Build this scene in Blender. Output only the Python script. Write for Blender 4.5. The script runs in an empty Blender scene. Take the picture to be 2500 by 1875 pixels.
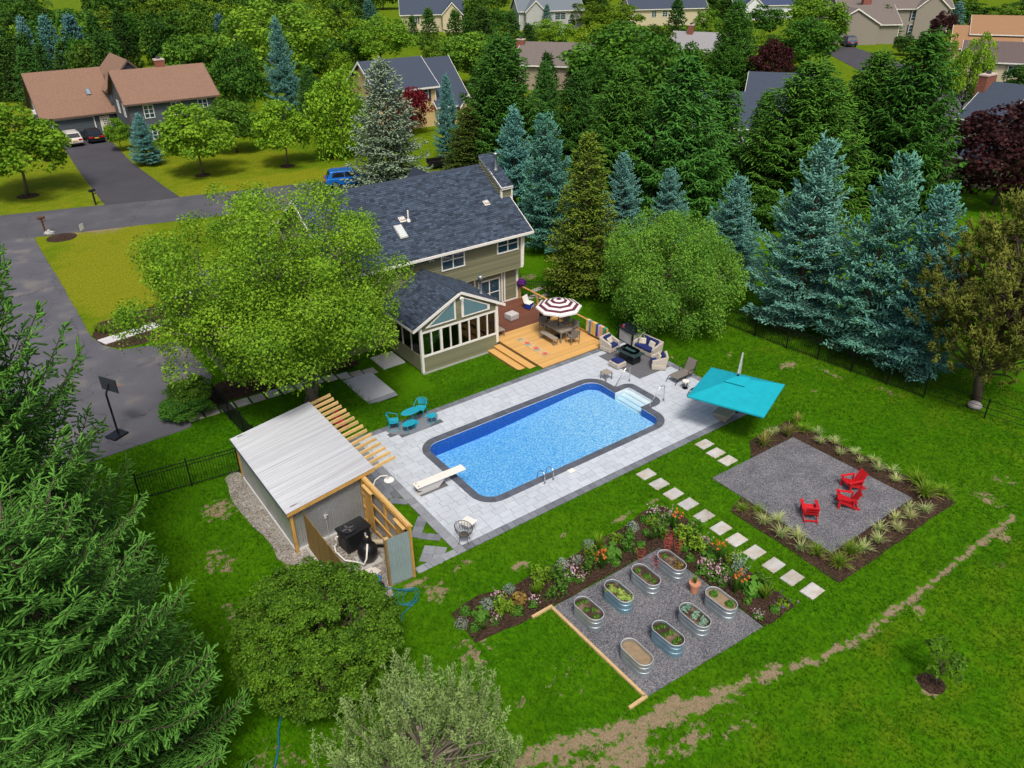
import bpy, math, random
import numpy as np
from mathutils import Vector, Matrix

# ------------------------------------------------------------------ camera, sky, sun, exposure
SC = bpy.context.scene
COL = SC.collection
PXF, PITCH, ROLL, YAW, CAMH = 1907.468, 0.5177005, -0.0148773, 0.9498621, 20.847
PW, PH = 2500.0, 1875.0
_fw = Vector((math.cos(YAW)*math.cos(PITCH), math.sin(YAW)*math.cos(PITCH), -math.sin(PITCH)))
_r0 = Vector((math.sin(YAW), -math.cos(YAW), 0)); _u0 = _r0.cross(_fw)
_rt = _r0*math.cos(ROLL) + _u0*math.sin(ROLL); _up = -_r0*math.sin(ROLL) + _u0*math.cos(ROLL)
cam = bpy.data.cameras.new('camera'); cam.sensor_width = 36.0; cam.lens = 36.0*PXF/PW
cam.clip_start = 0.5; cam.clip_end = 3000.0
camo = bpy.data.objects.new('camera', cam); COL.objects.link(camo); SC.camera = camo
_m = Matrix.Identity(4)
for _i in range(3):
    _m[_i][0] = _rt[_i]; _m[_i][1] = _up[_i]; _m[_i][2] = -_fw[_i]
_m[2][3] = CAMH
camo.matrix_world = _m

SUN_EL, SUN_AZ = math.radians(57), math.radians(-118)      # azimuth of the sun, from +x anticlockwise
world = bpy.data.worlds.new('World'); SC.world = world; world.use_nodes = True
_nt = world.node_tree; _nt.nodes.clear()
_sky = _nt.nodes.new('ShaderNodeTexSky'); _sky.sky_type = 'NISHITA'; _sky.sun_disc = False
_sky.sun_elevation = SUN_EL; _sky.sun_rotation = math.pi/2 - SUN_AZ
_sky.air_density = 1.0; _sky.dust_density = 6.0; _sky.ozone_density = 1.0
_bg = _nt.nodes.new('ShaderNodeBackground'); _bg.inputs[1].default_value = 0.068
_wo = _nt.nodes.new('ShaderNodeOutputWorld')
_nt.links.new(_sky.outputs[0], _bg.inputs[0]); _nt.links.new(_bg.outputs[0], _wo.inputs[0])
sun = bpy.data.lights.new('sun', 'SUN'); sun.energy = 1.5; sun.angle = math.radians(12); sun.color = (1.0, 0.93, 0.82)
suno = bpy.data.objects.new('sun', sun); COL.objects.link(suno)
suno.rotation_euler = Vector((-math.cos(SUN_AZ)*math.cos(SUN_EL), -math.sin(SUN_AZ)*math.cos(SUN_EL), -math.sin(SUN_EL))).to_track_quat('-Z', 'Y').to_euler()
SC.view_settings.view_transform = 'Standard'; SC.view_settings.look = 'None'
SC.view_settings.exposure = 0.84; SC.view_settings.gamma = 1.0; SC.view_settings.use_curve_mapping = False
SC.cycles.use_denoising = True
SC.cycles.max_bounces = 6; SC.cycles.diffuse_bounces = 2; SC.cycles.glossy_bounces = 3
SC.cycles.transmission_bounces = 4; SC.cycles.transparent_max_bounces = 8; SC.cycles.volume_bounces = 0
SC.cycles.caustics_reflective = False; SC.cycles.caustics_refractive = False
SC.cycles.sample_clamp_indirect = 6.0

# ------------------------------------------------------------------ pixel -> place
def ray(px, py):
    return _fw + _rt*((px-PW/2)/PXF) + _up*(-(py-PH/2)/PXF)
def G(px, py, z=0.0):                      # point on the level plane z seen at that pixel of the photograph
    d = ray(px, py); t = (z-CAMH)/d.z
    return (d.x*t, d.y*t)
def pix(x, y, z):
    d = Vector((x, y, z-CAMH)); w = d.dot(_fw)
    return PW/2 + PXF*d.dot(_rt)/w, PH/2 - PXF*d.dot(_up)/w
def HT(x, y, ty):                          # height of a thing standing at (x, y) whose top shows at pixel row ty
    lo, hi = 0.0, 60.0
    for _ in range(40):
        m = (lo+hi)/2
        if pix(x, y, m)[1] > ty: lo = m
        else: hi = m
    return lo
def ppm(x, y, z=0.0):                      # photograph pixels per metre at that place
    return PXF/Vector((x, y, z-CAMH)).dot(_fw)

# ------------------------------------------------------------------ materials
MATS = {}
def _nn(nt, t, **kw):
    n = nt.nodes.new(t)
    for k, v in kw.items(): setattr(n, k, v)
    return n
def _rgba(c): return (c[0], c[1], c[2], 1.0)
def M(name, col, rough=.65, metal=0.0, var=.12, sc=3.0, bump=0.0, bsc=60.0, obj=0.0, spec=.4, stretch=None, col2=None, c2s=2.0, c2t=.55):
    if name in MATS: return MATS[name]
    m = bpy.data.materials.new(name); m.use_nodes = True; nt = m.node_tree; L = nt.links
    b = nt.nodes['Principled BSDF']; b.inputs['Roughness'].default_value = rough; b.inputs['Metallic'].default_value = metal
    b.inputs['Specular IOR Level'].default_value = spec
    tc = _nn(nt, 'ShaderNodeTexCoord'); src = tc.outputs['Object']
    if stretch:
        mp = _nn(nt, 'ShaderNodeMapping'); mp.inputs['Scale'].default_value = stretch; L.new(src, mp.inputs[0]); src = mp.outputs[0]
    oi = _nn(nt, 'ShaderNodeObjectInfo')
    add = _nn(nt, 'ShaderNodeVectorMath', operation='ADD'); L.new(src, add.inputs[0])
    sc1 = _nn(nt, 'ShaderNodeMath', operation='MULTIPLY'); L.new(oi.outputs['Random'], sc1.inputs[0]); sc1.inputs[1].default_value = 37.0
    L.new(sc1.outputs[0], add.inputs[1]); src = add.outputs[0]
    no = _nn(nt, 'ShaderNodeTexNoise'); no.inputs['Scale'].default_value = sc; no.inputs['Detail'].default_value = 5; L.new(src, no.inputs['Vector'])
    mr = _nn(nt, 'ShaderNodeMapRange'); mr.inputs['From Min'].default_value = .25; mr.inputs['From Max'].default_value = .75
    mr.inputs['To Min'].default_value = 1-var; mr.inputs['To Max'].default_value = 1+var; L.new(no.outputs[0], mr.inputs[0]); val = mr.outputs[0]
    if obj:
        mo = _nn(nt, 'ShaderNodeMapRange'); mo.inputs['To Min'].default_value = 1-obj; mo.inputs['To Max'].default_value = 1+obj; L.new(oi.outputs['Random'], mo.inputs[0])
        mu = _nn(nt, 'ShaderNodeMath', operation='MULTIPLY'); L.new(val, mu.inputs[0]); L.new(mo.outputs[0], mu.inputs[1]); val = mu.outputs[0]
    hs = _nn(nt, 'ShaderNodeHueSaturation'); L.new(val, hs.inputs['Value']); hs.inputs['Color'].default_value = _rgba(col)
    if col2:
        n2 = _nn(nt, 'ShaderNodeTexNoise'); n2.inputs['Scale'].default_value = c2s; n2.inputs['Detail'].default_value = 6; L.new(src, n2.inputs['Vector'])
        r2 = _nn(nt, 'ShaderNodeMapRange'); r2.inputs['From Min'].default_value = c2t-.06; r2.inputs['From Max'].default_value = c2t+.06; L.new(n2.outputs[0], r2.inputs[0])
        mx = _nn(nt, 'ShaderNodeMix', data_type='RGBA'); L.new(r2.outputs[0], mx.inputs[0]); mx.inputs[6].default_value = _rgba(col); mx.inputs[7].default_value = _rgba(col2)
        L.new(mx.outputs[2], hs.inputs['Color'])
    L.new(hs.outputs[0], b.inputs['Base Color'])
    if bump:
        nb = _nn(nt, 'ShaderNodeTexNoise'); nb.inputs['Scale'].default_value = bsc; nb.inputs['Detail'].default_value = 4; L.new(src, nb.inputs['Vector'])
        bu = _nn(nt, 'ShaderNodeBump'); bu.inputs['Strength'].default_value = bump; bu.inputs['Distance'].default_value = .02
        L.new(nb.outputs[0], bu.inputs['Height']); L.new(bu.outputs[0], b.inputs['Normal'])
    MATS[name] = m; return m
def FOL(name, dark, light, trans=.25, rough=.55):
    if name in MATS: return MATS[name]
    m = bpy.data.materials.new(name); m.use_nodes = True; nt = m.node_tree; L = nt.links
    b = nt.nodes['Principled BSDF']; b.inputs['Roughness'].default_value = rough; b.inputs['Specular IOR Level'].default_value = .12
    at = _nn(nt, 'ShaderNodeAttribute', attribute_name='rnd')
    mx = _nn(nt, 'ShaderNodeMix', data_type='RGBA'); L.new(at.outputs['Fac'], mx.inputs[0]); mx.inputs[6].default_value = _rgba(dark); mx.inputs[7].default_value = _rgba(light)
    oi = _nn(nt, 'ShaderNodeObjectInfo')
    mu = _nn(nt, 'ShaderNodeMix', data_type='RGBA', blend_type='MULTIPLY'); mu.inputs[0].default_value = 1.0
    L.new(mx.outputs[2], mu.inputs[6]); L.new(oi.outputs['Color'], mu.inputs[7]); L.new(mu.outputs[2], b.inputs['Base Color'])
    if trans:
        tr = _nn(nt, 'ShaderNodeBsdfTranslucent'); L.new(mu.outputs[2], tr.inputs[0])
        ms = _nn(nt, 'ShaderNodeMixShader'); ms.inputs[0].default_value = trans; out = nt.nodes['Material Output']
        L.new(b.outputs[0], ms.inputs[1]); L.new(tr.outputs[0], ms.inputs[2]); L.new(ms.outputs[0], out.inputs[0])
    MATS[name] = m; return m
def GLASS(name, col, rough=.05):
    if name in MATS: return MATS[name]
    m = M(name, col, rough, 0, .05); m.node_tree.nodes['Principled BSDF'].inputs['Specular IOR Level'].default_value = .8; return m

# ------------------------------------------------------------------ mesh building
class MB:
    def __init__(s): s.v = []; s.f = []
    def add(s, vs, fs):
        n = len(s.v); s.v += [tuple(q) for q in vs]; s.f += [tuple(i+n for i in f) for f in fs]; return s
    def box(s, x0, x1, y0, y1, z0, z1):
        return s.add([(x0,y0,z0),(x1,y0,z0),(x1,y1,z0),(x0,y1,z0),(x0,y0,z1),(x1,y0,z1),(x1,y1,z1),(x0,y1,z1)],
                     [(0,3,2,1),(4,5,6,7),(0,1,5,4),(1,2,6,5),(2,3,7,6),(3,0,4,7)])
    def cbox(s, c, d, rz=0, ry=0, rx=0):
        R = Matrix.Rotation(rz,3,'Z') @ Matrix.Rotation(ry,3,'Y') @ Matrix.Rotation(rx,3,'X'); c = Vector(c); vs = []
        for z in (-.5,.5):
            for x,y in ((-.5,-.5),(.5,-.5),(.5,.5),(-.5,.5)): vs.append(c + R @ Vector((x*d[0],y*d[1],z*d[2])))
        return s.add(vs, [(0,3,2,1),(4,5,6,7),(0,1,5,4),(1,2,6,5),(2,3,7,6),(3,0,4,7)])
    def bar(s, a, b, w, t, up=(0,0,1)):              # a rectangular bar from a to b, w wide, t thick along "up"
        a = Vector(a); b = Vector(b); d = (b-a).normalized(); u = Vector(up); r = d.cross(u)
        if r.length < 1e-4: r = d.cross(Vector((1,0,0)))
        r.normalize(); u = r.cross(d); vs = []
        for q in (a, b):
            for i,j in ((-.5,-.5),(.5,-.5),(.5,.5),(-.5,.5)): vs.append(q + r*(i*w) + u*(j*t))
        return s.add(vs, [(0,1,2,3),(7,6,5,4),(0,4,5,1),(1,5,6,2),(2,6,7,3),(3,7,4,0)])
    def tube(s, path, r, n=8, cap=True):
        P = [Vector(q) for q in path]; k = len(P); rs = r if isinstance(r,(list,tuple)) else [r]*k; vs = []; prev = None
        for i in range(k):
            d = (P[min(i+1,k-1)]-P[max(i-1,0)]).normalized()
            a = prev - d*prev.dot(d) if prev is not None else d.cross(Vector((0,0,1)) if abs(d.z)<.9 else Vector((1,0,0)))
            a.normalize(); prev = a; b = d.cross(a)
            for j in range(n):
                t = 2*math.pi*j/n; vs.append(P[i] + (a*math.cos(t)+b*math.sin(t))*rs[i])
        fs = [(i*n+j, i*n+(j+1)%n, (i+1)*n+(j+1)%n, (i+1)*n+j) for i in range(k-1) for j in range(n)]
        if cap: fs += [tuple(range(n-1,-1,-1)), tuple((k-1)*n+j for j in range(n))]
        return s.add(vs, fs)
    def prism(s, poly, z0, z1):
        n = len(poly); a = sum(poly[i][0]*poly[(i+1)%n][1]-poly[(i+1)%n][0]*poly[i][1] for i in range(n))
        if a < 0: poly = poly[::-1]
        return s.add([(x,y,z0) for x,y in poly]+[(x,y,z1) for x,y in poly],
                     [tuple(range(n-1,-1,-1)), tuple(range(n,2*n))]+[(i,(i+1)%n,n+(i+1)%n,n+i) for i in range(n)])
    def prism3(s, poly, off):                        # planar 3-D polygon swept by a vector
        n = len(poly); o = Vector(off); P = [Vector(q) for q in poly]
        return s.add(P+[q+o for q in P], [tuple(range(n)), tuple(range(2*n-1,n-1,-1))]+[(i,n+i,n+(i+1)%n,(i+1)%n) for i in range(n)])
    def lathe(s, prof, n=16, c=(0,0,0), sx=1, sy=1):
        vs = []; k = len(prof)
        for r,z in prof:
            for j in range(n):
                t = 2*math.pi*j/n; vs.append((c[0]+r*sx*math.cos(t), c[1]+r*sy*math.sin(t), c[2]+z))
        fs = [(i*n+j, i*n+(j+1)%n, (i+1)*n+(j+1)%n, (i+1)*n+j) for i in range(k-1) for j in range(n)]
        fs += [tuple(range(n-1,-1,-1)), tuple((k-1)*n+j for j in range(n))]
        return s.add(vs, fs)
    def mesh(s, name, mat, smooth=False):
        me = bpy.data.meshes.new(name); me.from_pydata(s.v, [], s.f); me.materials.append(mat)
        if smooth: me.shade_smooth()
        me.update(); return me
    def build(s, name, mat, parent=None, loc=None, rz=0, smooth=False, bevel=0):
        o = link(name, s.mesh(name, mat, smooth), parent, loc, rz)
        if bevel:
            md = o.modifiers.new('edge', 'BEVEL'); md.width = bevel; md.segments = 2; md.limit_method = 'ANGLE'
        return o
def link(name, data, parent=None, loc=None, rz=0, scale=None):
    o = bpy.data.objects.new(name, data); COL.objects.link(o)
    if parent is not None: o.parent = parent
    if loc is not None: o.location = (loc[0], loc[1], loc[2] if len(loc) > 2 else 0.0)
    if rz: o.rotation_euler = (0, 0, rz)
    if scale is not None: o.scale = scale
    return o
def tag(o, label=None, cat=None, group=None, kind=None):
    if label: o['label'] = label
    if cat: o['category'] = cat
    if group: o['group'] = group
    if kind: o['kind'] = kind
    return o
def thing(name, label, cat, loc=(0,0,0), rz=0, group=None, scale=None):
    return tag(link(name, None, None, loc, rz, scale), label, cat, group)
def struct(name, label=None):
    return tag(link(name, None, None, (0,0,0)), label, None, None, 'structure')
def kids(o): return [c for c in bpy.data.objects if c.parent == o]
def copy_tree(o, tree, parent=None):               # tree: {object: [children]} gathered once
    c = o.copy(); COL.objects.link(c)
    if parent is not None: c.parent = parent
    for k in tree.get(o, ()): copy_tree(k, tree, c)
    return c
def gather(o, d=None):
    d = {} if d is None else d
    ch = [c for c in bpy.data.objects if c.parent == o]; d[o] = ch
    for c in ch: gather(c, d)
    return d
ORD = 'first second third fourth fifth sixth seventh eighth ninth tenth eleventh twelfth thirteenth fourteenth fifteenth sixteenth seventeenth eighteenth nineteenth twentieth'.split()
def nth(i):
    if i < 20: return ORD[i]
    if i == 99: return 'hundredth'
    if i > 99: return 'hundred-and-'+nth(i-100)
    t, u = divmod(i+1, 10); tens = {2:'twenty',3:'thirty',4:'forty',5:'fifty',6:'sixty',7:'seventy',8:'eighty',9:'ninety'}
    return (tens[t]+'-'+ORD[u-1]) if u else tens[t].replace('ty','tieth')
def raw_mesh(name, co, faces_n, mat, rnd=None, smooth=False):
    """co (F*n,3): every face owns its n corners in order, or (co, idx) with idx (F,n)"""
    me = bpy.data.meshes.new(name)
    co, idx = co if isinstance(co, tuple) else (co, np.arange(len(co)).reshape(-1, faces_n))
    F, n = idx.shape
    me.vertices.add(len(co)); me.vertices.foreach_set('co', np.ascontiguousarray(co, dtype=np.float32).ravel())
    me.loops.add(F*n); me.loops.foreach_set('vertex_index', np.ascontiguousarray(idx, dtype=np.int32).ravel())
    me.polygons.add(F); me.polygons.foreach_set('loop_start', np.arange(0, F*n, n, dtype=np.int32))
    if rnd is not None:
        a = me.attributes.new('rnd', 'FLOAT', 'FACE'); a.data.foreach_set('value', np.ascontiguousarray(rnd, dtype=np.float32))
    me.materials.append(mat); me.update(calc_edges=True)
    if smooth: me.shade_smooth()
    return me
# ------------------------------------------------------------------ ground sheet
PX0, PX1, PY0, PY1 = 11.72, 29.87, 20.15, 30.08            # patio
rng = np.random.default_rng(7); random.seed(7)
def sstep(a, b, t): t = np.clip((t-a)/(b-a), 0, 1); return t*t*(3-2*t)
def zf(x, y):
    x = np.asarray(x, float); y = np.asarray(y, float)
    d = -0.45*sstep(12.5, 16.5, x)*(1-sstep(23.9, 25, x))*sstep(30.2, 32.0, y)*(1-sstep(41, 44, y))
    return d
def near_line(x, y, pts, w):
    best = np.full(np.shape(x), 1e9)
    for (ax, ay), (bx, by) in zip(pts[:-1], pts[1:]):
        dx, dy = bx-ax, by-ay; t = np.clip(((x-ax)*dx+(y-ay)*dy)/(dx*dx+dy*dy), 0, 1)
        best = np.minimum(best, np.hypot(x-ax-t*dx, y-ay-t*dy))
    return 1-sstep(w*.35, w, best)
def blob(x, y, cx, cy, rx, ry): return 1-sstep(.35, 1.0, np.hypot((x-cx)/rx, (y-cy)/ry))
TRENCH = [(31.9,10.3),(32.3,8.9),(31.3,8.45),(28.1,8.4),(26.4,8.45),(22.8,8.5),(20,8.5),(18,8.9),(16.6,9.4),(15.2,9.6),(12.9,10.2),(11.4,10.6),(9.8,11.3),(8.2,11.6)]
def bare_f(x, y):
    b = near_line(x, y, TRENCH[2:10], .26)*.66
    b = np.maximum(b, near_line(x, y, TRENCH[9:], .55)*.7)
    for q in ((16.9,9.3,.8,.42,.8),(13.2,10.4,.9,.5,.75),(10.9,9.9,1.9,1.1,.62),(9.2,10.6,1.3,.8,.55),(12.8,9.2,1.5,.6,.5),(14.5,8.7,1.5,.5,.4),
              (10.0,18.9,.9,.75,.55),(10.7,17.3,.8,1.3,.5),(9.6,15.8,1.3,1.0,.45),(13.3,18.2,.7,.35,.65),(11.6,19.6,1.2,.4,.45),(9.5,19.75,.8,.35,.8),
              (15.7,18.6,.45,.3,.5),(18.4,18.0,.9,.25,.6),(8.4,14.2,1.2,.9,.4),(9.4,13.2,.9,.5,.42),(11.5,13.0,1.8,1.2,.22),(20.2,18.0,.7,.25,.5),(20.3,16.0,.45,.35,.75),
              (5.1,28.6,1.2,1.2,.55),(4.1,25.4,1.0,1.5,.45),(3.6,22.0,.8,1.8,.42),(5.7,21.4,.5,1.0,.5),(6.1,23.1,.35,1.6,.45),(4.3,18.0,.8,1.2,.45),(4.2,13.6,2.4,1.3,.62),(2.5,15.6,1.3,1.6,.42),
              (6.5,12.6,1.5,1.0,.45),(33.2,25.0,.6,.3,.6),(34.8,22.2,1.0,.5,.75),(35.9,20.3,.5,1.6,.45),(33.6,19.6,.6,.3,.45),(36.6,17.2,.5,1.0,.45),(34.3,29.3,1.6,1.1,.4),
              (31.6,9.6,.7,1.2,.5),(29.6,8.0,.7,.4,.6),(27.9,7.4,.6,.5,.35),(33.4,10.0,.8,1.0,.4),(23.3,7.9,.7,.4,.55),(31.2,41.5,1.4,.8,.5),(30.9,39.6,.6,1.4,.4),(32.6,37.2,.9,.5,.45),
              (20.5,6.0,.75,.6,.85),(30.4,26.4,.25,1.3,.4),(10.0,72.3,4.5,.55,.75),(9.7,71.3,2.0,1.6,.5),(9.6,78.2,.3,2.8,.55)):
        b = np.maximum(b, blob(x, y, *q[:4])*q[4])
    return b
def dry_f(x, y):
    d = .30*sstep(41, 52, y)*(1-sstep(26, 34, x)) + .25*sstep(60, 75, y)
    d = np.maximum(d, .35*sstep(60, 70, y)); d = np.maximum(d, .8*blob(x, y, 9.5, 70, 6, 7)); d = np.maximum(d, .85*blob(x, y, 8, 60, 7, 16)); d = np.maximum(d, .6*blob(x, y, 24, 88, 16, 10))
    d = np.maximum(d, .75*near_line(x, y, [(20,78.5),(33,76.5)], 5.0)); d = np.maximum(d, .5*blob(x, y, 7, 81, 5, 4))
    d = np.maximum(d, .10*(1-sstep(7.8, 8.8, y))); d = np.maximum(d, .10*sstep(31, 37, x)*(1-sstep(40, 60, y)))
    return d
xs = np.concatenate([[-700,-350,-180,-100,-60,-40,-30,-24], np.arange(-20,44,.30), np.arange(44,100,1.5), [110,130,160,200,260,340,450,600,800]])
ys = np.concatenate([[-200,-90,-40,-20,-10,-4], np.arange(0,46,.30), np.arange(46,130,1.2), [140,160,190,230,280,350,450,600,800]])
gx, gy = np.meshgrid(xs, ys); n_y, n_x = gx.shape
und = 0.0
gz = zf(gx, gy) + und - .012
idx = np.arange(n_x*n_y).reshape(n_y, n_x)
quads = np.stack([idx[:-1,:-1], idx[:-1,1:], idx[1:,1:], idx[1:,:-1]], -1).reshape(-1, 4)
cxq = gx.ravel()[quads]; cyq = gy.ravel()[quads]
inside = (cxq.min(1) > PX0+.02) & (cxq.max(1) < PX1-.02) & (cyq.min(1) > PY0+.02) & (cyq.max(1) < PY1-.02)
quads = quads[~inside]
def lawn_material():
    m = bpy.data.materials.new('lawn'); m.use_nodes = True; nt = m.node_tree; L = nt.links
    b = nt.nodes['Principled BSDF']; b.inputs['Roughness'].default_value = .8; b.inputs['Specular IOR Level'].default_value = .03
    ge = _nn(nt, 'ShaderNodeNewGeometry'); pos = ge.outputs['Position']
    def noise(s, d=4, src=pos, stretch=None):
        if stretch:
            mp = _nn(nt, 'ShaderNodeMapping'); mp.inputs['Scale'].default_value = stretch[0]; mp.inputs['Rotation'].default_value = (0,0,stretch[1]); L.new(src, mp.inputs[0]); src = mp.outputs[0]
        n = _nn(nt, 'ShaderNodeTexNoise'); n.inputs['Scale'].default_value = s; n.inputs['Detail'].default_value = d; n.inputs['Roughness'].default_value = .62; L.new(src, n.inputs['Vector']); return n.outputs[0]
    def rng_(v, a, b_, c=0., d=1.):
        r = _nn(nt, 'ShaderNodeMapRange'); r.inputs[1].default_value = a; r.inputs[2].default_value = b_; r.inputs[3].default_value = c; r.inputs[4].default_value = d; L.new(v, r.inputs[0]); return r.outputs[0]
    def mix(f, A, B):
        x = _nn(nt, 'ShaderNodeMix', data_type='RGBA')
        if isinstance(f, float): x.inputs[0].default_value = f
        else: L.new(f, x.inputs[0])
        for s_, q in ((6, A), (7, B)):
            if isinstance(q, tuple): x.inputs[s_].default_value = _rgba(q)
            else: L.new(q, x.inputs[s_])
        return x.outputs[2]
    def math_(op, a, c):
        x = _nn(nt, 'ShaderNodeMath', operation=op)
        for i, q in ((0, a), (1, c)):
            if isinstance(q, float): x.inputs[i].default_value = q
            else: L.new(q, x.inputs[i])
        return x.outputs[0]
    fine = noise(9, 6, stretch=((1,.45,1), .35)); tuft = noise(2.6, 6); big = noise(.22, 4); spk = noise(24, 3)
    g1 = mix(rng_(fine, .36, .66), (.016,.070,.001), (.060,.205,.002))
    g2 = mix(rng_(tuft, .34, .68), (.024,.105,.001), (.078,.215,.003))
    g = mix(.5, g1, g2); g = mix(rng_(big, .36, .66, 0., .45), g, (.078,.175,.003)); g = mix(rng_(noise(.55, 3), .5, .7, 0., .45), g, (.018,.080,.001))
    ad = _nn(nt, 'ShaderNodeAttribute', attribute_name='dry'); ab = _nn(nt, 'ShaderNodeAttribute', attribute_name='bare')
    dcol = mix(rng_(fine, .3, .7), (.105,.150,.003), (.255,.255,.018)); mid = noise(.8, 5)
    dfac = rng_(math_('ADD', math_('MULTIPLY', ad.outputs['Fac'], 1.25), math_('MULTIPLY', rng_(mid, .3, .7, -.5, .5), .6)), .05, .95)
    dfac = math_('MULTIPLY', dfac, rng_(ad.outputs['Fac'], 0., .12))
    g = mix(dfac, g, dcol)
    bcol = mix(rng_(spk, .32, .7), (.175,.132,.078), (.32,.255,.165)); bn = noise(3.2, 7)
    bfac = rng_(math_('ADD', ab.outputs['Fac'], rng_(bn, .3, .72, -.62, .30)), .22, .42)
    bfac = math_('MULTIPLY', bfac, rng_(ab.outputs['Fac'], 0., .1))
    g = mix(bfac, g, bcol); L.new(g, b.inputs['Base Color'])
    bu = _nn(nt, 'ShaderNodeBump'); bu.inputs['Strength'].default_value = .9; bu.inputs['Distance'].default_value = .07
    L.new(math_('ADD', fine, math_('MULTIPLY', tuft, .8)), bu.inputs['Height']); L.new(bu.outputs[0], b.inputs['Normal'])
    return m
_gm = raw_mesh('lawn', (np.stack([gx.ravel(), gy.ravel(), gz.ravel()], 1), quads), 4, lawn_material(), smooth=True)
for nm, fn in (('dry', dry_f), ('bare', bare_f)):
    a = _gm.attributes.new(nm, 'FLOAT', 'POINT'); a.data.foreach_set('value', np.asarray(fn(gx, gy), dtype=np.float32).ravel())
tag(link('lawn', _gm), 'mown green lawn spreading around the pool and houses', None, None, 'structure')

# ------------------------------------------------------------------ roads and drives
ASPH = M('asphalt', (.080,.082,.096), .88, var=.16, sc=.45, bump=.25, bsc=90, col2=(.098,.098,.108), c2s=.3, c2t=.55)
ASPH2 = M('asphalt_dark', (.055,.054,.066), .85, var=.14, sc=.6, bump=.25, bsc=90)
ASPH3 = M('asphalt_worn', (.098,.100,.118), .9, var=.18, sc=.5, bump=.2, bsc=80, col2=(.135,.128,.125), c2s=.5, c2t=.60)
def cracks(m, s, w, f):
    nt = m.node_tree; L = nt.links; hs = [n for n in nt.nodes if n.type == 'HUE_SAT'][0]; b = nt.nodes['Principled BSDF']
    ge = _nn(nt, 'ShaderNodeNewGeometry'); no = _nn(nt, 'ShaderNodeTexNoise'); no.inputs['Scale'].default_value = 1.3; no.inputs['Detail'].default_value = 5; L.new(ge.outputs['Position'], no.inputs['Vector'])
    ad = _nn(nt, 'ShaderNodeVectorMath', operation='MULTIPLY_ADD'); L.new(no.outputs['Color'], ad.inputs[0]); ad.inputs[1].default_value = (1.6,1.6,0); L.new(ge.outputs['Position'], ad.inputs[2])
    vo = _nn(nt, 'ShaderNodeTexVoronoi', feature='DISTANCE_TO_EDGE'); vo.inputs['Scale'].default_value = s; L.new(ad.outputs[0], vo.inputs['Vector'])
    mr = _nn(nt, 'ShaderNodeMapRange'); mr.inputs[1].default_value = 0; mr.inputs[2].default_value = w; mr.inputs[3].default_value = f; mr.inputs[4].default_value = 0; L.new(vo.outputs['Distance'], mr.inputs[0])
    mx = _nn(nt, 'ShaderNodeMix', data_type='RGBA'); L.new(mr.outputs[0], mx.inputs[0]); L.new(hs.outputs[0], mx.inputs[6]); mx.inputs[7].default_value = (.03,.03,.034,1); L.new(mx.outputs[2], b.inputs['Base Color'])
cracks(ASPH, .16, .006, .8); cracks(ASPH3, .22, .008, .8)
def sheet(name, poly, z, mat, th=.03, label=None, noise=0.0, seg=.5):
    if noise:
        out = []; n = len(poly)
        for i in range(n):
            a, b = poly[i], poly[(i+1)%n]; L_ = math.dist(a, b); k = max(1, int(L_/seg))
            for j in range(k):
                t = j/k; w = noise if j else noise*.3
                out.append((a[0]+(b[0]-a[0])*t+random.uniform(-w, w), a[1]+(b[1]-a[1])*t+random.uniform(-w, w)))
        poly = out
    return tag(MB().prism(poly, z-th, z).build(name, mat), label, None, None, 'structure')
roadN = [(-90,112),(-40,95.5),(-14,87),(2.8,82),(11,79.6),(24.5,75.9),(32,74.1),(45,69.6),(62,63.0),(90,51.0),(140,30)]
roadS = [(-90,104),(-40,88),(-14,79.5),(2.2,74.0),(11.7,71.4),(24,67.8),(32,65.8),(43,62.0),(60,55.5),(88,43.5),(138,22)]
sheet('road', roadN+roadS[::-1], .012, ASPH, .05, 'grey asphalt residential road crossing behind the olive house')
sheet('neighbour_driveway', [(11.0,79.4),(17.3,77.6),(17.1,83),(16.95,95.5),(17.6,108.4),(18.8,112.6),(12.3,113.2),(12.0,103),(11.5,94)], .020, ASPH2, .05, 'dark fresh asphalt driveway of the brown-roofed house')
sheet('driveway', [(-.4,75.2),(4.3,73.4),(4.25,66),(4.3,60),(4.2,50),(4.5,48.5),(5.2,47.1),(8.5,46.2),(8.6,40.5),(6.4,37.3),(6.1,35.95),(3.9,35.8),(-2.6,35.6),(-3.0,42),(-1.2,50),(-.6,62)], .020, ASPH3, .05, 'worn grey asphalt driveway beside the big leafy tree', .04)
sheet('side_driveway', [(46,62.5),(52.5,60.3),(56,70),(57,82),(50,84),(48.5,72)], .022, ASPH, .05, 'grey driveway of the yellow house')
sheet('far_driveway', [(120,66),(131,60),(164,103),(158,108)], .03, ASPH2, .05, 'dark driveway of the tan house with the blue car')
sheet('far_road', [(60,55),(95,55),(140,70),(190,62),(190,54),(140,61),(96,47),(60,44)], .02, ASPH, .05, 'far stretch of grey road between the trees')
sheet('brick_house_driveway', [(78,46),(90,42),(100,55),(88,60)], .035, ASPH, .05, 'short grey drive beside the brick chimney house')
sheet('front_walk', [(4.4,49.3),(12,50.6),(12,49.6),(4.7,48.4)], .05, M('walk_concrete', (.55,.55,.56), .8, var=.08), .05, 'pale concrete front walk leaving the driveway')

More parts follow.
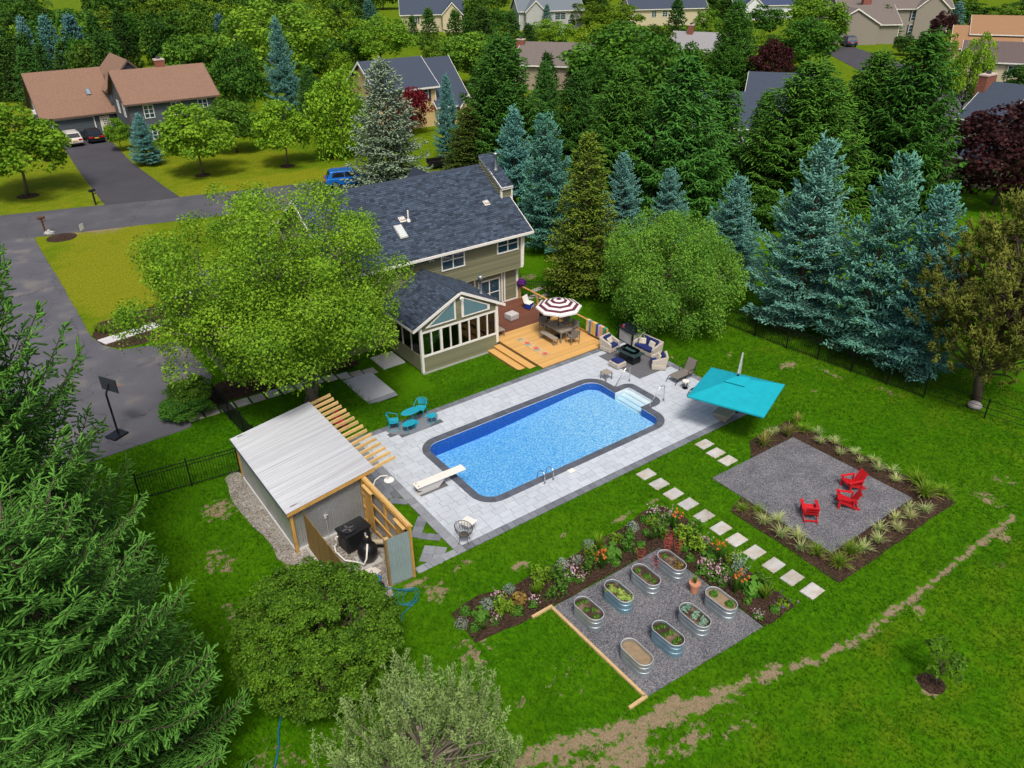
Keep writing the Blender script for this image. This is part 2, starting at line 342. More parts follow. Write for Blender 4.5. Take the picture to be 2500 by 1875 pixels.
# ------------------------------------------------------------------ gravel, mulch, soil
def speckle(name, cols, sc, rough=.9, bump=.6):
    m = bpy.data.materials.new(name); m.use_nodes = True; nt = m.node_tree; L = nt.links; b = nt.nodes['Principled BSDF']
    b.inputs['Roughness'].default_value = rough; b.inputs['Specular IOR Level'].default_value = .2
    ge = _nn(nt, 'ShaderNodeNewGeometry'); vo = _nn(nt, 'ShaderNodeTexVoronoi'); vo.inputs['Scale'].default_value = sc; L.new(ge.outputs['Position'], vo.inputs['Vector'])
    sp = _nn(nt, 'ShaderNodeSeparateColor'); L.new(vo.outputs['Color'], sp.inputs[0])
    no = _nn(nt, 'ShaderNodeTexNoise'); no.inputs['Scale'].default_value = .9; no.inputs['Detail'].default_value = 5; L.new(ge.outputs['Position'], no.inputs['Vector'])
    ad = _nn(nt, 'ShaderNodeMath', operation='MULTIPLY_ADD'); L.new(no.outputs[0], ad.inputs[0]); ad.inputs[1].default_value = .7; ad.inputs[2].default_value = -.35
    su = _nn(nt, 'ShaderNodeMath', operation='ADD'); L.new(sp.outputs[0], su.inputs[0]); L.new(ad.outputs[0], su.inputs[1])
    cr = _nn(nt, 'ShaderNodeValToRGB'); cr.color_ramp.interpolation = 'LINEAR'; e = cr.color_ramp.elements
    while len(e) < len(cols): e.new(.5)
    for i, c in enumerate(cols): e[i].position = i/(len(cols)-1); e[i].color = _rgba(c)
    L.new(su.outputs[0], cr.inputs[0]); L.new(cr.outputs[0], b.inputs['Base Color'])
    bu = _nn(nt, 'ShaderNodeBump'); bu.inputs['Strength'].default_value = bump; bu.inputs['Distance'].default_value = .02; L.new(vo.outputs['Distance'], bu.inputs['Height']); L.new(bu.outputs[0], b.inputs['Normal'])
    return m
GRAV = speckle('grey_gravel', [(.05,.053,.068),(.10,.104,.125),(.135,.14,.162),(.18,.182,.198),(.27,.268,.28)], 34)
GRAVT = speckle('tan_gravel', [(.11,.10,.09),(.235,.22,.20),(.31,.295,.27),(.20,.175,.15),(.42,.405,.385)], 17)
MULCH = speckle('mulch', [(.014,.008,.005),(.035,.020,.013),(.058,.034,.022),(.085,.052,.036)], 24, bump=1.0)
sheet('mulch_bed', [(22.2,10.42),(30.25,10.3),(30.3,14.0),(30.0,18.6),(27.0,18.5),(26.0,17.6),(26.3,17.4),(28.9,17.35),(29.0,11.6),(23.3,11.6),(23.3,15.9),(22.25,15.6)], .018, MULCH, .05, 'dark mulch border round the fire pit gravel', .04)
sheet('gravel_pad', [(23.35,11.53),(29.05,11.54),(28.92,17.47),(23.39,17.58)], .028, GRAV, .05, 'grey gravel square with the red chairs', .012)
sheet('mulch_bed', [(9.85,17.7),(9.8,16.1),(12.1,15.85),(12.9,15.85),(18.28,15.72),(18.25,10.7),(19.95,10.65),(20.05,13),(20.1,15.1),(20.5,16.5),(20.2,17.5),(19.3,17.75),(18.2,17.5),(16.5,17.55),(15,17.4),(13.5,17.6),(12.2,17.5),(11.2,17.9)], .018, MULCH, .05, 'dark mulch flower bed wrapped round the vegetable tanks', .05)
sheet('gravel_pad', [(12.93,11.04),(18.2,10.72),(18.25,15.72),(12.93,15.78)], .028, GRAV, .05, 'grey gravel square under the vegetable tanks', .012)
sheet('gravel_strip', [(6.5,31.0),(6.0,30.6),(5.75,28.5),(5.85,26.6),(6.05,25.2),(5.95,24.2),(6.4,23.3),(7.2,23.2),(7.25,24.2),(6.72,24.2),(6.72,30.6)], .02, GRAVT, .05, 'tan river gravel strip along the shed wall', .06)
sheet('gravel_floor', [(7.3,24.0),(9.75,24.0),(9.72,20.15),(8.8,20.2),(8.6,19.6),(7.6,19.9),(7.3,21)], .02, GRAVT, .05, 'tan gravel floor inside the pump enclosure', .05)
sheet('mulch_strip', [(6.4,37.3),(8.3,37.35),(15.8,36.9),(15.8,38.6),(8.6,39.6),(6.6,37.9)], .012, MULCH, .05, 'dark mulch strip behind the square slab walk', .05)
sheet('mulch_strip', [(4.25,50.1),(5.0,52),(9,52.6),(9,47.0),(5.3,47.3),(4.5,48.6)], .016, MULCH, .05, 'mulch bed beside the front walk and driveway', .06)
for cx_, cy_, r_, lb in ((6.15,71.9,1.15,'round mulch bed at the foot of the brown mailbox'),(5.75,87.5,1.0,'mulch ring round the leftmost maple'),(21.5,84.6,.8,'mulch ring round the middle maple'),(29.9,82.6,.8,'mulch ring round the maple furthest from the driveway'),(20.6,6.0,.42,'scruffy mulch ring round the small sapling')):
    sheet('mulch_ring', [(cx_+r_*math.cos(t*math.pi/8), cy_+r_*math.sin(t*math.pi/8)) for t in range(16)], .016, MULCH, .05, lb, .07)

# ------------------------------------------------------------------ patio of separate slabs
SLAB = M('pale_slab', (.47,.52,.59), .75, var=.07, sc=2.0, bump=.08, bsc=60, obj=.07)
SLABD = M('charcoal_slab', (.165,.182,.215), .75, var=.12, sc=3.0, bump=.1, bsc=60, obj=.20)
SLABM = M('grey_slab', (.25,.27,.305), .75, var=.1, sc=3.0, bump=.1, bsc=60, obj=.14)
COPE = M('coping_stone', (.090,.102,.130), .7, var=.16, sc=4.0, bump=.15, bsc=50, obj=.16)
PBASE = M('patio_joint_sand', (.10,.105,.12), .9, var=.1)
IX0, IX1, IY0, IY1 = 14.43, 25.10, 22.18, 27.47              # pool inside
AY0, AY1, AX = 23.78, 25.75, 26.10                            # stair alcove
CW = .33
patio = struct('patio', 'pale grey slab patio with charcoal borders round the pool')
b = MB()
_e = .09
for r in ((PX0,IX0-_e,PY0,PY1),(AX+_e,PX1,PY0,PY1),(IX0-_e,AX+_e,IY1+_e,PY1),(IX0-_e,AX+_e,PY0,IY0-_e),(IX1+_e,AX+_e,IY0-_e,AY0-_e),(IX1+_e,AX+_e,AY1+_e,IY1+_e)): b.box(*r, -.3, .0)
b.build('patio_base', PBASE, patio)
_unit = {}
def slab_unit(mat):
    if mat.name not in _unit:
        q = MB(); e = .03
        q.add([(-.5,-.5,0),(.5,-.5,0),(.5,.5,0),(-.5,.5,0),(-.5,-.5,.8),(.5,-.5,.8),(.5,.5,.8),(-.5,.5,.8),(-.5+e,-.5+e,1),(.5-e,-.5+e,1),(.5-e,.5-e,1),(-.5+e,.5-e,1)],
              [(8,9,10,11),(0,1,5,4),(1,2,6,5),(2,3,7,6),(3,0,4,7),(4,5,9,8),(5,6,10,9),(6,7,11,10),(7,4,8,11)])
        _unit[mat.name] = q.mesh('slab', mat)
    return _unit[mat.name]
EXCL = [(IX0-CW*.55, IX1+CW*.55, IY0-CW*.55, IY1+CW*.55), (IX1, AX+CW*.55, AY0-CW*.55, AY1+CW*.55)]
def cut(rects, e):
    out = []
    for x0,x1,y0,y1 in rects:
        a0,a1,b0,b1 = max(x0,e[0]),min(x1,e[1]),max(y0,e[2]),min(y1,e[3])
        if a0 >= a1 or b0 >= b1: out.append((x0,x1,y0,y1)); continue
        for r in ((x0,x1,y0,b0),(x0,x1,b1,y1),(x0,a0,b0,b1),(a1,x1,b0,b1)):
            if r[1]-r[0] > .04 and r[3]-r[2] > .04: out.append(r)
    return out
CIRC = (15.05, 29.55, 1.35, .95)                              # dark semicircle under the teal set
pieces = []
y = PY0+.36; row = 0
while y < PY1-.36-.05:
    h_ = min(.357, PY1-.36-y); x = PX0+.40 - random.uniform(0,.5)
    while x < PX1-.38:
        w_ = random.choice((.60,.60,.60,.45,.70))
        x0, x1 = max(x, PX0+.40), min(x+w_, PX1-.38)
        if x1-x0 > .03:
            rs = [(x0,x1,y,y+h_)]
            for e in EXCL: rs = cut(rs, e)
            for r in rs:
                cx_, cy_ = (r[0]+r[1])/2, (r[2]+r[3])/2
                if ((cx_-CIRC[0])/CIRC[2])**2 + ((cy_-CIRC[1])/CIRC[3])**2 < 1: continue
                pieces.append(r)
        x += w_
    y += .357; row += 1
pieces.sort(key=lambda r: (r[0]+r[1])**2/4 + (r[2]+r[3])**2/4)
rest = MB(); gp = .014
for i, r in enumerate(pieces):
    if i < 300: link('paving_slab', slab_unit(SLAB), patio, ((r[0]+r[1])/2, (r[2]+r[3])/2, .001), 0, (r[1]-r[0]-gp, r[3]-r[2]-gp, .03))
    else: rest.box(r[0]+gp/2, r[1]-gp/2, r[2]+gp/2, r[3]-gp/2, .001, .031)
tag(rest.build('paving_slabs_far', SLAB, patio), None, None, None, 'stuff')
bl = []
def border(x0, x1, y0, y1, along, mat=SLABD, step=.42):
    a, e = (x0, x1) if along == 'x' else (y0, y1); t = a
    while t < e-.02:
        s_ = min(step*random.choice((.7,1,1,1.3)), e-t)
        if e-t-s_ < .12: s_ = e-t
        r = (t,t+s_,y0,y1) if along == 'x' else (x0,x1,t,t+s_); bl.append((r, mat)); t += s_
border(PX0+.40, PX1-.38, PY0, PY0+.36, 'x', SLABD); border(PX0, PX1-.38, PY1-.36, PY1, 'x', SLABD)
border(PX1-.38, PX1, PY0, PY1, 'y', SLABD); border(PX0, PX0+.40, PY0, PY1-.36, 'y', SLABM)
for k in range(4): border(10.55+k*.29, 10.55+(k+1)*.29, 25.3-k*.2, 29.2+k*.17, 'y', SLABD)
border(PX0-1.15, PX0, PY0, PY0+.36, 'x', SLABM); border(9.95, 10.57, 20.14, 20.5, 'x', SLABM)
for r, mat in bl: link('border_slab', slab_unit(mat), patio, ((r[0]+r[1])/2, (r[2]+r[3])/2, .001), 0, (r[1]-r[0]-gp, r[3]-r[2]-gp, .033))
_cp = [(CIRC[0]+CIRC[2]*1.06*math.cos(math.pi*(1+k/24)), 29.72+CIRC[3]*1.05*math.sin(math.pi*(1+k/24))) for k in range(25)]     # dark half round of paving
MB().prism(_cp, .001, .0345).build('half_round_paving', SLABD, patio)
for sx_, sy_, qx, qy in ((1,1,IX0,IY0),(1,-1,IX0,IY1),(-1,-1,IX1,IY1),(-1,1,IX1,IY0)):
    MB().prism([(qx-.19*sx_, qy-.19*sy_), (qx+.23*sx_, qy-.19*sy_), (qx-.19*sx_, qy+.23*sy_)], .001, .0285).build('corner_slab', SLAB, patio)
def strip(a, b, w, mat, n=None):
    a = Vector((*a,0)); b_ = Vector((*b,0)); d = b_-a; n = n or max(1, round(d.length/.36)); an = math.atan2(d.y, d.x)
    for k in range(n):
        q = a + d*((k+.5)/n); link('border_slab', slab_unit(mat), patio, (q.x, q.y, .0), an, (d.length/n-.006, w, .03+.0007*k))
def Dz(x, y): return G(700+x/5.53, 1130+y/5.53)
strip(Dz(1075,100), Dz(1250,105), .3, SLABD); strip(Dz(1385,290), Dz(1315,440), .42, SLABD); strip(Dz(1385,512), Dz(1640,530), .36, SLABD)
strip(Dz(1840,730), Dz(1735,1010), .42, SLABD); strip(Dz(1790,985), Dz(2085,1015), .36, SLABD)
dq = [Dz(*q) for q in ((1890,1160),(2110,1180),(2070,1310),(1845,1300))]; dc = Vector((sum(q[0] for q in dq)/4, sum(q[1] for q in dq)/4))
for sx in (-.5,.5):
    for sy in (-.5,.5):
        an = math.atan2(dq[1][1]-dq[0][1], dq[1][0]-dq[0][0]); o_ = Vector((sx*.46, sy*.46)); o_.rotate(Matrix.Rotation(an,2))
        link('diamond_slab', slab_unit(SLABM), patio, (dc.x+o_.x, dc.y+o_.y, .0), an, (.45,.45,.03))

# ------------------------------------------------------------------ stepping stones
STONE = M('stepping_stone', (.43,.40,.345), .85, var=.14, sc=2.2, bump=.2, bsc=30, obj=.14, col2=(.46,.46,.45), c2s=.9, c2t=.5)
path = struct('stepping_path', 'row of square stepping stones from patio to lawn corner')
for x, y in ((25.14,19.6),(25.02,18.8),(24.98,18.06),(21.28,19.54),(21.21,18.69),(21.2,17.82),(21.19,16.96),(21.13,16.02),(21.08,15.09),(21.03,14.24),(21.02,13.35),(21.03,12.45),(21.02,11.61),(21.04,10.75)):
    link('stepping_stone', slab_unit(STONE), path, (x, y, -.01), random.uniform(-.02,.02), (.76,.55,.045))
walk = struct('slab_walk', 'row of square pale slabs between mulch and back lawn')
for k in range(13):
    x = 6.55+k*.80; link('walk_slab', slab_unit(STONE), walk, (x, 36.8-.035*(x-6), float(zf(x, 36.8))-.005), -.03, (.68,.72,.04))
for k, q in enumerate(((1298,725),(1307,708),(1322,724),(1336,739))):
    a = G(*q); link('walk_slab', slab_unit(STONE), walk, (a[0]+.1, a[1], -.01), .1, (.9,.42,.04))
tag(MB().box(16.9,18.3,36.2,37.9,-.46,-.39).build('side_stoop', M('stoop_slab', (.50,.52,.55), .8, var=.07), walk))
MB().box(13.5,16.0,33.2,36.0,-.30,-.20).build('side_pad', M('stoop_slab', (.5,.52,.55)), walk)
MB().box(13.3,16.0,32.9,33.2,-.30,-.205).build('side_pad_border', SLABM, walk)

# ------------------------------------------------------------------ swimming pool
def arc(cx, cy, r, a0, a1, n): return [(cx+r*math.cos(math.radians(a0+(a1-a0)*k/n)), cy+r*math.sin(math.radians(a0+(a1-a0)*k/n))) for k in range(n+1)]
R_ = .75; ra = .22
outline = arc(IX0+R_, IY0+R_, R_, 180, 270, 8) + arc(IX1-R_, IY0+R_, R_, 270, 360, 8) + [(IX1, AY0)] + arc(AX-ra, AY0+ra, ra, 270, 360, 4) + arc(AX-ra, AY1-ra, ra, 0, 90, 4) + [(IX1, AY1)] + arc(IX1-R_, IY1-R_, R_, 0, 90, 8) + arc(IX0+R_, IY1-R_, R_, 90, 180, 8)
def offset(poly, d):
    out = []; n = len(poly)
    for i in range(n):
        p0, p1, p2 = Vector(poly[i-1]), Vector(poly[i]), Vector(poly[(i+1)%n])
        n1 = Vector(((p1-p0).y, -(p1-p0).x)).normalized(); n2 = Vector(((p2-p1).y, -(p2-p1).x)).normalized()
        q = (n1+n2).normalized(); k = max(q.dot(n1), .5); out.append(tuple(p1 + q*(d/k)))
    return out
def densify(poly, step):
    out = []; n = len(poly)
    for i in range(n):
        a, c = poly[i], poly[(i+1)%n]; k = max(1, round(math.dist(a, c)/step))
        out += [(a[0]+(c[0]-a[0])*j/k, a[1]+(c[1]-a[1])*j/k) for j in range(k)]
    return out
pool = thing('swimming_pool', 'long blue swimming pool with dark stone coping and white corner steps', 'pool', (0,0,0))
dense = densify(outline, .32); outer = offset(dense, CW); inner = offset(dense, -.03)
for i in range(len(dense)):
    j = (i+1) % len(dense); quad = [Vector(q) for q in (inner[i], inner[j], outer[j], outer[i])]; c = sum(quad, Vector((0,0)))/4
    quad = [q + (c-q).normalized()*.004 for q in quad]
    MB().prism([tuple(q-c) for q in quad], 0, .055+random.uniform(-.002,.002)).build('coping_stone', COPE, pool, (c.x, c.y, .001))
def fl(x): return -.46 - .34*float(sstep(25.0, 17.0, np.array(25.0-abs(25.0-x))) if False else max(0, min(1, (23.5-x)/5.5)))
n_ = len(outline)
LINER = M('pool_liner_wall', (.022,.130,.50), .4, var=.35, sc=26, col2=(.25,.5,.85), c2s=16, c2t=.66)
wb = MB()
for i in range(n_):
    a, c = outline[i], outline[(i+1)%n_]
    if min(a[0], c[0]) > IX1-.01 and max(a[0], c[0]) > IX1+.01: continue
    wb.add([(a[0],a[1],.0),(c[0],c[1],.0),(c[0],c[1],-1.3),(a[0],a[1],-1.3)], [(0,1,2,3)])
wb.build('wall', LINER, pool)
def pool_floor_mat():
    m = bpy.data.materials.new('pool_liner_floor'); m.use_nodes = True; nt = m.node_tree; L = nt.links; b = nt.nodes['Principled BSDF']; b.inputs['Roughness'].default_value = .5
    ge = _nn(nt, 'ShaderNodeNewGeometry'); vo = _nn(nt, 'ShaderNodeTexVoronoi'); vo.inputs['Scale'].default_value = 22.0; L.new(ge.outputs['Position'], vo.inputs['Vector'])
    no = _nn(nt, 'ShaderNodeTexNoise'); no.inputs['Scale'].default_value = 11; no.inputs['Detail'].default_value = 5; L.new(ge.outputs['Position'], no.inputs['Vector'])
    sp = _nn(nt, 'ShaderNodeSeparateColor'); L.new(vo.outputs['Color'], sp.inputs[0])
    ma = _nn(nt, 'ShaderNodeMath', operation='MULTIPLY_ADD'); L.new(no.outputs[0], ma.inputs[0]); ma.inputs[1].default_value = 1.5; ma.inputs[2].default_value = -.75
    su = _nn(nt, 'ShaderNodeMath', operation='ADD'); L.new(sp.outputs[0], su.inputs[0]); L.new(ma.outputs[0], su.inputs[1])
    cr = _nn(nt, 'ShaderNodeValToRGB'); e = cr.color_ramp.elements; e.new(.4); e.new(.7)
    for i, (p_, c) in enumerate(((0,(.15,.48,.80)),(.4,(.36,.66,.90)),(.72,(.62,.82,.95)),(1,(.92,.97,1.0)))): e[i].position = p_; e[i].color = _rgba(c)
    L.new(su.outputs[0], cr.inputs[0]); L.new(cr.outputs[0], b.inputs['Base Color']); return m
fb = MB(); nx_, ny_ = 44, 2
for i in range(nx_):
    xa, xb = IX0+(IX1-IX0)*i/nx_, IX0+(IX1-IX0)*(i+1)/nx_
    fb.add([(xa,IY0,fl(xa)),(xb,IY0,fl(xb)),(xb,IY1,fl(xb)),(xa,IY1,fl(xa))], [(0,1,2,3)])
fb.build('pool_floor', pool_floor_mat(), pool)
bead = offset(dense, -.012); MB().tube([(x, y, -.015) for x, y in bead]+[(*bead[0], -.015)], .018, 6, False).build('liner_bead', M('white_bead', (.8,.82,.84), .5), pool)
STEPW = M('white_acrylic', (.86,.90,.92), .35, var=.03)
for k in range(4):
    x0 = IX1-.10+.27*k; MB().box(x0, AX+.02, AY0-.02, AY1+.02, -1.0, -.52+.11*k).build('step', STEPW, pool, bevel=.03)
MB().box(AX-.012, AX+.05, AY0-.05, AY1+.05, -1.0, -.004).box(IX1+.01, AX+.045, AY0-.07, AY0+.004, -1.0, -.004).box(IX1+.01, AX+.045, AY1-.004, AY1+.07, -1.0, -.004).build('stair_wall', STEPW, pool)
def water_mat():
    m = bpy.data.materials.new('pool_water'); m.use_nodes = True; nt = m.node_tree; nt.nodes.clear(); L = nt.links
    out = _nn(nt, 'ShaderNodeOutputMaterial'); tr = _nn(nt, 'ShaderNodeBsdfTransparent'); tr.inputs[0].default_value = (.93,.97,1,1)
    gl = _nn(nt, 'ShaderNodeBsdfGlossy'); gl.inputs['Roughness'].default_value = .04
    fr = _nn(nt, 'ShaderNodeFresnel'); fr.inputs[0].default_value = 1.33; ms = _nn(nt, 'ShaderNodeMixShader')
    ge = _nn(nt, 'ShaderNodeNewGeometry'); no = _nn(nt, 'ShaderNodeTexNoise'); no.inputs['Scale'].default_value = 3.5; no.inputs['Detail'].default_value = 3; no.inputs['Distortion'].default_value = .8; L.new(ge.outputs['Position'], no.inputs['Vector'])
    bu = _nn(nt, 'ShaderNodeBump'); bu.inputs['Strength'].default_value = .35; bu.inputs['Distance'].default_value = .06; L.new(no.outputs[0], bu.inputs['Height'])
    L.new(bu.outputs[0], gl.inputs['Normal']); L.new(bu.outputs[0], fr.inputs['Normal'])
    L.new(fr.outputs[0], ms.inputs[0]); L.new(tr.outputs[0], ms.inputs[1]); L.new(gl.outputs[0], ms.inputs[2]); L.new(ms.outputs[0], out.inputs['Surface'])
    va = _nn(nt, 'ShaderNodeVolumeAbsorption'); va.inputs['Color'].default_value = (.10,.66,.95,1); va.inputs['Density'].default_value = .66; L.new(va.outputs[0], out.inputs['Volume'])
    return m
MB().prism(offset(outline, .006), -1.45, -.11).build('water', water_mat(), pool)
# ------------------------------------------------------------------ foliage generators (numpy)
BARK = M('bark', (.105,.080,.058), .9, var=.3, sc=6, bump=.6, bsc=18, stretch=(1,1,.25))
BARKG = M('bark_grey', (.175,.150,.120), .9, var=.25, sc=6, bump=.5, bsc=18, stretch=(1,1,.25))
def unit(v): return v/np.maximum(np.linalg.norm(v, axis=-1, keepdims=True), 1e-9)
def leaf_quads(P, N, size, r, aspect=.62, fold=.18):
    """one bent leaf per point: four corners round the point, facing N"""
    n = len(P); N = unit(N); t = unit(np.cross(N, unit(r.normal(size=(n,3))))); b = np.cross(N, t); s = size[:,None]
    return np.stack([P - t*s*.5, P + b*s*aspect*.5 + N*s*fold*.3, P + t*s*.5 - N*s*fold*.3, P - b*s*aspect*.5 + N*s*fold*.3], 1)
def spindles(P, D, L, R, r):
    """tapered needle-covered shoots: 5 corners, 6 faces"""
    n = len(P); D = unit(D); a = unit(np.cross(D, unit(r.normal(size=(n,3))))); b = np.cross(D, a); L = L[:,None]; R = R[:,None]
    ring = [P + D*L*.38 + (a*math.cos(t)+b*math.sin(t))*R for t in (0, 2.094, 4.189)]
    co = np.stack([P, *ring, P + D*L], 1).reshape(-1, 3); base = (np.arange(n)*5)[:,None]
    f = np.array([(0,2,1),(0,3,2),(0,1,3),(4,1,2),(4,2,3),(4,3,1)])
    return co, (base[:,None,:] + f[None]).reshape(-1, 3)
def shoots(P, D, L, R, r):
    """blunt needle shoots: two rings and a short tip, 10 faces"""
    n = len(P); D = unit(D); a = unit(np.cross(D, unit(r.normal(size=(n,3))))); b = np.cross(D, a); L = L[:,None]; R = R[:,None]
    bend = r.normal(size=(n,3))*.10*L; ang = (0, 2.094, 4.189); q = [P + (a*math.cos(t)+b*math.sin(t))*R*.6 for t in ang] + [P + D*L*.8 + bend + (a*math.cos(t)+b*math.sin(t))*R*.95 for t in ang] + [P + D*L + bend*1.2]
    co = np.stack(q, 1).reshape(-1, 3); base = (np.arange(n)*7)[:,None]; f = np.array([(0,1,4),(0,4,3),(1,2,5),(1,5,4),(2,0,3),(2,3,5),(6,3,4),(6,4,5),(6,5,3)])
    return co, (base[:,None,:] + f[None]).reshape(-1, 3)
def quad_mesh(name, q, rnd, mat): return raw_mesh(name, q.reshape(-1, 3), 4, mat, rnd)
def spin_mesh(name, parts, mat, k=6):
    co = []; ix = []; rn = []; o = 0
    for (c, i), r_ in parts: co.append(c); ix.append(i+o); o += len(c); rn.append(np.repeat(r_, k))
    return raw_mesh(name, (np.concatenate(co), np.concatenate(ix)), 3, mat, np.concatenate(rn))
def limb_path(a, b, bend, r, n=5):
    a = np.array(a, float); b = np.array(b, float); off = r.normal(size=3)*bend*np.linalg.norm(b-a); off[2] = abs(off[2])*.6
    return [tuple(a+(b-a)*t + off*math.sin(math.pi*t)*.5) for t in np.linspace(0, 1, n)]

def broadleaf(name, seed, mat, bark=BARK, H=1.0, W=.5, trunk=.22, clumps=90, leaves=9000, lsize=.035, flat=.85, crad=.16, tr=.022, lobes=7, hang=0.0, low=0.0, thin=0.0, forks=1, shell=(.62,.98), lumpy=1.0):
    """unit tree: height 1, half width W; crown between trunk and 1"""
    r = np.random.default_rng(seed); cz = (trunk+H)/2; hz = (H-trunk)/2
    lob = unit(r.normal(size=(lobes,3))*np.array([1,1,.8])); C = []
    while len(C) < clumps:
        d = unit(r.normal(size=3)); 
        if d[2] < -.75 and r.random() > low: continue
        bump = 1 + lumpy*(.20*max(0, (lob@d).max()-.55)/.45 - .10)
        q = d*bump*(r.uniform(*shell) if r.random() < .86-thin else r.uniform(.2,.62)); C.append((q[0]*W, q[1]*W, cz + q[2]*hz*(flat if q[2] < 0 else 1)))
    C = np.array(C); C[:,2] = np.minimum(C[:,2], H*.985)
    rad = crad*r.uniform(.7, 1.25, len(C)); per = r.multinomial(leaves, rad**2/np.sum(rad**2)); P = []; N = []; S = []; rn = []
    ctr = np.array([0,0,cz-hz*.35])
    for c, rr, k in zip(C, rad, per):
        if k == 0: continue
        out = unit(c-ctr); d = unit(r.normal(size=(k,3)) + out*.75 + np.array([0,0,.35])); rho = rr*(r.uniform(.25, 1, k)**.5)
        p = c + d*rho[:,None]*np.array([1.0,1.0,.72]); 
        if hang: p[:,2] -= hang*rr*r.random(k)**2*2
        P.append(p); N.append(unit(d*.6 + np.array([0,0,.55]) + r.normal(size=(k,3))*.55)); S.append(lsize*r.uniform(.65,1.3,k))
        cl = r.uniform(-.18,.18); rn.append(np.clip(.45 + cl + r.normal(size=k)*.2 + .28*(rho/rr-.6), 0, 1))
    P, N, S, rn = map(np.concatenate, (P, N, S, rn))
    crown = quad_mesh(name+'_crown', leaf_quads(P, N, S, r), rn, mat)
    tb = MB(); fork = []
    for k in range(forks):
        lean = r.normal(size=2)*.03*(1+forks); top = (lean[0], lean[1], cz + hz*.15); base = (r.normal()*.008*forks, r.normal()*.008*forks, -.01)
        pth = limb_path(base, top, .05, r, 6); tb.tube(pth, [tr*(1.25 if i == 0 else 1)*(1-.13*i)/(1 if k == 0 else 1.5) for i in range(6)], 8); fork.append(pth)
    K = min(len(C), 12); mains = C[r.choice(len(C), K, replace=False)]; mp = []
    for q in mains:
        f = fork[r.integers(len(fork))]; s_ = f[r.integers(2, 5)]; pth = limb_path(s_, tuple(np.array(s_)+(q-np.array(s_))*.85), .12, r, 5); tb.tube(pth, [tr*.55, tr*.45, tr*.34, tr*.24, tr*.14], 6); mp += pth[1:]
    mp = np.array(mp)
    for q in C:
        j = np.argmin(np.linalg.norm(mp-q, axis=1)); tb.tube(limb_path(tuple(mp[j]), tuple(q), .1, r, 3), [tr*.2, tr*.13, tr*.06], 4, False)
    return tb.mesh(name+'_trunk', bark, True), crown

def conifer(name, seed, mat, H=12.0, R=3.0, bark=BARK, whorl=.42, nb=7, fing=.30, fr=.055, droop=.25, hang=.3, taper=.85, dens=1.0, bare=.4, upturn=.25, skip=0.0, tipcol=.25, twig=.85, lean=0.0, blunt=False, jitter=.40):
    """spruce or fir in metres: whorls of branches carrying side twigs of needle shoots"""
    r = np.random.default_rng(seed); parts = []; tb = MB()
    tb.tube([(lean*(z/H)**2*H*.1, 0, z) for z in np.linspace(-.1, H*.97, 7)], [H*.019*(1-.93*t)+.012 for t in np.linspace(0,1,7)], 8)
    z = bare
    P_all, D_all, L_all, R_all, c_all = [], [], [], [], []
    while z < H*.985:
        t = (z-bare)/(H-bare); Lb = R*max(.035, (1-t)**taper)*(1 if t > .08 else .8+2.5*t); k = max(4, int(round(nb*(.6+.6*(1-t))))); a0 = r.uniform(0, 6.28)
        for i in range(k):
            if r.random() < skip: continue
            az = a0 + 6.283*i/k + r.normal()*.18; Lk = Lb*r.uniform(.72, 1.12); zz = z + r.uniform(-.5,.5)*whorl
            dx = np.array([math.cos(az), math.sin(az), 0.]); side = np.array([-dx[1], dx[0], 0.]); el = .55*t - droop*(1-t)
            def pt(s): return dx*(Lk*s) + np.array([lean*((zz/H)**2)*H*.1, 0, zz + Lk*(el*s - droop*.55*s*s*(1-t) + upturn*s**3)])
            ss = np.linspace(0, 1, 5); 
            if Lk > .5: tb.tube([tuple(pt(s)) for s in ss], [.012+.018*Lk/R*(1-s)+.004 for s in ss], 3, False)
            nt_ = max(2, int(Lk/(fing*.55)*dens))
            for s in np.linspace(.18 if Lk > 1 else .0, 1, nt_):
                o = pt(s); fwd = unit(pt(min(s+.05,1.03))-pt(s-.02)); tl = (Lk*.42*(1-s)**.7 + fing*.5)*twig
                for sg in (-1, 1, 0):
                    if sg == 0 and s < .93: continue
                    td = unit(fwd*(.75 if sg else 1) + side*sg*r.uniform(.6,1.0) + np.array([0,0,r.uniform(-.12,.10)])); m_ = max(2, int(tl/(fing*.42)*dens))
                    u = np.linspace(.05, 1, m_)[:,None]*tl*r.uniform(.75,1.1); p = o + td*u - np.array([0,0,1.])*(u**2)*.16*(1+hang)
                    jit = r.normal(size=(m_,3))*jitter; d = unit(td*.85 + jit + np.array([0,0,-hang+.18])); 
                    P_all.append(p + r.normal(size=(m_,3))*fing*.10); D_all.append(d); L_all.append(fing*r.uniform(.7,1.25,m_)); R_all.append(fr*r.uniform(.8,1.2,m_))
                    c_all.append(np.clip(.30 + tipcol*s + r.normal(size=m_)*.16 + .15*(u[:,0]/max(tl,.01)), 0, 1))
        z += whorl*(1-.55*t)*r.uniform(.8,1.2)
    n = 6; P_all.append(np.tile([lean*H*.1,0,H*.95],(n,1))); D_all.append(unit(r.normal(size=(n,3))*.35+[0,0,1])); L_all.append(np.full(n, H*.05)); R_all.append(np.full(n, fr)); c_all.append(np.full(n,.6))
    P, D, L, R2, c = map(np.concatenate, (P_all, D_all, L_all, R_all, c_all))
    return tb.mesh(name+'_trunk', bark, True), spin_mesh(name+'_crown', [((shoots if blunt else spindles)(P, D, L, R2, r), c)], mat, 9 if blunt else 6)

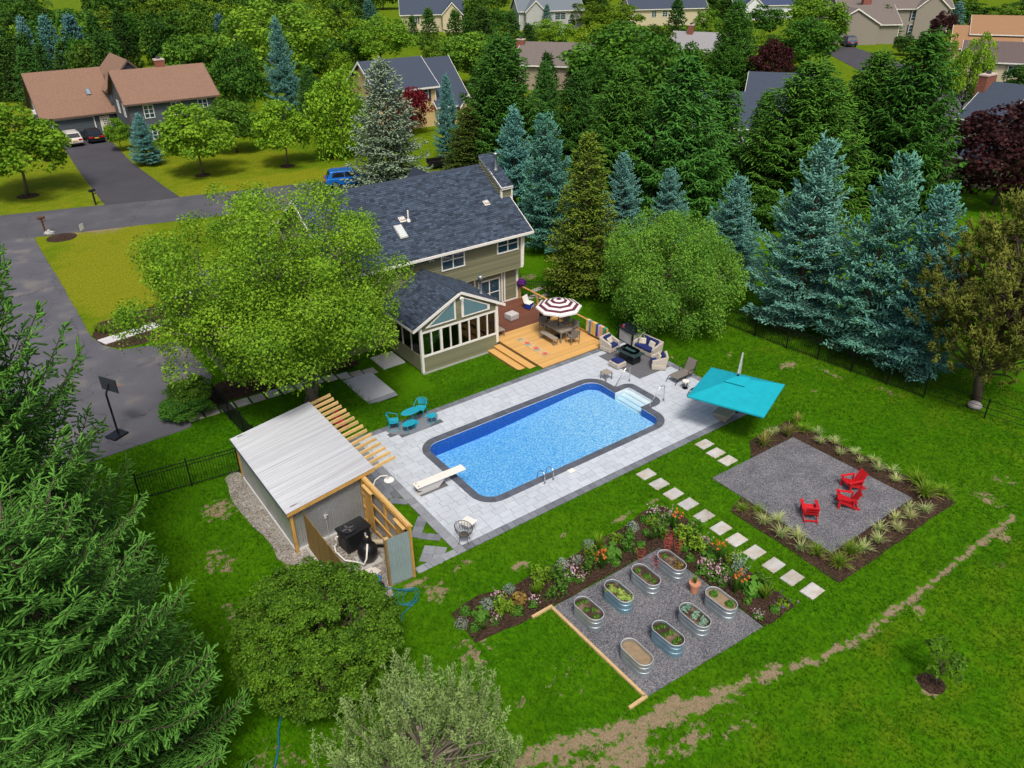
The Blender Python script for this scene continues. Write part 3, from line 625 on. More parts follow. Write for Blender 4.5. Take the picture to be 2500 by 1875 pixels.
def pine(name, seed, mat, H=8.0, R=3.0, bark=BARKG, clumps=120, nd=26, nl=.34, nr=.022, trunk=.18, up=.55, flat=1.0, top=1.0, shoot=1.0):
    r = np.random.default_rng(seed); tb = MB(); C = []
    while len(C) < clumps:
        d = unit(r.normal(size=3)); q = d*r.uniform(.5,1.0)
        zz = H*(trunk+1)/2 + q[2]*H*(1-trunk)/2*flat; w = R*(1.0 if zz < H*.55 else max(.12, (1-(zz/H-.55)/.45*top*.85)))
        C.append((q[0]*w, q[1]*w, min(zz, H)))
    C = np.array(C); ax = np.array([(0.03*H*math.sin(z*.7), .02*H*math.cos(z*.9), z) for z in np.linspace(0, H*.93, 8)]); ax[0] = (0,0,-.1)
    tb.tube([tuple(q) for q in ax], [H*.022*(1-.11*i)+.01 for i in range(8)], 8); P=[];D=[];L=[];R2=[];c=[]
    for q in C:
        zb = max(.12*H, q[2] - r.uniform(.08,.25)*H); j = np.argmin(abs(ax[:,2]-zb)); s_ = ax[j]
        tb.tube(limb_path(tuple(s_), tuple(q), .1, r, 5), [H*.006, H*.005, H*.004, H*.003, H*.002], 5, False)
        out = unit(q - np.array([0,0,q[2]-R*.8])); nsub = 5
        for _ in range(nsub):
            o = q + r.normal(size=3)*R*.085; ax2 = unit(out*.5 + np.array([0,0,up]) + r.normal(size=3)*.3); sh = nl*r.uniform(1.1,1.9)*shoot
            k = nd; s = r.uniform(0, 1, k)[:,None]; d = unit(ax2*.75 + unit(r.normal(size=(k,3)))*.65)
            P.append(o + ax2*s*sh); D.append(d); L.append(nl*r.uniform(.7,1.15,k)); R2.append(np.full(k, nr)); c.append(np.clip(r.normal(.42,.16)+r.normal(size=k)*.14+.2*s[:,0], 0, 1))
    P, D, L, R2, c = map(np.concatenate, (P, D, L, R2, c))
    return tb.mesh(name+'_trunk', bark, True), spin_mesh(name+'_crown', [(spindles(P, D, L, R2, r), c)], mat)

def plant_tree(name, proto, x, y, label, cat='tree', h=1.0, w=None, col=(1,1,1), rz=None, group=None, z=None):
    """proto: (trunk mesh, crown mesh); h, w scale it"""
    w = h if w is None else w
    o = thing(name, label, cat, (x, y, float(zf(x, y)) if z is None else z), random.uniform(0, 6.28) if rz is None else rz, group, (w, w, h))
    for nm, me in (('trunk', proto[0]), ('crown', proto[1])):
        c = link(nm, me, o); c.color = (*col, 1)
    return o

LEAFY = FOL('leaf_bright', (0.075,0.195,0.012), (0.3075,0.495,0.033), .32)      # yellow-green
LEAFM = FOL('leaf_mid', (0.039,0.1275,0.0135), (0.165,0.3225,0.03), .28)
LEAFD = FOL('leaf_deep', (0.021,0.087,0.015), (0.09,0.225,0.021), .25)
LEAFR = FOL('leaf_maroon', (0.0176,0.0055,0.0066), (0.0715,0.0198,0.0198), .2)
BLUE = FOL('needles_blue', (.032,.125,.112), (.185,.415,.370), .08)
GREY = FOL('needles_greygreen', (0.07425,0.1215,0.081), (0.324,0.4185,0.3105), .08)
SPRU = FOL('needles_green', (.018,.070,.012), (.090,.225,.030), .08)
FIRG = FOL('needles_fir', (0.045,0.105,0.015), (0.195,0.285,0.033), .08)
PINE = FOL('needles_pine', (0.0825,0.105,0.033), (0.3525,0.375,0.165), .1)
LEAFB = FOL('leaf_privet', (.014,.060,.006), (.150,.310,.020), .25)
PINEB = FOL('needles_rusty', (.060,.066,.014), (.225,.205,.045), .1)
# ------------------------------------------------------------------ tree prototypes
PT = {}
PT['maple0'] = broadleaf('maple0', 11, LEAFY, W=.46, trunk=.20, clumps=80, leaves=7500, lsize=.050, crad=.15, tr=.017)
PT['maple1'] = broadleaf('maple1', 12, LEAFM, W=.44, trunk=.14, clumps=95, leaves=9000, lsize=.045, crad=.14, tr=.018)
PT['deep0'] = broadleaf('deep0', 13, LEAFD, W=.42, trunk=.10, clumps=90, leaves=8000, lsize=.046, crad=.15, tr=.018)
PT['light0'] = broadleaf('light0', 14, LEAFY, W=.52, trunk=.08, clumps=110, leaves=10000, lsize=.040, crad=.13, tr=.02, lobes=11)
PT['maroon0'] = broadleaf('maroon0', 15, LEAFR, W=.55, trunk=.06, clumps=90, leaves=9000, lsize=.046, crad=.15, tr=.018, low=.6)
PT['willow0'] = broadleaf('willow0', 16, LEAFY, W=.42, trunk=.04, clumps=90, leaves=9000, lsize=.042, crad=.16, tr=.02, hang=.8, low=.8)
PT['far0'] = broadleaf('far0', 17, LEAFM, W=.46, trunk=.05, clumps=60, leaves=3600, lsize=.066, crad=.17, tr=.02, low=.5)
PT['far1'] = broadleaf('far1', 18, LEAFY, W=.50, trunk=.05, clumps=60, leaves=3600, lsize=.066, crad=.17, tr=.02, low=.5, lobes=10)
PT['far2'] = broadleaf('far2', 19, LEAFD, W=.44, trunk=.05, clumps=60, leaves=3600, lsize=.066, crad=.17, tr=.02, low=.5)
PT['blue0'] = conifer('blue0', 21, BLUE, 11, 3.1, whorl=.58, nb=8, fing=.27, fr=.050, droop=.22, hang=.05, taper=.78, dens=.9, bare=1.3, upturn=.30, blunt=True, jitter=.32)
PT['blue1'] = conifer('blue1', 22, BLUE, 10, 3.0, whorl=.62, nb=8, fing=.28, fr=.052, droop=.28, hang=.12, taper=.72, dens=.85, bare=1.3, upturn=.30, lean=.6, blunt=True, jitter=.32)
PT['grey0'] = conifer('grey0', 23, GREY, 11, 3.4, whorl=.50, nb=7, fing=.42, fr=.075, droop=.22, hang=.25, taper=.80, dens=.8, bare=.3, upturn=.22)
PT['fir0'] = conifer('fir0', 24, FIRG, 10.5, 2.5, whorl=.40, nb=7, fing=.32, fr=.055, droop=.15, hang=.1, taper=.80, dens=.9, bare=.7, upturn=.12)
PT['nor0'] = conifer('nor0', 25, SPRU, 14, 4.4, whorl=.55, nb=9, fing=.42, fr=.062, droop=.32, hang=.85, taper=.74, dens=1.0, bare=.3, upturn=.45, blunt=True, jitter=.28)
PT['nor1'] = conifer('nor1', 26, SPRU, 14, 4.0, whorl=.58, nb=9, fing=.46, fr=.066, droop=.40, hang=1.0, taper=.82, dens=.95, bare=.3, upturn=.5, blunt=True, jitter=.28)
PT['farsp'] = conifer('farsp', 27, SPRU, 12, 3.2, whorl=.8, nb=7, fing=.75, fr=.14, droop=.2, hang=.3, taper=.85, dens=.75, bare=.3, upturn=.3)
PT['farbl'] = conifer('farbl', 28, BLUE, 12, 3.0, whorl=.75, nb=7, fing=.70, fr=.14, droop=.2, hang=.15, taper=.85, dens=.75, bare=.3, upturn=.3)
HSP = {'blue0':11,'blue1':10,'grey0':11,'fir0':10.5,'nor0':14,'nor1':14,'farsp':12,'farbl':12}; RSP = {'blue0':3.1,'blue1':3.0,'grey0':3.4,'fir0':2.5,'nor0':4.4,'nor1':4.0,'farsp':3.2,'farbl':3.0}
WSP = {'maple0':.5,'maple1':.48,'deep0':.46,'light0':.56,'maroon0':.6,'willow0':.46,'far0':.52,'far1':.56,'far2':.5}
def at(proto, name, bx, by, ty, hw, label, cat='tree', col=(1,1,1), group=None, rz=None, hk=1.0):
    """stand a copy of a prototype at ground pixel (bx,by) with its top at row ty and half width hw pixels"""
    x, y = G(bx, by); H = HT(x, y, ty)*hk; w = hw/ppm(x, y, H*.4)
    if proto in HSP: return plant_tree(name, PT[proto], x, y, label, cat, H/HSP[proto], w/RSP[proto], col, rz, group)
    return plant_tree(name, PT[proto], x, y, label, cat, H, w/WSP[proto], col, rz, group)
# the row of conifers beyond the lawn, from the house to the right
at('blue0','blue_spruce',1257,560,268,82,'slim blue spruce touching the right gable of the olive house',col=(.95,1.05,1.05))
at('blue1','blue_spruce',1343,612,283,92,'grey-green spruce between the house gable and the bright fir',col=(.80,.92,.78))
at('fir0','fir_tree',1424,716,326,105,'bright green fir just behind the black fence by the deck',col=(1.15,1.1,1.0))
at('blue0','blue_spruce',1512,600,376,66,'small blue spruce right of the bright fir',col=(1.05,1.05,1.05))
at('blue1','blue_spruce',1632,590,414,58,'thin-topped blue spruce above the round apple tree',col=(1.1,1.1,1.05))
at('blue0','blue_spruce',1768,705,433,92,'blue spruce just right of the round apple tree',col=(1.0,1.05,1.0))
at('blue0','blue_spruce',1936,800,343,138,'tallest bright blue spruce behind the black fence',col=(1.12,1.12,1.02))
at('blue1','blue_spruce',2082,866,384,126,'greener blue spruce second from the right end of the fence',col=(1.0,1.08,.92))
at('blue1','blue_spruce',2215,915,463,118,'leaning blue spruce beside the rusty pine',col=(.92,1.02,.98))
at('nor0','norway_spruce',1228,425,88,136,'broad dark spruce rising behind the olive house roof',col=(.9,1.0,.95))
at('nor1','norway_spruce',1405,420,175,85,'dark narrow spruce between two broad green spruces',col=(.75,.85,.85))
at('nor0','norway_spruce',1510,520,165,136,'green spruce with drooping boughs above the small blue spruce',col=(1.15,1.2,1.0))
at('nor1','norway_spruce',1645,540,140,156,'tall bluish drooping spruce behind the round apple tree',col=(1.05,1.25,1.35))
at('nor1','norway_spruce',1735,500,190,115,'drooping spruce beside the white house',col=(1.0,1.15,1.05))
at('nor0','norway_spruce',1935,520,150,183,'broad green spruce right of the white house',col=(1.25,1.25,.95))
at('nor0','norway_spruce',2085,470,130,134,'green spruce with pale tips under the tan house',col=(1.1,1.15,.85))
at('nor1','norway_spruce',2180,500,80,152,'widest dark spruce left of the brick chimney house',col=(.8,.95,.8))
at('nor0','norway_spruce',1775,250,2,79,'upright green spruce between the two grey roofs',col=(1.0,1.1,.85))
at('grey0','grey_spruce',955,462,150,112,'big grey-green spruce rising behind the blue parked car',col=(1.1,1.12,1.05))
at('blue0','blue_spruce',1098,392,186,40,'slender blue spruce in front of the yellow house',col=(.85,1.0,1.0))
at('fir0','dark_fir',1150,440,262,82,'brownish dark fir left of the broad dark spruce',col=(.60,.62,.75))
at('blue0','blue_spruce',365,402,280,44,'small blue spruce beside the brown-roofed house',col=(1.0,1.1,1.1))
at('blue0','blue_spruce',708,300,48,52,'tall blue-grey spruce behind the three young maples',col=(.85,.92,.9))
at('nor1','norway_spruce',768,320,160,48,'dull green spruce beside the bright weeping tree',col=(.95,1.0,1.2))
at('nor1','norway_spruce',1842,470,225,72,'slim spruce in front of the white house',col=(1.05,1.15,.9))
at('nor1','norway_spruce',1332,330,150,52,'grey-green spruce in front of the taupe gable',col=(1.0,1.1,1.25))
at('deep0','dark_tree',1600,330,95,95,'wide dark crown above the bluish drooping spruce',col=(1.1,1.1,.95))
at('maple1','leafy_tree',1700,215,120,55,'leafy tree below the grey-roofed house',col=(.9,.9,.8))
at('deep0','dark_tree',1455,330,150,62,'dark crown between the drooping spruces',col=(.8,.85,.8))
# leafy trees of the middle distance
at('maple0','maple_tree',68,478,270,118,'bright maple at the left edge above the driveway',col=(.80,.88,.9))
at('maple0','maple_tree',495,427,265,88,'bright maple in front of the brown-roofed house windows',col=(.95,1.0,1.0))
at('maple0','maple_tree',702,405,256,68,'smallest bright maple on the dry front lawn',col=(1.0,1.05,1.0))
at('maple1','round_tree',578,372,244,62,'round mid-green tree behind two bright maples')
at('willow0','weeping_tree',840,382,160,74,'bright weeping tree left of the grey-green spruce',col=(1.1,1.15,1.1))
at('maroon0','red_maple',1010,330,215,48,'deep red maple in front of the yellow house',col=(3.2,.9,1.5))
at('light0','spreading_tree',690,215,8,135,'broad pale green tree behind the tall blue-grey spruce',col=(.95,1.0,1.2))
at('maple1','maple_tree',512,262,84,85,'full green tree right of the brick chimney',col=(.95,1.0,1.0))
at('deep0','dark_tree',612,300,110,58,'dark upright tree left of the tall blue-grey spruce')
at('light0','spreading_tree',935,165,45,88,'round bright tree behind the yellow house',col=(.85,.95,1.0))
at('maple1','maple_tree',1150,215,80,78,'loose light green tree left of the broad dark spruce',col=(1.25,1.2,1.1))
at('light0','spreading_tree',1345,118,52,60,'round light tree below the top grey house')
at('deep0','dark_tree',1500,250,60,120,'wide green tree above the drooping spruces',col=(1.3,1.25,1.1))
at('maroon0','red_maple',1855,250,100,75,'dark maroon maple between two green spruces',col=(1,1,1))
at('maroon0','red_maple',2290,118,30,34,'dark maroon tree beside the tan house porch',col=(.9,.9,1))
at('maroon0','red_maple',2425,500,270,155,'largest dark maroon maple at the right edge',col=(.85,.95,1.0))
at('light0','bright_tree',2335,310,95,52,'bright yellow-green tree left of the brick chimney',col=(1.1,1.1,1.1))
at('maple1','leafy_tree',1985,120,0,72,'tall yellow-green tree left of the tan house',col=(1.35,1.25,1.0))
at('deep0','leafy_tree',1960,175,45,70,'dense green tree standing left of the grey road',col=(1.1,1.1,.9))
# round apple tree by the lawn
PT['apple'] = broadleaf('apple', 31, LEAFM, W=.60, trunk=.05, clumps=190, leaves=75000, lsize=.0175, crad=.115, tr=.020, lobes=12, hang=.7, low=.9, flat=1.0)
WSP['apple'] = .66
at('apple','apple_tree',1632,792,520,178,'round light green apple tree on the lawn by the fence',col=(1.45,1.45,1.7))
# big leafy tree by the shed
PT['pear'] = broadleaf('pear', 33, LEAFY, bark=BARKG, W=.54, trunk=.20, clumps=260, leaves=118000, lsize=.0115, crad=.085, tr=.020, lobes=14, hang=.35, low=.55, thin=.16, forks=3, flat=.95)
_px, _py = 11.3, 34.4
plant_tree('pear_tree', PT['pear'], _px, _py, 'big many-trunked leafy tree overhanging the house and driveway', 'tree', 11.4, 11.7, (1.02,1.06,1.1), 2.2)
# near conifers at the left edge
PT['near0'] = conifer('near0', 41, SPRU, 15.0, 4.8, whorl=.66, nb=8, fing=.30, fr=.036, droop=.36, hang=.45, taper=.50, dens=1.05, bare=.3, upturn=.62, twig=.72, tipcol=.40, blunt=True, jitter=.26)
plant_tree('norway_spruce', PT['near0'], -2.3, 25.6, 'huge drooping spruce filling the left edge of the picture', 'tree', 1.12, 1.05, (1.35,1.35,1.5), .4)
plant_tree('norway_spruce', PT['near0'], -1.4, 17.4, 'shorter spruce at the bottom left corner', 'tree', .66, .84, (1.35,1.38,1.55), 2.9)
# clipped round bush, young pine, rusty pine
PT['bush'] = broadleaf('bush', 43, LEAFB, W=.55, trunk=.02, clumps=760, leaves=110000, lsize=.019, crad=.062, tr=.012, lobes=5, low=1.0, flat=1.0, thin=-.12, shell=(.72,.98), lumpy=.5)
plant_tree('round_bush', PT['bush'], 5.05, 17.75, 'large dense round bush in front of the pump enclosure', 'bush', 4.05, 4.75, (1,1,1), 1.0)
PT['pine0'] = pine('pine0', 44, PINE, 5.6, 2.6, clumps=170, nd=44, nl=.15, nr=.014, up=1.9, top=.25, shoot=3.0)
plant_tree('young_pine', PT['pine0'], 5.15, 11.15, 'pale upright-shooted pine at the bottom edge', 'tree', .92, 1.0, (1.1,1.5,1.15), .3)
PT['pine1'] = pine('pine1', 45, PINEB, 10.5, 4.0, bark=BARK, clumps=240, nd=34, nl=.28, nr=.026, trunk=.16, up=.35, top=.7, shoot=1.4)
_x, _y = G(2385, 978); plant_tree('rusty_pine', PT['pine1'], _x, _y, 'olive and rust coloured pine at the right end of the fence', 'tree', 1.0, 1.0, (1.15,1.4,1.1), 1.2)
_x, _y = G(2283, 1672); PT['sap'] = broadleaf('sap', 46, LEAFM, W=.40, trunk=.25, clumps=14, leaves=420, lsize=.085, crad=.17, tr=.016)
plant_tree('sapling', PT['sap'], _x, _y, 'small scruffy sapling alone on the dark lawn', 'sapling', 1.75, 1.6, (.75,.8,.7))
for bx, by, ty, hw, lb in ((298,368,292,30,'round shrub beside the brown-roofed house garage'),(420,372,325,26,'low shrub between small blue spruce and maple')):
    at('maple0','foundation_shrub',bx,by,ty,hw,lb,'shrub',(.75,.85,.9))
at('deep0','mailbox_shrub',455,1012,975,60,'leafy shrub at the corner of the worn driveway','shrub',(1.2,1.2,1.2)); at('maple1','leafy_shrub',470,985,930,55,'shrub under the left limbs of the big leafy tree','shrub')
for i, (bx, by, ty, hw) in enumerate(((1268,612,590,14),(1575,565,500,40),(1690,560,480,45),(1870,560,470,50))):
    at('deep0','understorey_shrub',bx,by,ty,hw,'dark shrub under the conifers, %s from the house' % nth(i),'shrub')
# ------------------------------------------------------------------ background trees
bgr = random.Random(5)
bg = [('farbl',92,195,42,30),('farbl',150,200,40,36),('farbl',212,215,38,42),('farsp',262,200,35,36),('farsp',322,185,30,38),('farbl',552,145,36,28),('farsp',30,240,60,60),('farsp',95,255,120,45),('far2',420,190,40,45),
      ('farsp',880,100,20,35),('farsp',830,130,15,34),('farbl',905,70,0,26),('farsp',1115,130,28,36),('farsp',1180,140,20,40),('farsp',1250,150,30,38),('farsp',1050,120,22,30),('farbl',1335,75,12,16),('farbl',1363,120,68,26),('farsp',1290,130,60,30),
      ('far1',1440,70,8,55),('far1',1520,80,10,50),('farsp',1645,130,0,36),('far1',1720,110,22,32),('far2',1860,90,15,45),('farbl',2325,85,5,26),('far2',2390,70,10,50),('far1',2440,75,12,48),('far2',2480,60,0,50),('far1',2300,160,80,25),
      ('far1',1830,115,70,40),('farsp',2150,100,15,46),('far2',2205,135,85,28),('far1',2400,165,142,24),('far1',2445,160,138,28),('far2',2480,225,160,40),('far1',1010,70,18,22),('far2',1210,75,22,30)]
KW = {'farbl':('blue_spruce','bluish spruce'),'farsp':('dark_spruce','dark spruce'),'far0':('leafy_tree','mid-green leafy tree'),'far1':('leafy_tree','yellow-green leafy tree'),'far2':('leafy_tree','deep green leafy tree')}
woods = []
for k, bx, by, ty, hw in bg: woods.append((k, bx, by, ty, hw))
for i in range(95):                                        # the wood behind the brown-roofed house
    bx = bgr.uniform(-60, 830); by = bgr.uniform(70, 185) - abs(bx-300)*.02; woods.append((bgr.choice(('far0','far1','far0','far2','far2')), bx, by, by-bgr.uniform(70,125), bgr.uniform(38,62)))
for i in range(120):                                        # trees behind the top row of houses
    bx = bgr.uniform(800, 2560); by = bgr.uniform(-30, 48)
    if any(abs(bx-c) < w for c, w in ((1045,75),(1330,75),(1620,85),(1860,60),(2170,140),(2440,90))): by = bgr.uniform(-28, -6)
    woods.append((bgr.choice(('far0','far1','far2','farsp')), bx, by, by-bgr.uniform(45,80), bgr.uniform(30,52)))
for i in range(16):
    bx = bgr.uniform(-80, 330); woods.append((bgr.choice(('far2','far0','farsp')), bx, bgr.uniform(190,250), bgr.uniform(70,120), bgr.uniform(34,50)))
HB = [(940,1120,110,330),(965,1120,0,62),(1265,1405,0,75),(1540,1700,0,60),(1800,1920,0,50),(2010,2310,0,125),(2340,2500,60,205),(2280,2500,190,430),(1675,1740,75,150),(1760,1880,225,400),(1290,1440,110,185),(40,560,130,420),(1040,1120,330,420),(1990,2100,110,180),(1700,1790,225,330)]
for i in range(110):
    bx = bgr.uniform(760, 2520); by = bgr.uniform(60, 330); ty = by-bgr.uniform(55,95); hw = bgr.uniform(26,46)
    if any(a-hw < bx < b_+hw and c < by and ty < d for a, b_, c, d in HB): continue
    woods.append((bgr.choice(('far0','far1','far2','farsp','far0')), bx, by, ty, hw))
woods += [('farsp',1335,255,132,38),('far2',1450,240,118,60),('far0',1560,215,95,60),('farsp',1400,250,150,34),('far2',1660,250,110,48),('far0',1590,160,62,55),('far1',1450,140,60,50),('farsp',1010,110,40,20),('far2',1180,120,40,44),('far0',760,110,10,48),('far1',1070,160,95,40),('far0',1245,190,100,34)]
woods.sort(key=lambda q: (q[0], q[1])); cnt = {}
for k, *_ in woods: cnt[k] = cnt.get(k, 0)+1
ix = {}
for k, bx, by, ty, hw in woods:
    i = ix.get(k, 0); ix[k] = i+1; nm, ds = KW[k]; v = bgr.uniform(.48, .95)
    at(k, nm, bx, by, ty, hw, '%s in the wood or row behind the houses, %s from the left' % (ds, nth(i)), 'tree', (v*bgr.uniform(.85,1.15), v, v*bgr.uniform(.8,1.2)), 'trees behind the houses')
# ------------------------------------------------------------------ building helpers
TRIM = M('white_trim', (.74,.73,.70), .6, var=.05)
OLIVE = M('olive_siding', (.178,.182,.110), .7, var=.06, sc=2)
DGLASS = GLASS('window_glass_dark', (.018,.055,.085)); 
def clear_glass():
    m = bpy.data.materials.new('clear_glass'); m.use_nodes = True; nt = m.node_tree; nt.nodes.clear(); L = nt.links
    out = _nn(nt, 'ShaderNodeOutputMaterial'); tr = _nn(nt, 'ShaderNodeBsdfTransparent'); tr.inputs[0].default_value = (.80,.90,.92,1)
    gl = _nn(nt, 'ShaderNodeBsdfGlossy'); gl.inputs['Roughness'].default_value = .02; fr = _nn(nt, 'ShaderNodeFresnel'); fr.inputs[0].default_value = 1.6
    ms = _nn(nt, 'ShaderNodeMixShader'); L.new(fr.outputs[0], ms.inputs[0]); L.new(tr.outputs[0], ms.inputs[1]); L.new(gl.outputs[0], ms.inputs[2]); L.new(ms.outputs[0], out.inputs['Surface']); return m
CGLASS = clear_glass()
CONC = M('concrete', (.42,.42,.41), .85, var=.12, sc=3, bump=.15)
def shingle_mat(name, dark, light):
    m = M(name, dark, .85, var=.10, sc=30, bump=.3, bsc=120); nt = m.node_tree; L = nt.links
    hs = [n for n in nt.nodes if n.type == 'HUE_SAT'][0]; at_ = _nn(nt, 'ShaderNodeAttribute', attribute_name='rnd')
    mx = _nn(nt, 'ShaderNodeMix', data_type='RGBA'); L.new(at_.outputs['Fac'], mx.inputs[0]); mx.inputs[6].default_value = _rgba(dark); mx.inputs[7].default_value = _rgba(light); L.new(mx.outputs[2], hs.inputs['Color']); return m
OLIVEL = shingle_mat('olive_lap_board', (.138,.142,.084), (.205,.210,.130))
SHING = shingle_mat('blue_grey_shingles', (.021,.031,.052), (.066,.097,.148))
def shingles(name, o, u, v, wu, lv, parent, keep=None, tab=.32, exp=.145, seed=1):
    """shingle tabs on a slope: o lower left corner, u along the eave, v up the slope"""
    r = np.random.default_rng(seed); o, u, v = (np.array(q, float) for q in (o, u, v)); u /= np.linalg.norm(u); v /= np.linalg.norm(v); n = np.cross(u, v)
    if n[2] < 0: n = -n
    Q = []; rn = []; j = 0; t = 0.0
    while t < lv-.02:
        s = -r.uniform(0, tab)
        while s < wu:
            w = tab*r.uniform(.55, 1.25); a, c = max(s, 0), min(s+w, wu)
            if c-a > .03 and (keep is None or keep(*(o+u*(a+c)/2+v*(t+exp/2)))):
                th = r.uniform(.010, .022); e = min(t+exp*1.12, lv); g = .004
                p = [o+u*(a+g)+v*t+n*.004, o+u*(c-g)+v*t+n*.004, o+u*(c-g)+v*t+n*(th+.012), o+u*(a+g)+v*t+n*(th+.012), o+u*(a+g)+v*e+n*.006, o+u*(c-g)+v*e+n*.006]
                k = np.clip(r.normal(.42,.27),0,1); Q += [[p[0],p[1],p[2],p[3]],[p[3],p[2],p[5],p[4]]]; rn += [k,k]
            s += w
        t += exp; j += 1
    return tag(link(name, raw_mesh(name, np.array(Q).reshape(-1,3), 4, SHING, np.array(rn)), parent), None, None, None, 'stuff')
def siding(name, a, b, z0, z1, out, mat, parent, exp=.15, top=None, holes=()):
    """lap boards on the wall from a to b (x,y), facing out; top(t) gives the wall top at fraction t"""
    a = np.array(a, float); b = np.array(b, float); L_ = np.linalg.norm(b-a); d = (b-a)/L_; o = np.array(out, float); q = MB(); z = z0
    while z < z1-.02:
        zt = min(z+exp*1.08, z1); spans = [(0., L_)]
        if top is not None:
            ts = [t for t in np.linspace(0, 1, 241) if top(t) > z+.05]
            if not ts: break
            spans = [(min(ts)*L_, max(ts)*L_)]; 
        for h0, h1, hz0, hz1 in holes:
            if z+exp*.5 > hz0 and z+exp*.5 < hz1: spans = [s for p0, p1 in spans for s in ((p0, min(p1, h0)), (max(p0, h1), p1)) if s[1]-s[0] > .02]
        for p0, p1 in spans:
            A, B = a+d*p0, a+d*p1; f = lambda P, k, zz: (P[0]+o[0]*k, P[1]+o[1]*k, zz)
            q.add([f(A,.0,z),f(B,.0,z),f(B,.034,z),f(A,.034,z),f(A,.004,zt),f(B,.004,zt)], [(0,1,2,3),(3,2,5,4)])
        z += exp
    o_ = q.build(name, OLIVEL if mat is OLIVE else mat, parent); k_ = len(q.f); rr_ = np.repeat(np.random.default_rng(k_).random(k_//2+1), 2)[:k_]
    at_ = o_.data.attributes.new('rnd', 'FLOAT', 'FACE'); at_.data.foreach_set('value', rr_.astype(np.float32))
    return tag(o_, None, None, None, 'stuff')
def window(parent, x, y, z, w, h, rz=0, nx=2, ny=2, fm=None, gm=None, ft=.08, mt=.045, name='window'):
    """x,y,z: lower middle of the window on its wall, facing local -y turned by rz"""
    fm = fm or TRIM; q = MB()
    q.box(-w/2-ft,w/2+ft,-.05,.02,-ft,0).box(-w/2-ft,w/2+ft,-.05,.02,h,h+ft).box(-w/2-ft,-w/2,-.048,.02,0,h).box(w/2,w/2+ft,-.048,.02,0,h)
    for i in range(1, nx): q.box(-w/2+w*i/nx-mt/2*(1.6 if i*2 == nx else 1), -w/2+w*i/nx+mt/2*(1.6 if i*2 == nx else 1), -.042,.0,0,h)
    for j in range(1, ny): q.box(-w/2,w/2,-.038,.0,h*j/ny-mt/2,h*j/ny+mt/2)
    o = q.build(name, fm, parent, (x, y, z), rz); MB().box(-w/2+.003,w/2-.003,-.018,.01,.003,h-.003).build('pane', gm or DGLASS, o); return o

# ------------------------------------------------------------------ the olive house
house = thing('house', 'two-storey olive sided house with dark shingle roof and glazed sunroom', 'house', (0,0,0))
HX0, HX1, HY, HYB, RY_, RZ_ = 15.9, 28.38, 38.4, 47.3, 42.9, 8.1
EY, EZ = 38.0, 4.82; SL = (RZ_-EZ)/(RY_-EY)
def rz_front(y): return EZ + SL*(y-EY)
MB().box(HX0, HX1, HY, HYB, 2.38, 4.95).box(HX0, HX1-.08, HY+.45, HYB, -.6, 2.39).build('wall', OLIVE, house)
for x in (HX0+.002, HX1-.202): MB().prism3([(x,HY,4.9),(x,HYB,4.9),(x,HYB,rz_front(2*RY_-HYB)-.12),(x,RY_,RZ_-.15),(x,HY,rz_front(HY)-.12)], (.2,0,0)).build('gable_wall', OLIVE, house)
siding('siding', (HX0,HY),(HX1,HY), 2.38, 5.0, (0,-1), OLIVE, house, holes=((6.4,8.2,3.5,4.75),(10.5,12.2,3.7,4.7)))
siding('siding', (23.5,HY+.45),(HX1-.08,HY+.45), .1, 2.38, (0,-1), OLIVE, house, holes=((1.75,3.45,.1,1.95),))
siding('siding', (HX1,HYB),(HX1,HY), 2.38, 8.1, (1,0), OLIVE, house, top=lambda t: rz_front(min(HYB-(HYB-HY)*t, 2*RY_-(HYB-(HYB-HY)*t)))-.15)
siding('siding', (HX1-.08,HYB),(HX1-.08,HY+.45), -.2, 2.38, (1,0), OLIVE, house)
MB().box(HX0-.25,HX1+.02,HY+.02,HY+.43,2.34,2.385).build('overhang_soffit', TRIM, house)
rf = MB()                                                   # roof deck, front and back slopes
rf.prism3([(15.5,EY,EZ-.10),(15.5,RY_,RZ_-.10),(15.5,RY_,RZ_+.0),(15.5,EY,EZ+.0)], (13.45,0,0)); rf.prism3([(15.5,2*RY_-EY,EZ-.10),(15.5,2*RY_-EY,EZ),(15.5,RY_,RZ_-.001),(15.5,RY_,RZ_-.101)], (13.45,0,0))
roof = rf.build('roof', SHING, house); vlen = math.hypot(RY_-EY, RZ_-EZ)
shingles('shingles', (15.48,EY-.03,EZ-.02), (1,0,0), (0,RY_-EY,RZ_-EZ), 13.49, vlen+.03, roof, seed=3)
shingles('shingles', (15.48,2*RY_-EY+.03,EZ-.02), (1,0,0), (0,-(RY_-EY),RZ_-EZ), 13.49, vlen+.03, roof, tab=.5, exp=.3, seed=4)
MB().prism3([(15.46,RY_-.17,RZ_-.09),(15.46,RY_,RZ_+.045),(15.46,RY_+.17,RZ_-.09),(15.46,RY_,RZ_+.01)], (13.53,0,0)).build('ridge_cap', M('ridge_cap', (.035,.05,.08), .85, var=.2, sc=8), roof)
MB().box(15.46,28.99,EY-.14,EY-.035,EZ-.16,EZ-.02).build('gutter', TRIM, house)
fa = MB()
for x in (15.42, 28.955):
    fa.prism3([(x,EY-.04,EZ-.20),(x,EY-.04,EZ+.005),(x,RY_,RZ_+.005),(x,2*RY_-EY+.04,EZ+.005),(x,2*RY_-EY+.04,EZ-.20),(x,RY_,RZ_-.20)], (.05,0,0))
fa.build('rake_board', TRIM, house)
tb = MB()
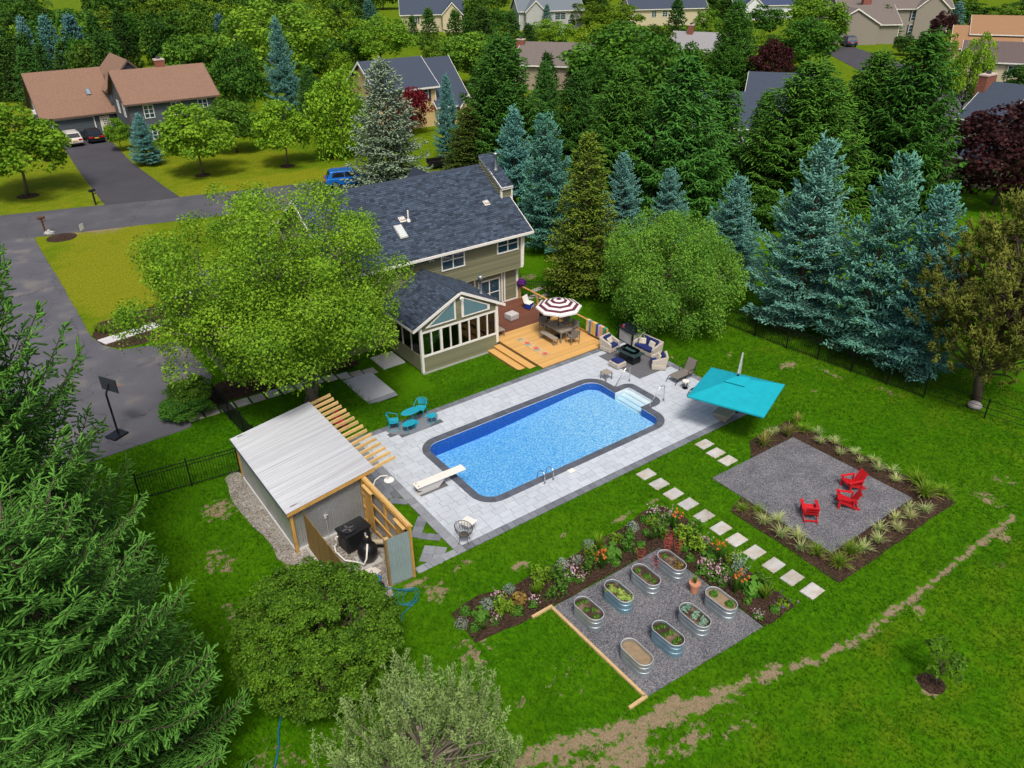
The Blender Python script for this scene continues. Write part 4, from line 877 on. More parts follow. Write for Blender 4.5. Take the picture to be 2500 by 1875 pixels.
tb.box(HX1-.10,HX1+.07,HY-.07,HY+.10,2.38,4.74).box(HX1-.17,HX1-.01,HY+.38,HY+.56,-.2,2.36).box(27.02,27.11,HY+.375,HY+.5,.1,2.37).box(27.22,27.32,HY+.375,HY+.5,.1,2.37).box(24.9,25.02,HY+.375,HY+.5,.1,2.37)
tb.box(HX0,HX1-.11,HY-.066,HY+.0,4.62,4.76).box(23.5,28.35,HY+.40,HY+.47,.06,.16).build('corner_board', TRIM, house)
MB().tube([(28.78,HY-.36,4.66),(28.5,HY-.1,4.45),(28.45,HY-.06,2.5)], .045, 8).build('downspout', TRIM, house)
window(house, 23.2, HY-.02, 3.58, 1.52, 1.06, 0, 2, 2); window(house, 27.27, HY-.02, 3.74, 1.50, .86, 0, 2, 2)
d_ = window(house, 26.08, HY+.42, .16, 1.50, 1.70, 0, 2, 2, name='glass_door')
window(house, 24.2, HY+.42, .9, .7, 1.0, 0, 1, 2)
lm = MB().box(-.06,.06,-.04,.02,-.03,.06).tube([(0,-.03,0),(-.14,-.16,-.05)], .045, 8).tube([(0,-.03,0),(.14,-.16,-.05)], .045, 8).build('flood_lamp', TRIM, house, (21.65, HY-.03, 4.45))
def on_roof(x, y, k=0.0): return (x, y, rz_front(y)+k)
tilt = math.atan(SL)
sk = MB().cbox((0,0,.05), (.52,1.0,.12), 0, 0, tilt).build('skylight', M('skylight_frame', (.42,.42,.40), .5), roof, on_roof(20.55, 39.7)); MB().cbox((0,-.06,.118), (.44,.88,.012), 0,0,tilt).build('pane', GLASS('skylight_glass', (.55,.60,.60)), sk)
for x, y in ((21.08,40.42),(27.05,40.3)): MB().cbox((0,0,.07),(.30,.26,.12),0,0,tilt*.6).cbox((0,0,.03),(.40,.40,.05),0,0,tilt).build('roof_vent', M('pale_vent', (.62,.58,.54), .6), roof, on_roof(x, y))
MB().tube([(0,0,-.05),(0,0,.62)], .05, 10).lathe([(.14,-.06),(.11,.03),(.055,.12)], 12).build('vent_pipe', TRIM, roof, on_roof(21.44, 40.32), smooth=False)
ch = MB(); x0c, x1c, y0c, y1c = 28.30, 29.12, 40.45, 42.85
ch.prism3([(x0c,y0c,-.2),(x0c,y1c,-.2),(x0c,y1c,rz_front(y1c)+.66),(x0c,y0c,rz_front(y0c)+.66)], (x1c-x0c,0,0)); chase = ch.build('chimney_chase', OLIVE, house)
siding('chase_siding', (x0c,y0c),(x1c,y0c), 6.3, rz_front(y0c)+.62, (0,-1), OLIVE, chase); siding('chase_siding', (x0c,y1c),(x0c,y0c), 6.4, 9.0, (-1,0), OLIVE, chase, top=lambda t: rz_front(y1c-(y1c-y0c)*t)+.62)
tq = MB()
for x in (x0c-.04, x1c-.06): tq.box(x, x+.10, y0c-.068, y0c+.06, 6.2, rz_front(y0c)+.62)
tq.prism3([(x0c-.045,y0c-.1,rz_front(y0c)+.50),(x0c-.045,y1c,rz_front(y1c)+.50),(x0c-.045,y1c,rz_front(y1c)+.66),(x0c-.045,y0c-.1,rz_front(y0c)+.66)], (.05,0,0)).box(x0c-.05,x1c+.05,y0c-.13,y0c-.05,rz_front(y0c)+.50,rz_front(y0c)+.66)
tq.build('chase_trim', TRIM, chase)
shingles('chase_shingles', (x0c-.1,y0c-.14,rz_front(y0c)+.58), (1,0,0), (0,RY_-EY,RZ_-EZ), x1c-x0c+.2, 3.05, chase, seed=8)
STEEL = M('galvanised_pipe', (.55,.58,.62), .32, .85, var=.12, sc=9)
MB().lathe([(.17,0),(.13,.14),(.10,.22),(.10,1.05),(.15,1.06),(.15,1.16),(.10,1.20)], 14).build('flue_pipe', STEEL, chase, (28.72, 41.6, rz_front(41.6)+.62), smooth=True)
# sunroom
SX0, SX1, SY, AXX, AZZ, SEZ = 18.4, 23.5, 34.3, 21.03, 4.0, 2.52
def s_top(x): return SEZ + (AZZ-SEZ)*(1-abs(x-AXX)/(SX1+.48-AXX)) + .0
sw = MB().box(SX0,SX1,SY,SY+.12,-.35,.62).box(SX0,SX0+.12,SY+.12,38.5,-.35,.62).box(SX0,SX0+.12,SY+.12,38.5,2.1,2.5).box(SX1-.12,SX1,SY+.12,38.9,-.35,.62).box(SX1-.12,SX1,SY+.12,38.9,2.1,2.5)
sw.prism3([(SX0,SY,2.14),(SX1,SY,2.14),(SX1,SY,s_top(SX1)-.1),(AXX,SY,AZZ-.1),(SX0,SY,s_top(SX0)-.1)], (0,.12,0)); sw.build('sunroom_wall', OLIVE, house)
MB().box(SX0-.02,SX1+.02,SY-.03,SY+.16,-.7,-.33).box(SX1-.1,SX1+.03,SY+.1,38.9,-.7,-.1).build('sunroom_foundation', CONC, house)
siding('siding', (SX0,SY),(SX1,SY), -.33, .6, (0,-1), OLIVE, house); siding('siding', (SX0,SY),(SX1,SY), 2.2, 3.95, (0,-1), OLIVE, house, top=lambda t: s_top(SX0+(SX1-SX0)*t)-.12)
siding('siding', (SX1,38.9),(SX1,SY), .1, .6, (1,0), OLIVE, house)
for xx in (SX0+.02, SX1-.1):  # side glazing and its posts, added to let light into the sunroom
    for k in range(5): MB().box(xx, xx+.08, SY+.12+k*1.02, SY+.22+k*1.02, .62, 2.1).build('added_side_post', TRIM, house)
    MB().box(xx+.035, xx+.045, SY+.2, 38.4, .63, 2.09).build('added_side_pane', CGLASS, house)
MB().box(SX0+.13,SX1-.13,38.36,38.40,.08,2.5).build('bounce_wall', TRIM, house)  # white panel added to bounce light around the sunroom
MB().box(SX0+.12,SX1-.12,SY+.13,38.4,-.05,.08).build('sunroom_floor', M('oak_floor', (.30,.17,.07), .4, var=.25, sc=4, stretch=(1,8,1)), house)
wf = MB().box(SX0-.02,SX1+.02,SY-.05,SY+.14,.60,.70).box(SX0-.02,SX1+.02,SY-.05,SY+.14,2.06,2.17)
band = SX1-SX0-.1; panes = []
for k in range(5): xx = SX0+.05+band*k/4; wf.box(xx-.075,xx+.075,SY-.048,SY+.14,.70,2.06)
for k in range(4): xx = SX0+.05+band*(k+.5)/4; wf.box(xx-.04,xx+.04,SY-.03,SY+.10,.70,2.06)
wfo = wf.build('window_band', TRIM, house)
for k in range(8):
    a_ = SX0+.05+band*k/8+.04; MB().box(a_, a_+band/8-.08, SY+.03, SY+.04, .705, 2.055).build('pane', CGLASS, wfo)
def poly_window(pts, nm='gable_window'):
    c = Vector((sum(p[0] for p in pts)/len(pts), sum(p[1] for p in pts)/len(pts))); outq = [(c+(Vector(p)-c)*1.0) for p in pts]; inn = [(c+(Vector(p)-c)*.84) for p in pts]; q = MB(); n = len(pts)
    for i in range(n):
        j = (i+1)%n; q.prism3([(outq[i].x,SY-.09,outq[i].y),(outq[j].x,SY-.09,outq[j].y),(inn[j].x,SY-.09,inn[j].y),(inn[i].x,SY-.09,inn[i].y)], (0,.10,0))
    o = q.build(nm, TRIM, house); MB().prism3([(p.x,SY-.066,p.y) for p in inn], (0,.02,0)).build('pane', GLASS('gable_glass', (.07,.17,.20)), o)
poly_window([(18.74,2.36),(20.70,2.36),(20.70,3.62)]); poly_window([(21.08,2.36),(22.98,2.36),(22.98,2.66),(21.08,3.64)])
sr = MB(); ov = .48
for x1_ in (SX0-ov+.0, SX1+ov): sr.prism3([(x1_,SY-.18,SEZ-.06),(AXX,SY-.18,AZZ-.03),(AXX,SY-.18,AZZ-.13),(x1_,SY-.18,SEZ-.16)], (0,4.9,0))
sro = sr.build('sunroom_roof', SHING, house)
hl = AXX-SX0+ov; hr = SX1+ov-AXX
shingles('shingles', (SX0-ov-.02,SY-.20,SEZ-.07), (0,1,0), (hl,0,AZZ-SEZ+.03), 4.5, math.hypot(hl,1.5)+.02, sro, seed=5)
shingles('shingles', (SX1+ov+.02,SY-.20,SEZ-.07), (0,1,0), (-hr,0,AZZ-SEZ+.03), 4.5, math.hypot(hr,1.5)+.02, sro, seed=6)
MB().prism3([(AXX-.16,SY-.21,AZZ-.06),(AXX,SY-.21,AZZ+.03),(AXX+.16,SY-.21,AZZ-.06),(AXX,SY-.21,AZZ-.02)], (0,4.3,0)).build('ridge_cap', MATS['ridge_cap'], sro)
rk = MB()
for xa, sg in ((SX0-ov-.03,-1),(SX1+ov+.03,1)): rk.prism3([(xa,SY-.215,SEZ-.20),(xa,SY-.215,SEZ-.03),(AXX,SY-.215,AZZ+.0),(AXX,SY-.215,AZZ-.17)], (0,.05,0))
rk.box(SX0-.05,SX0+.09,SY-.07,SY+.1,-.33,2.42).box(SX1-.09,SX1+.07,SY-.07,SY+.1,.08,2.42).box(SX1+ov-.04,SX1+ov+.05,SY-.18,38.3,SEZ-.2,SEZ-.06).box(SX0-ov-.05,SX0-ov+.04,SY-.18,38.3,SEZ-.2,SEZ-.06)
rk.build('sunroom_trim', TRIM, house)
MB().lathe([(.17,0),(.12,.12),(.085,.2),(.085,.95),(.14,.96),(.14,1.14),(.09,1.17)], 14).build('sunroom_flue', STEEL, house, (23.15, 35.35, 2.85), smooth=True)
MB().tube([(0,-.02,0),(-.12,-.14,-.06)],.04,8).tube([(0,-.02,0),(.12,-.14,-.06)],.04,8).build('flood_lamp', TRIM, house, (AXX-.05, SY-.22, AZZ-.32))
# things inside the sunroom
sf = thing('indoor_table', 'table with pale cloth inside the sunroom', 'table', (20.3,35.6,.08))
MB().box(-.7,.7,-.4,.4,.70,.74).build('table_top', M('pale_cloth', (.55,.56,.55), .8), sf)
for sx in (-.6,.6):
    for sy in (-.33,.33): MB().box(sx-.03,sx+.03,sy-.03,sy+.03,0,.70).build('leg', M('dark_wood', (.10,.06,.035), .5), sf)
sb_ = thing('indoor_sofa', 'teal patterned sofa inside the sunroom', 'sofa', (21.6,35.2,.08)); MB().box(-.8,.8,-.35,.4,0,.42).build('seat', M('teal_fabric', (.03,.22,.20), .9, var=.5, sc=9), sb_, bevel=.05); MB().box(-.8,.8,.3,.5,.3,.85).build('backrest', MATS['teal_fabric'], sb_, bevel=.05)
sc_ = thing('indoor_chair', 'white chair inside the right end of the sunroom', 'chair', (22.9,35.1,.08)); MB().box(-.25,.25,-.25,.25,.42,.47).box(-.25,.25,.21,.25,.47,.95).build('seat', TRIM, sc_)
for sx in (-.2,.2):
    for sy in (-.2,.2): MB().box(sx-.02,sx+.02,sy-.02,sy+.02,0,.42).build('leg', TRIM, sc_)
# garage wing behind the leafy tree
gw = MB().box(9.2,15.95,39.9,46.2,-.2,2.75); gw.prism3([(9.21,39.9,2.7),(9.21,46.2,2.7),(9.21,43.05,5.0)], (.2,0,0)).build('garage_wall', OLIVE, house)
siding('siding', (9.2,39.9),(15.95,39.9), -.1, 2.6, (0,-1), OLIVE, house); siding('siding', (9.2,46.2),(9.2,39.9), -.1, 5.0, (-1,0), OLIVE, house, top=lambda t: 2.7+2.3*(1-abs(t-.5)*2))
gro = MB().prism3([(8.8,39.5,2.52),(8.8,43.05,5.12),(8.8,46.6,2.52),(8.8,46.6,2.42),(8.8,43.05,5.0),(8.8,39.5,2.42)], (7.1,0,0)).build('garage_roof', SHING, house)
shingles('shingles', (8.78,39.47,2.51), (1,0,0), (0,3.58,2.62), 7.1, 4.43, gro, seed=9)
MB().box(8.74,15.95,39.36,39.48,2.36,2.5).prism3([(8.76,39.45,2.34),(8.76,39.45,2.53),(8.76,43.05,5.15),(8.76,46.65,2.53),(8.76,46.65,2.34),(8.76,43.05,4.96)], (.045,0,0)).build('garage_trim', TRIM, house)
window(house, 14.2, 39.88, 1.0, .9, 1.1, 0, 1, 2); window(house, 9.18, 41.5, .9, .9, 1.1, -math.pi/2, 1, 2)
# street-side porch gable
pg = MB().prism3([(24.2,45.0,5.6),(27.6,45.0,5.6),(25.9,45.0,7.45)], (0,2.4,0)).build('front_gable', SHING, house)

# ------------------------------------------------------------------ neighbouring houses
def gable_house(name, label, loc, rz, L, D, eave, ridge, wm, rm, wins=(), doors=(), garage=(), chim=None, ov=.4, trim=None, wing=None, fgable=None):
    o = thing(name, label, 'house', (*loc, 0), rz); trim = trim or TRIM
    q = MB().box(-L/2,L/2,0,D,-.3,eave); q.prism3([(-L/2,0,eave),(-L/2,D,eave),(-L/2,D/2,ridge-.12)], (L,0,0)); q.build('wall', wm, o)
    k = (ridge-eave)/(D/2); e = eave-k*ov
    r = MB().prism3([(-L/2-ov,-ov,e),(-L/2-ov,D/2,ridge),(-L/2-ov,D+ov,e),(-L/2-ov,D+ov,e+.14),(-L/2-ov,D/2,ridge+.15),(-L/2-ov,-ov,e+.14)], (L+2*ov,0,0)); ro = r.build('roof', rm, o)
    t = MB().box(-L/2-ov-.03,L/2+ov+.03,-ov-.12,-ov-.005,e-.06,e+.12)
    for x in (-L/2-ov-.045, L/2+ov-.005): t.prism3([(x,-ov-.02,e-.12),(x,-ov-.02,e+.155),(x,D/2,ridge+.165),(x,D+ov+.02,e+.155),(x,D+ov+.02,e-.12),(x,D/2,ridge-.12)], (.05,0,0))
    t.build('fascia', trim, o)
    for x in (-L/2-.02, L/2-.1): MB().box(x, x+.12, -.025, .1, 0, eave).build('corner_board', trim, o)
    for w in wins:
        f, u, z, ww, hh = w[:5]; sh = w[5] if len(w) > 5 else None
        if f == 'f': wo = window(o, u, -.01, z, ww, hh, 0, 2, 3)
        elif f == 'l': wo = window(o, -L/2-.01, u, z, ww, hh, -math.pi/2, 2, 3)
        else: wo = window(o, L/2+.01, u, z, ww, hh, math.pi/2, 2, 3)
        if sh:
            for s_ in (-1, 1): MB().box(-.17,.17,-.04,0,-.05,hh+.05).build('shutter', sh, wo, (s_*(ww/2+.28), 0, 0))
    for u, ww, hh in doors:
        d = MB().box(u-ww/2-.1,u+ww/2+.1,-.06,.0,0,hh+.1).build('door_frame', TRIM, o); MB().box(u-ww/2,u+ww/2,-.085,-.02,.02,hh).build('door', M('cream_door', (.58,.52,.38), .6), d); window(d, u, -.08, hh*.55, ww*.5, hh*.32, 0, 3, 3, ft=.03)
    for u, ww, hh, gm in garage:
        d = MB().box(u-ww/2-.15,u+ww/2+.15,-.06,.0,0,hh+.15).build('garage_frame', TRIM, o); g = MB()
        for j in range(4): g.box(u-ww/2,u+ww/2,-.09,-.02,hh*j/4+.01,hh*(j+1)/4-.01)
        g.build('garage_door', gm, d)
    if chim:
        cx_, cy_, cw, cd, ct, cb = chim; c_ = MB().box(cx_-cw/2,cx_+cw/2,cy_-cd/2,cy_+cd/2,cb,ct).build('chimney', BRICK, o); MB().box(cx_-cw/2-.06,cx_+cw/2+.06,cy_-cd/2-.06,cy_+cd/2+.06,ct,ct+.16).build('chimney_cap', M('cap_stone', (.55,.45,.40), .8), c_)
        MB().box(cx_-.2,cx_+.2,cy_-.2,cy_+.2,ct+.16,ct+.45).build('flue', M('flue_dark', (.06,.06,.07), .5), c_)
    if fgable:                                               # cross gable on the front: (u, width, depth forward, eave, ridge)
        u, ww, fd, fe, fr_ = fgable
        q = MB().box(u-ww/2,u+ww/2,-fd,.05,-.2,fe).prism3([(u-ww/2,-fd,fe),(u+ww/2,-fd,fe),(u,-fd,fr_-.1)], (0,fd+D*.3,0)); q.build('front_bay', wm, o)
        a = MB(); kk = (fr_-fe)/(ww/2)
        for s_ in (-1, 1): a.prism3([(u+s_*(ww/2+.35),-fd-.3,fe-.35*kk),(u,-fd-.3,fr_),(u,-fd-.3,fr_+.14),(u+s_*(ww/2+.35),-fd-.3,fe-.35*kk+.14)], (0,fd+.3+D*.42,0))
        a.build('bay_roof', rm, o); a = MB()
        for s_ in (-1, 1): a.prism3([(u+s_*(ww/2+.38),-fd-.34,fe-.35*kk-.1),(u,-fd-.34,fr_-.12),(u,-fd-.34,fr_+.16),(u+s_*(ww/2+.38),-fd-.34,fe-.35*kk+.16)], (0,.05,0))
        a.build('bay_fascia', trim, o)
    return o
BFAS = M('brown_fascia', (.10,.07,.055), .7)
BRICK = M('red_brick', (.22,.075,.050), .85, var=.3, sc=14, bump=.3, bsc=30, col2=(.34,.20,.16), c2s=9, c2t=.62)
SLATEB = M('slate_blue_siding', (.072,.090,.115), .75, var=.08, sc=5, stretch=(1,1,7)); BROWNR = M('brown_shingles', (.225,.135,.095), .9, var=.22, sc=7, bump=.3, bsc=60)
DARKR = M('dark_shingles', (.045,.062,.095), .9, var=.22, sc=8, bump=.3, bsc=60); GREYR = M('taupe_shingles', (.150,.128,.120), .9, var=.2, sc=8); TANR = M('orange_shingles', (.29,.165,.085), .9, var=.2, sc=7)
YEL = M('yellow_siding', (.55,.41,.20), .75, var=.06, stretch=(1,1,6)); CREAM = M('cream_siding', (.52,.46,.32), .75, var=.06, stretch=(1,1,6)); TAUPE = M('taupe_siding', (.26,.235,.205), .75, var=.06, stretch=(1,1,6)); WHITES = M('white_siding', (.66,.69,.74), .75, var=.06, stretch=(1,1,6))
NAVY = M('dark_shutter', (.035,.04,.06), .6)
h1 = gable_house('neighbour_house', 'slate blue colonial house with brown shingle roof and brick chimney', (24.55,103.2), -.03, 10.2, 9.2, 4.85, 7.75, SLATEB, BROWNR,
    wins=(('f',-2.9,3.0,1.0,1.35),('f',.3,3.0,1.0,1.35),('f',3.4,3.0,1.0,1.35),('f',-2.5,.5,1.0,1.35),('f',1.5,.5,1.0,1.35),('l',2.6,3.0,.95,1.3),('l',6.0,3.0,.95,1.3)), chim=(.4,4.9,1.1,.8,8.6,5.5), trim=BFAS)
g1 = gable_house('neighbour_garage', 'slate blue two-car garage with long brown roof and skylight', (15.6,113.4), 0, 8.1, 9.4, 2.75, 7.15, SLATEB, BROWNR, wins=(('l',3.2,2.9,.9,1.4),('l',5.4,2.9,.9,1.4)), doors=((2.75,.95,2.0),), garage=((-.85,4.6,2.15,M('blue_garage_door',(.060,.078,.095),.7,var=.05)),), trim=BFAS)
_rf = [c for c in bpy.data.objects if c.parent == g1 and c.name.startswith('roof')][0]
_k = math.atan(4.4/4.7); so = MB().cbox((0,0,.2),(.55,.9,.1),0,0,_k).build('skylight', NAVY, _rf, (2.0,2.0,4.6)); MB().cbox((0,-.03,.26),(.45,.8,.02),0,0,_k).build('pane', GLASS('sky_pane', (.20,.28,.34)), so)
lk = gable_house('neighbour_link', 'low brown-roofed link between slate blue house and garage', (20.2,114.5), 0, 2.0, 7.0, 2.7, 5.4, SLATEB, BROWNR, ov=.1, trim=BFAS)
cb = gable_house('neighbour_rear_wing', 'rear brown gable behind the slate blue house', (25.6,118.2), math.pi/2, 9, 6, 5.2, 8.2, SLATEB, BROWNR, trim=BFAS)
MB().box(-.35,.35,-.5,.1,0,.45).build('air_conditioner', M('white_plastic', (.72,.73,.74), .5), g1, (-4.15,3.4,2.7), -math.pi/2)
gable_house('yellow_house', 'yellow house with dark roof, dark shutters and red maple', (49.4,90.5), -.04, 8.0, 8.5, 5.0, 7.8, YEL, DARKR, wins=(('f',1.9,3.3,1.9,1.3,NAVY),('f',-1.9,3.4,.9,1.1,NAVY),('f',-1.9,.6,.9,1.3)), fgable=None)
gable_house('yellow_house_wing', 'yellow porch wing with long dark roof beside the yellow house', (55.6,89.8), -.04, 4.6, 11.0, 2.6, 7.4, YEL, DARKR, doors=((-.9,1.0,2.1),), fgable=(1.6,1.8,.9,2.5,3.6))
_hx, _hy = G(1352, 222); gable_house('tan_gable_house', 'taupe house gable showing between the spruces', (_hx, _hy), -.95, 13, 10, 3.8, 6.4, M('warm_taupe_siding', (.33,.27,.215), .75), GREYR, wins=(('l',5,3.2,1,1.4),('l',7.5,.6,1,1.4)), chim=(-6.8,4.4,1.3,.7,6.8,0))
_hx, _hy = G(1058, 78); gable_house('cream_house', 'cream house with navy roof at the top edge left of centre', (_hx, _hy), -.5, 16, 11, 4.3, 7.8, CREAM, DARKR, wins=(('f',-1,2.2,1.2,1.4,NAVY),('f',-4.5,2.2,1.2,1.4,NAVY)), fgable=(5,5,2.0,4.3,6.9))
_hx, _hy = G(1345, 72); gable_house('grey_white_house', 'pale grey house with white trim at the top edge', (_hx, _hy), -.45, 17, 11, 4.6, 7.6, M('pale_grey_siding', (.40,.41,.42), .75), M('grey_blue_shingles', (.14,.17,.20), .9, var=.2, sc=6), wins=(('f',2.5,2.4,2.8,1.5),('f',5.6,.8,2.0,1.5)), fgable=(-4.5,5.0,2.0,4.6,7.0))
_hx, _hy = G(1630, 62); gable_house('cream_navy_roof_house', 'cream house with long navy roof at the top edge right of centre', (_hx, _hy), -.5, 21, 11, 4.2, 7.4, CREAM, DARKR, wins=(('f',-4,2.2,1.3,1.4),('f',-1,2.2,1.3,1.4),('f',3,2.2,1.3,1.4)), chim=(7,5,1.2,1,9.0,4))
_hx, _hy = G(1862, 48); gable_house('navy_roof_house', 'white-gabled house with bright navy roof at the top edge', (_hx, _hy), -.6, 17, 11, 3.8, 7.0, WHITES, M('navy_shingles', (.040,.060,.125), .9, var=.2, sc=8), wins=(('f',4,1,1.3,1.5),), fgable=(-3.5,5,2.2,3.8,6.0), chim=(-8,4,1.2,1,8.6,4))
_hx, _hy = G(1700, 165); gable_house('grey_roof_house', 'grey-roofed house glimpsed between two spruces', (_hx, _hy), -1.15, 12, 9, 3.0, 5.4, M('dove_siding', (.42,.42,.42), .75), M('pale_shingles', (.26,.26,.275), .9, var=.15, sc=6), wins=(('f',2,1,1.2,1.4),), chim=(-3,4,1.0,.8,6.6,4))
_hx, _hy = G(2082, 112); gable_house('tan_garage', 'tan garage with white door behind the blue car', (_hx+3, _hy+1), -.62, 17.0, 11, 4.0, 7.2, TAUPE, GREYR, garage=((-1.5,8.6,3.0,M('white_garage_door',(.70,.70,.72),.6,var=.04)),), fgable=(-1.5,10.5,1.0,4.0,7.0), chim=(3.5,7.5,1.8,1.3,9.6,5))
_hx, _hy = G(2215, 104); gable_house('tan_house', 'large tan two-storey house with arched porch beside its garage', (_hx+3, _hy+6), -.62, 25.0, 13, 6.4, 10.8, TAUPE, GREYR, wins=(('f',4.8,3.8,1.9,2.0,NAVY),('f',10,3.8,1.9,2.0,NAVY),('f',4.8,.9,1.9,2.0,NAVY)), fgable=(8,7,.6,6.4,9.2))
_hx, _hy = G(2470, 150); gable_house('orange_roof_house', 'cream house with orange-brown roofs at the right edge', (_hx+2, _hy), -1.05, 17, 11, 4.4, 7.0, M('butter_siding', (.56,.47,.30), .75), TANR, wins=(('f',-3,2.2,.8,1.5,NAVY),('f',0,2.2,.8,1.7,NAVY),('f',3,2.2,.8,1.7,NAVY)))
_hx, _hy = G(2385, 148); gable_house('orange_roof_wing', 'lower orange-brown roofed wing of the cream house', (_hx, _hy-1), -1.05, 11, 11, 2.2, 5.4, MATS['butter_siding'], TANR)
_hx, _hy = G(2470, 215); gable_house('brown_roof_house', 'cream house with low brown roof and tan shutters', (_hx+2, _hy), -1.1, 17, 12, 3.4, 5.6, CREAM, M('mauve_shingles', (.115,.088,.085), .9, var=.2, sc=6), wins=(('f',-5.2,1.5,1.1,1.4,MATS['warm_taupe_siding']),('f',-1.4,1.5,1.1,1.4,MATS['warm_taupe_siding']),('f',3.4,1.5,1.1,1.4,MATS['warm_taupe_siding'])))
hb = gable_house('brick_chimney_house', 'cream house with dark roof and tall red brick chimney', (94.6,36.9), -math.pi/2, 15.0, 10.5, 2.75, 5.9, CREAM, DARKR, chim=(-7.85,4.6,1.0,2.2,6.7,0), wins=(('f',4,.9,1.2,1.3),))
_rb = [c for c in bpy.data.objects if c.parent == hb and c.name.startswith('roof')][0]
for u, v_ in ((-2.3,3.0),(.6,2.2)): s2 = MB().cbox((0,0,.25),(.9,1.2,.14),0,0,math.atan(3.15/5.25)).build('skylight', TRIM, _rb, (u,v_,2.75+.60*v_)); MB().cbox((0,-.06,.33),(.76,1.05,.02),0,0,math.atan(3.15/5.25)).build('pane', MATS['skylight_glass'], s2)
_hx, _hy = G(2300, 445); gable_house('cream_shed', 'small cream shed half hidden by the maroon maple', (_hx+.5,_hy-1.5), -math.pi/2, 4.5, 4, 2.6, 3.6, CREAM, DARKR, ov=.3)
_hx, _hy = G(1800, 372); gable_house('white_house', 'white house glimpsed between the drooping and broad spruces', (_hx, _hy), -.95, 10, 8, 2.8, 5.6, WHITES, DARKR, wins=(('f',1,.8,1,1.2),))
_hx, _hy = G(1860, 285); gable_house('white_garage', 'white garage with dark roof behind the broad green spruce', (_hx+3, _hy), -.95, 8, 7, 2.8, 4.6, WHITES, DARKR)
# ------------------------------------------------------------------ pool shed
WOODY = M('yellow_pine', (.52,.30,.080), .7, var=.18, sc=5, stretch=(1,1,1), bump=.1, obj=.12)
WOODP = M('pale_pine', (.62,.42,.17), .7, var=.15, sc=5, bump=.1, obj=.12)
WOODO = M('olive_fence_board', (.235,.150,.045), .8, var=.22, sc=4, stretch=(3,3,.4), bump=.2, obj=.15)
METR = M('galvanised_sheet', (.35,.375,.42), .45, .35, var=.22, sc=1.0, stretch=(.25,12,1))
METW = M('galvanised_wall_sheet', (.50,.53,.56), .40, .65, var=.12, sc=1.5)
METB = M('pale_blue_sheet', (.36,.46,.50), .5, .35, var=.08, sc=2)
def corr(name, o, u, v, n, wu, lv, mat, parent, period=.08, amp=.016, th=None):
    """corrugated sheet: waves across u, ribs along v, bulging along n"""
    o, u, v, n = (np.array(q, float) for q in (o, u, v, n)); k = int(wu/period*6); q = MB(); vs = []
    for i in range(k+1):
        s = wu*i/k; w = amp*math.cos(2*math.pi*s/period); a = o+u*s+n*w; vs += [tuple(a), tuple(a+v*lv)]
    q.add(vs, [(2*i, 2*i+2, 2*i+3, 2*i+1) for i in range(k)]); return q.build(name, mat, parent, smooth=True)
shed = thing('pool_shed', 'corrugated metal shed with slanted silver roof and yellow rafter tails', 'shed', (0,0,0))
RX0, RX1, RYA, RYB, RZL, RZR = 6.52, 10.28, 23.85, 30.25, 2.12, 2.66
sl_ = Vector((RX1-RX0, 0, RZR-RZL)); sn = Vector((-(RZR-RZL), 0, RX1-RX0)).normalized()
ns = 1
for k in range(ns):
    a_ = RYA+(RYB-RYA)*k/ns; corr('roof_sheet', (RX0,a_,RZL+.003*(k%2)), (0,1,0), tuple(sl_.normalized()), tuple(sn), (RYB-RYA)/ns+.01, sl_.length, METR, shed)
for nm, a_, b_ in (('fascia_board',(RX0+.02,RYA+.02,RZL-.09),(RX1,RYA+.02,RZR-.09)),('fascia_board',(RX0+.02,RYB-.02,RZL-.09),(RX1,RYB-.02,RZR-.09))): MB().bar(a_, b_, .045, .14).build(nm, WOODY, shed)
MB().bar((RX0+.03,RYA+.05,RZL-.10),(RX0+.03,RYB-.05,RZL-.10),.04,.14).build('eave_board', M('blue_edge', (.10,.13,.22), .6), shed)
for k in range(16):
    yy = RYA+.10+(RYB-RYA-.2)*k/15; MB().bar((RX0+.1,yy,RZL-.085+.014),(RX1+.98+.03*math.sin(k*3.1),yy,RZR+.06),.062,.135).build('rafter', WOODP, shed)
MB().bar((10.0,RYA+.1,RZR-.27),(10.0,RYB-.1,RZR-.27),.09,.18).build('beam', WOODY, shed)
corr('wall_sheet', (6.72,24.12,.12), (0,1,0), (0,0,1), (-1,0,0), 6.0, 1.92, METW, shed)
corr('wall_sheet', (6.80,24.10,.12), (1,0,0), (0,0,1), (0,-1,0), 2.95, 2.12, METW, shed)
corr('wall_sheet', (6.80,30.08,.12), (1,0,0), (0,0,1), (0,1,0), 2.95, 2.12, METW, shed); corr('wall_sheet', (9.2,24.2,.12), (0,1,0), (0,0,1), (1,0,0), 5.8, 2.2, METW, shed)
MB().box(6.66,9.78,24.02,30.14,-.1,.13).build('shed_foundation', M('pale_concrete', (.55,.56,.56), .85, var=.1), shed)
for x, y, zt in ((6.72,24.04,2.0),(6.72,30.12,2.0),(9.80,24.04,2.46),(9.98,27.1,2.42),(9.98,30.05,2.42)): MB().box(x-.06,x+.06,y-.06,y+.06,0,zt).build('post', WOODY, shed)
MB().box(-.05,.05,-.04,.02,-.08,.08).box(.05,.11,-.05,-.01,.04,.08).tube([(0,-.03,-.08),(.02,-.05,-.6),(-.03,-.06,-1.0),(.1,-.2,-1.15)],.012,6).build('outlet_box', M('pale_grey_plastic',(.5,.5,.5),.5), shed, (8.05,24.06,1.15))
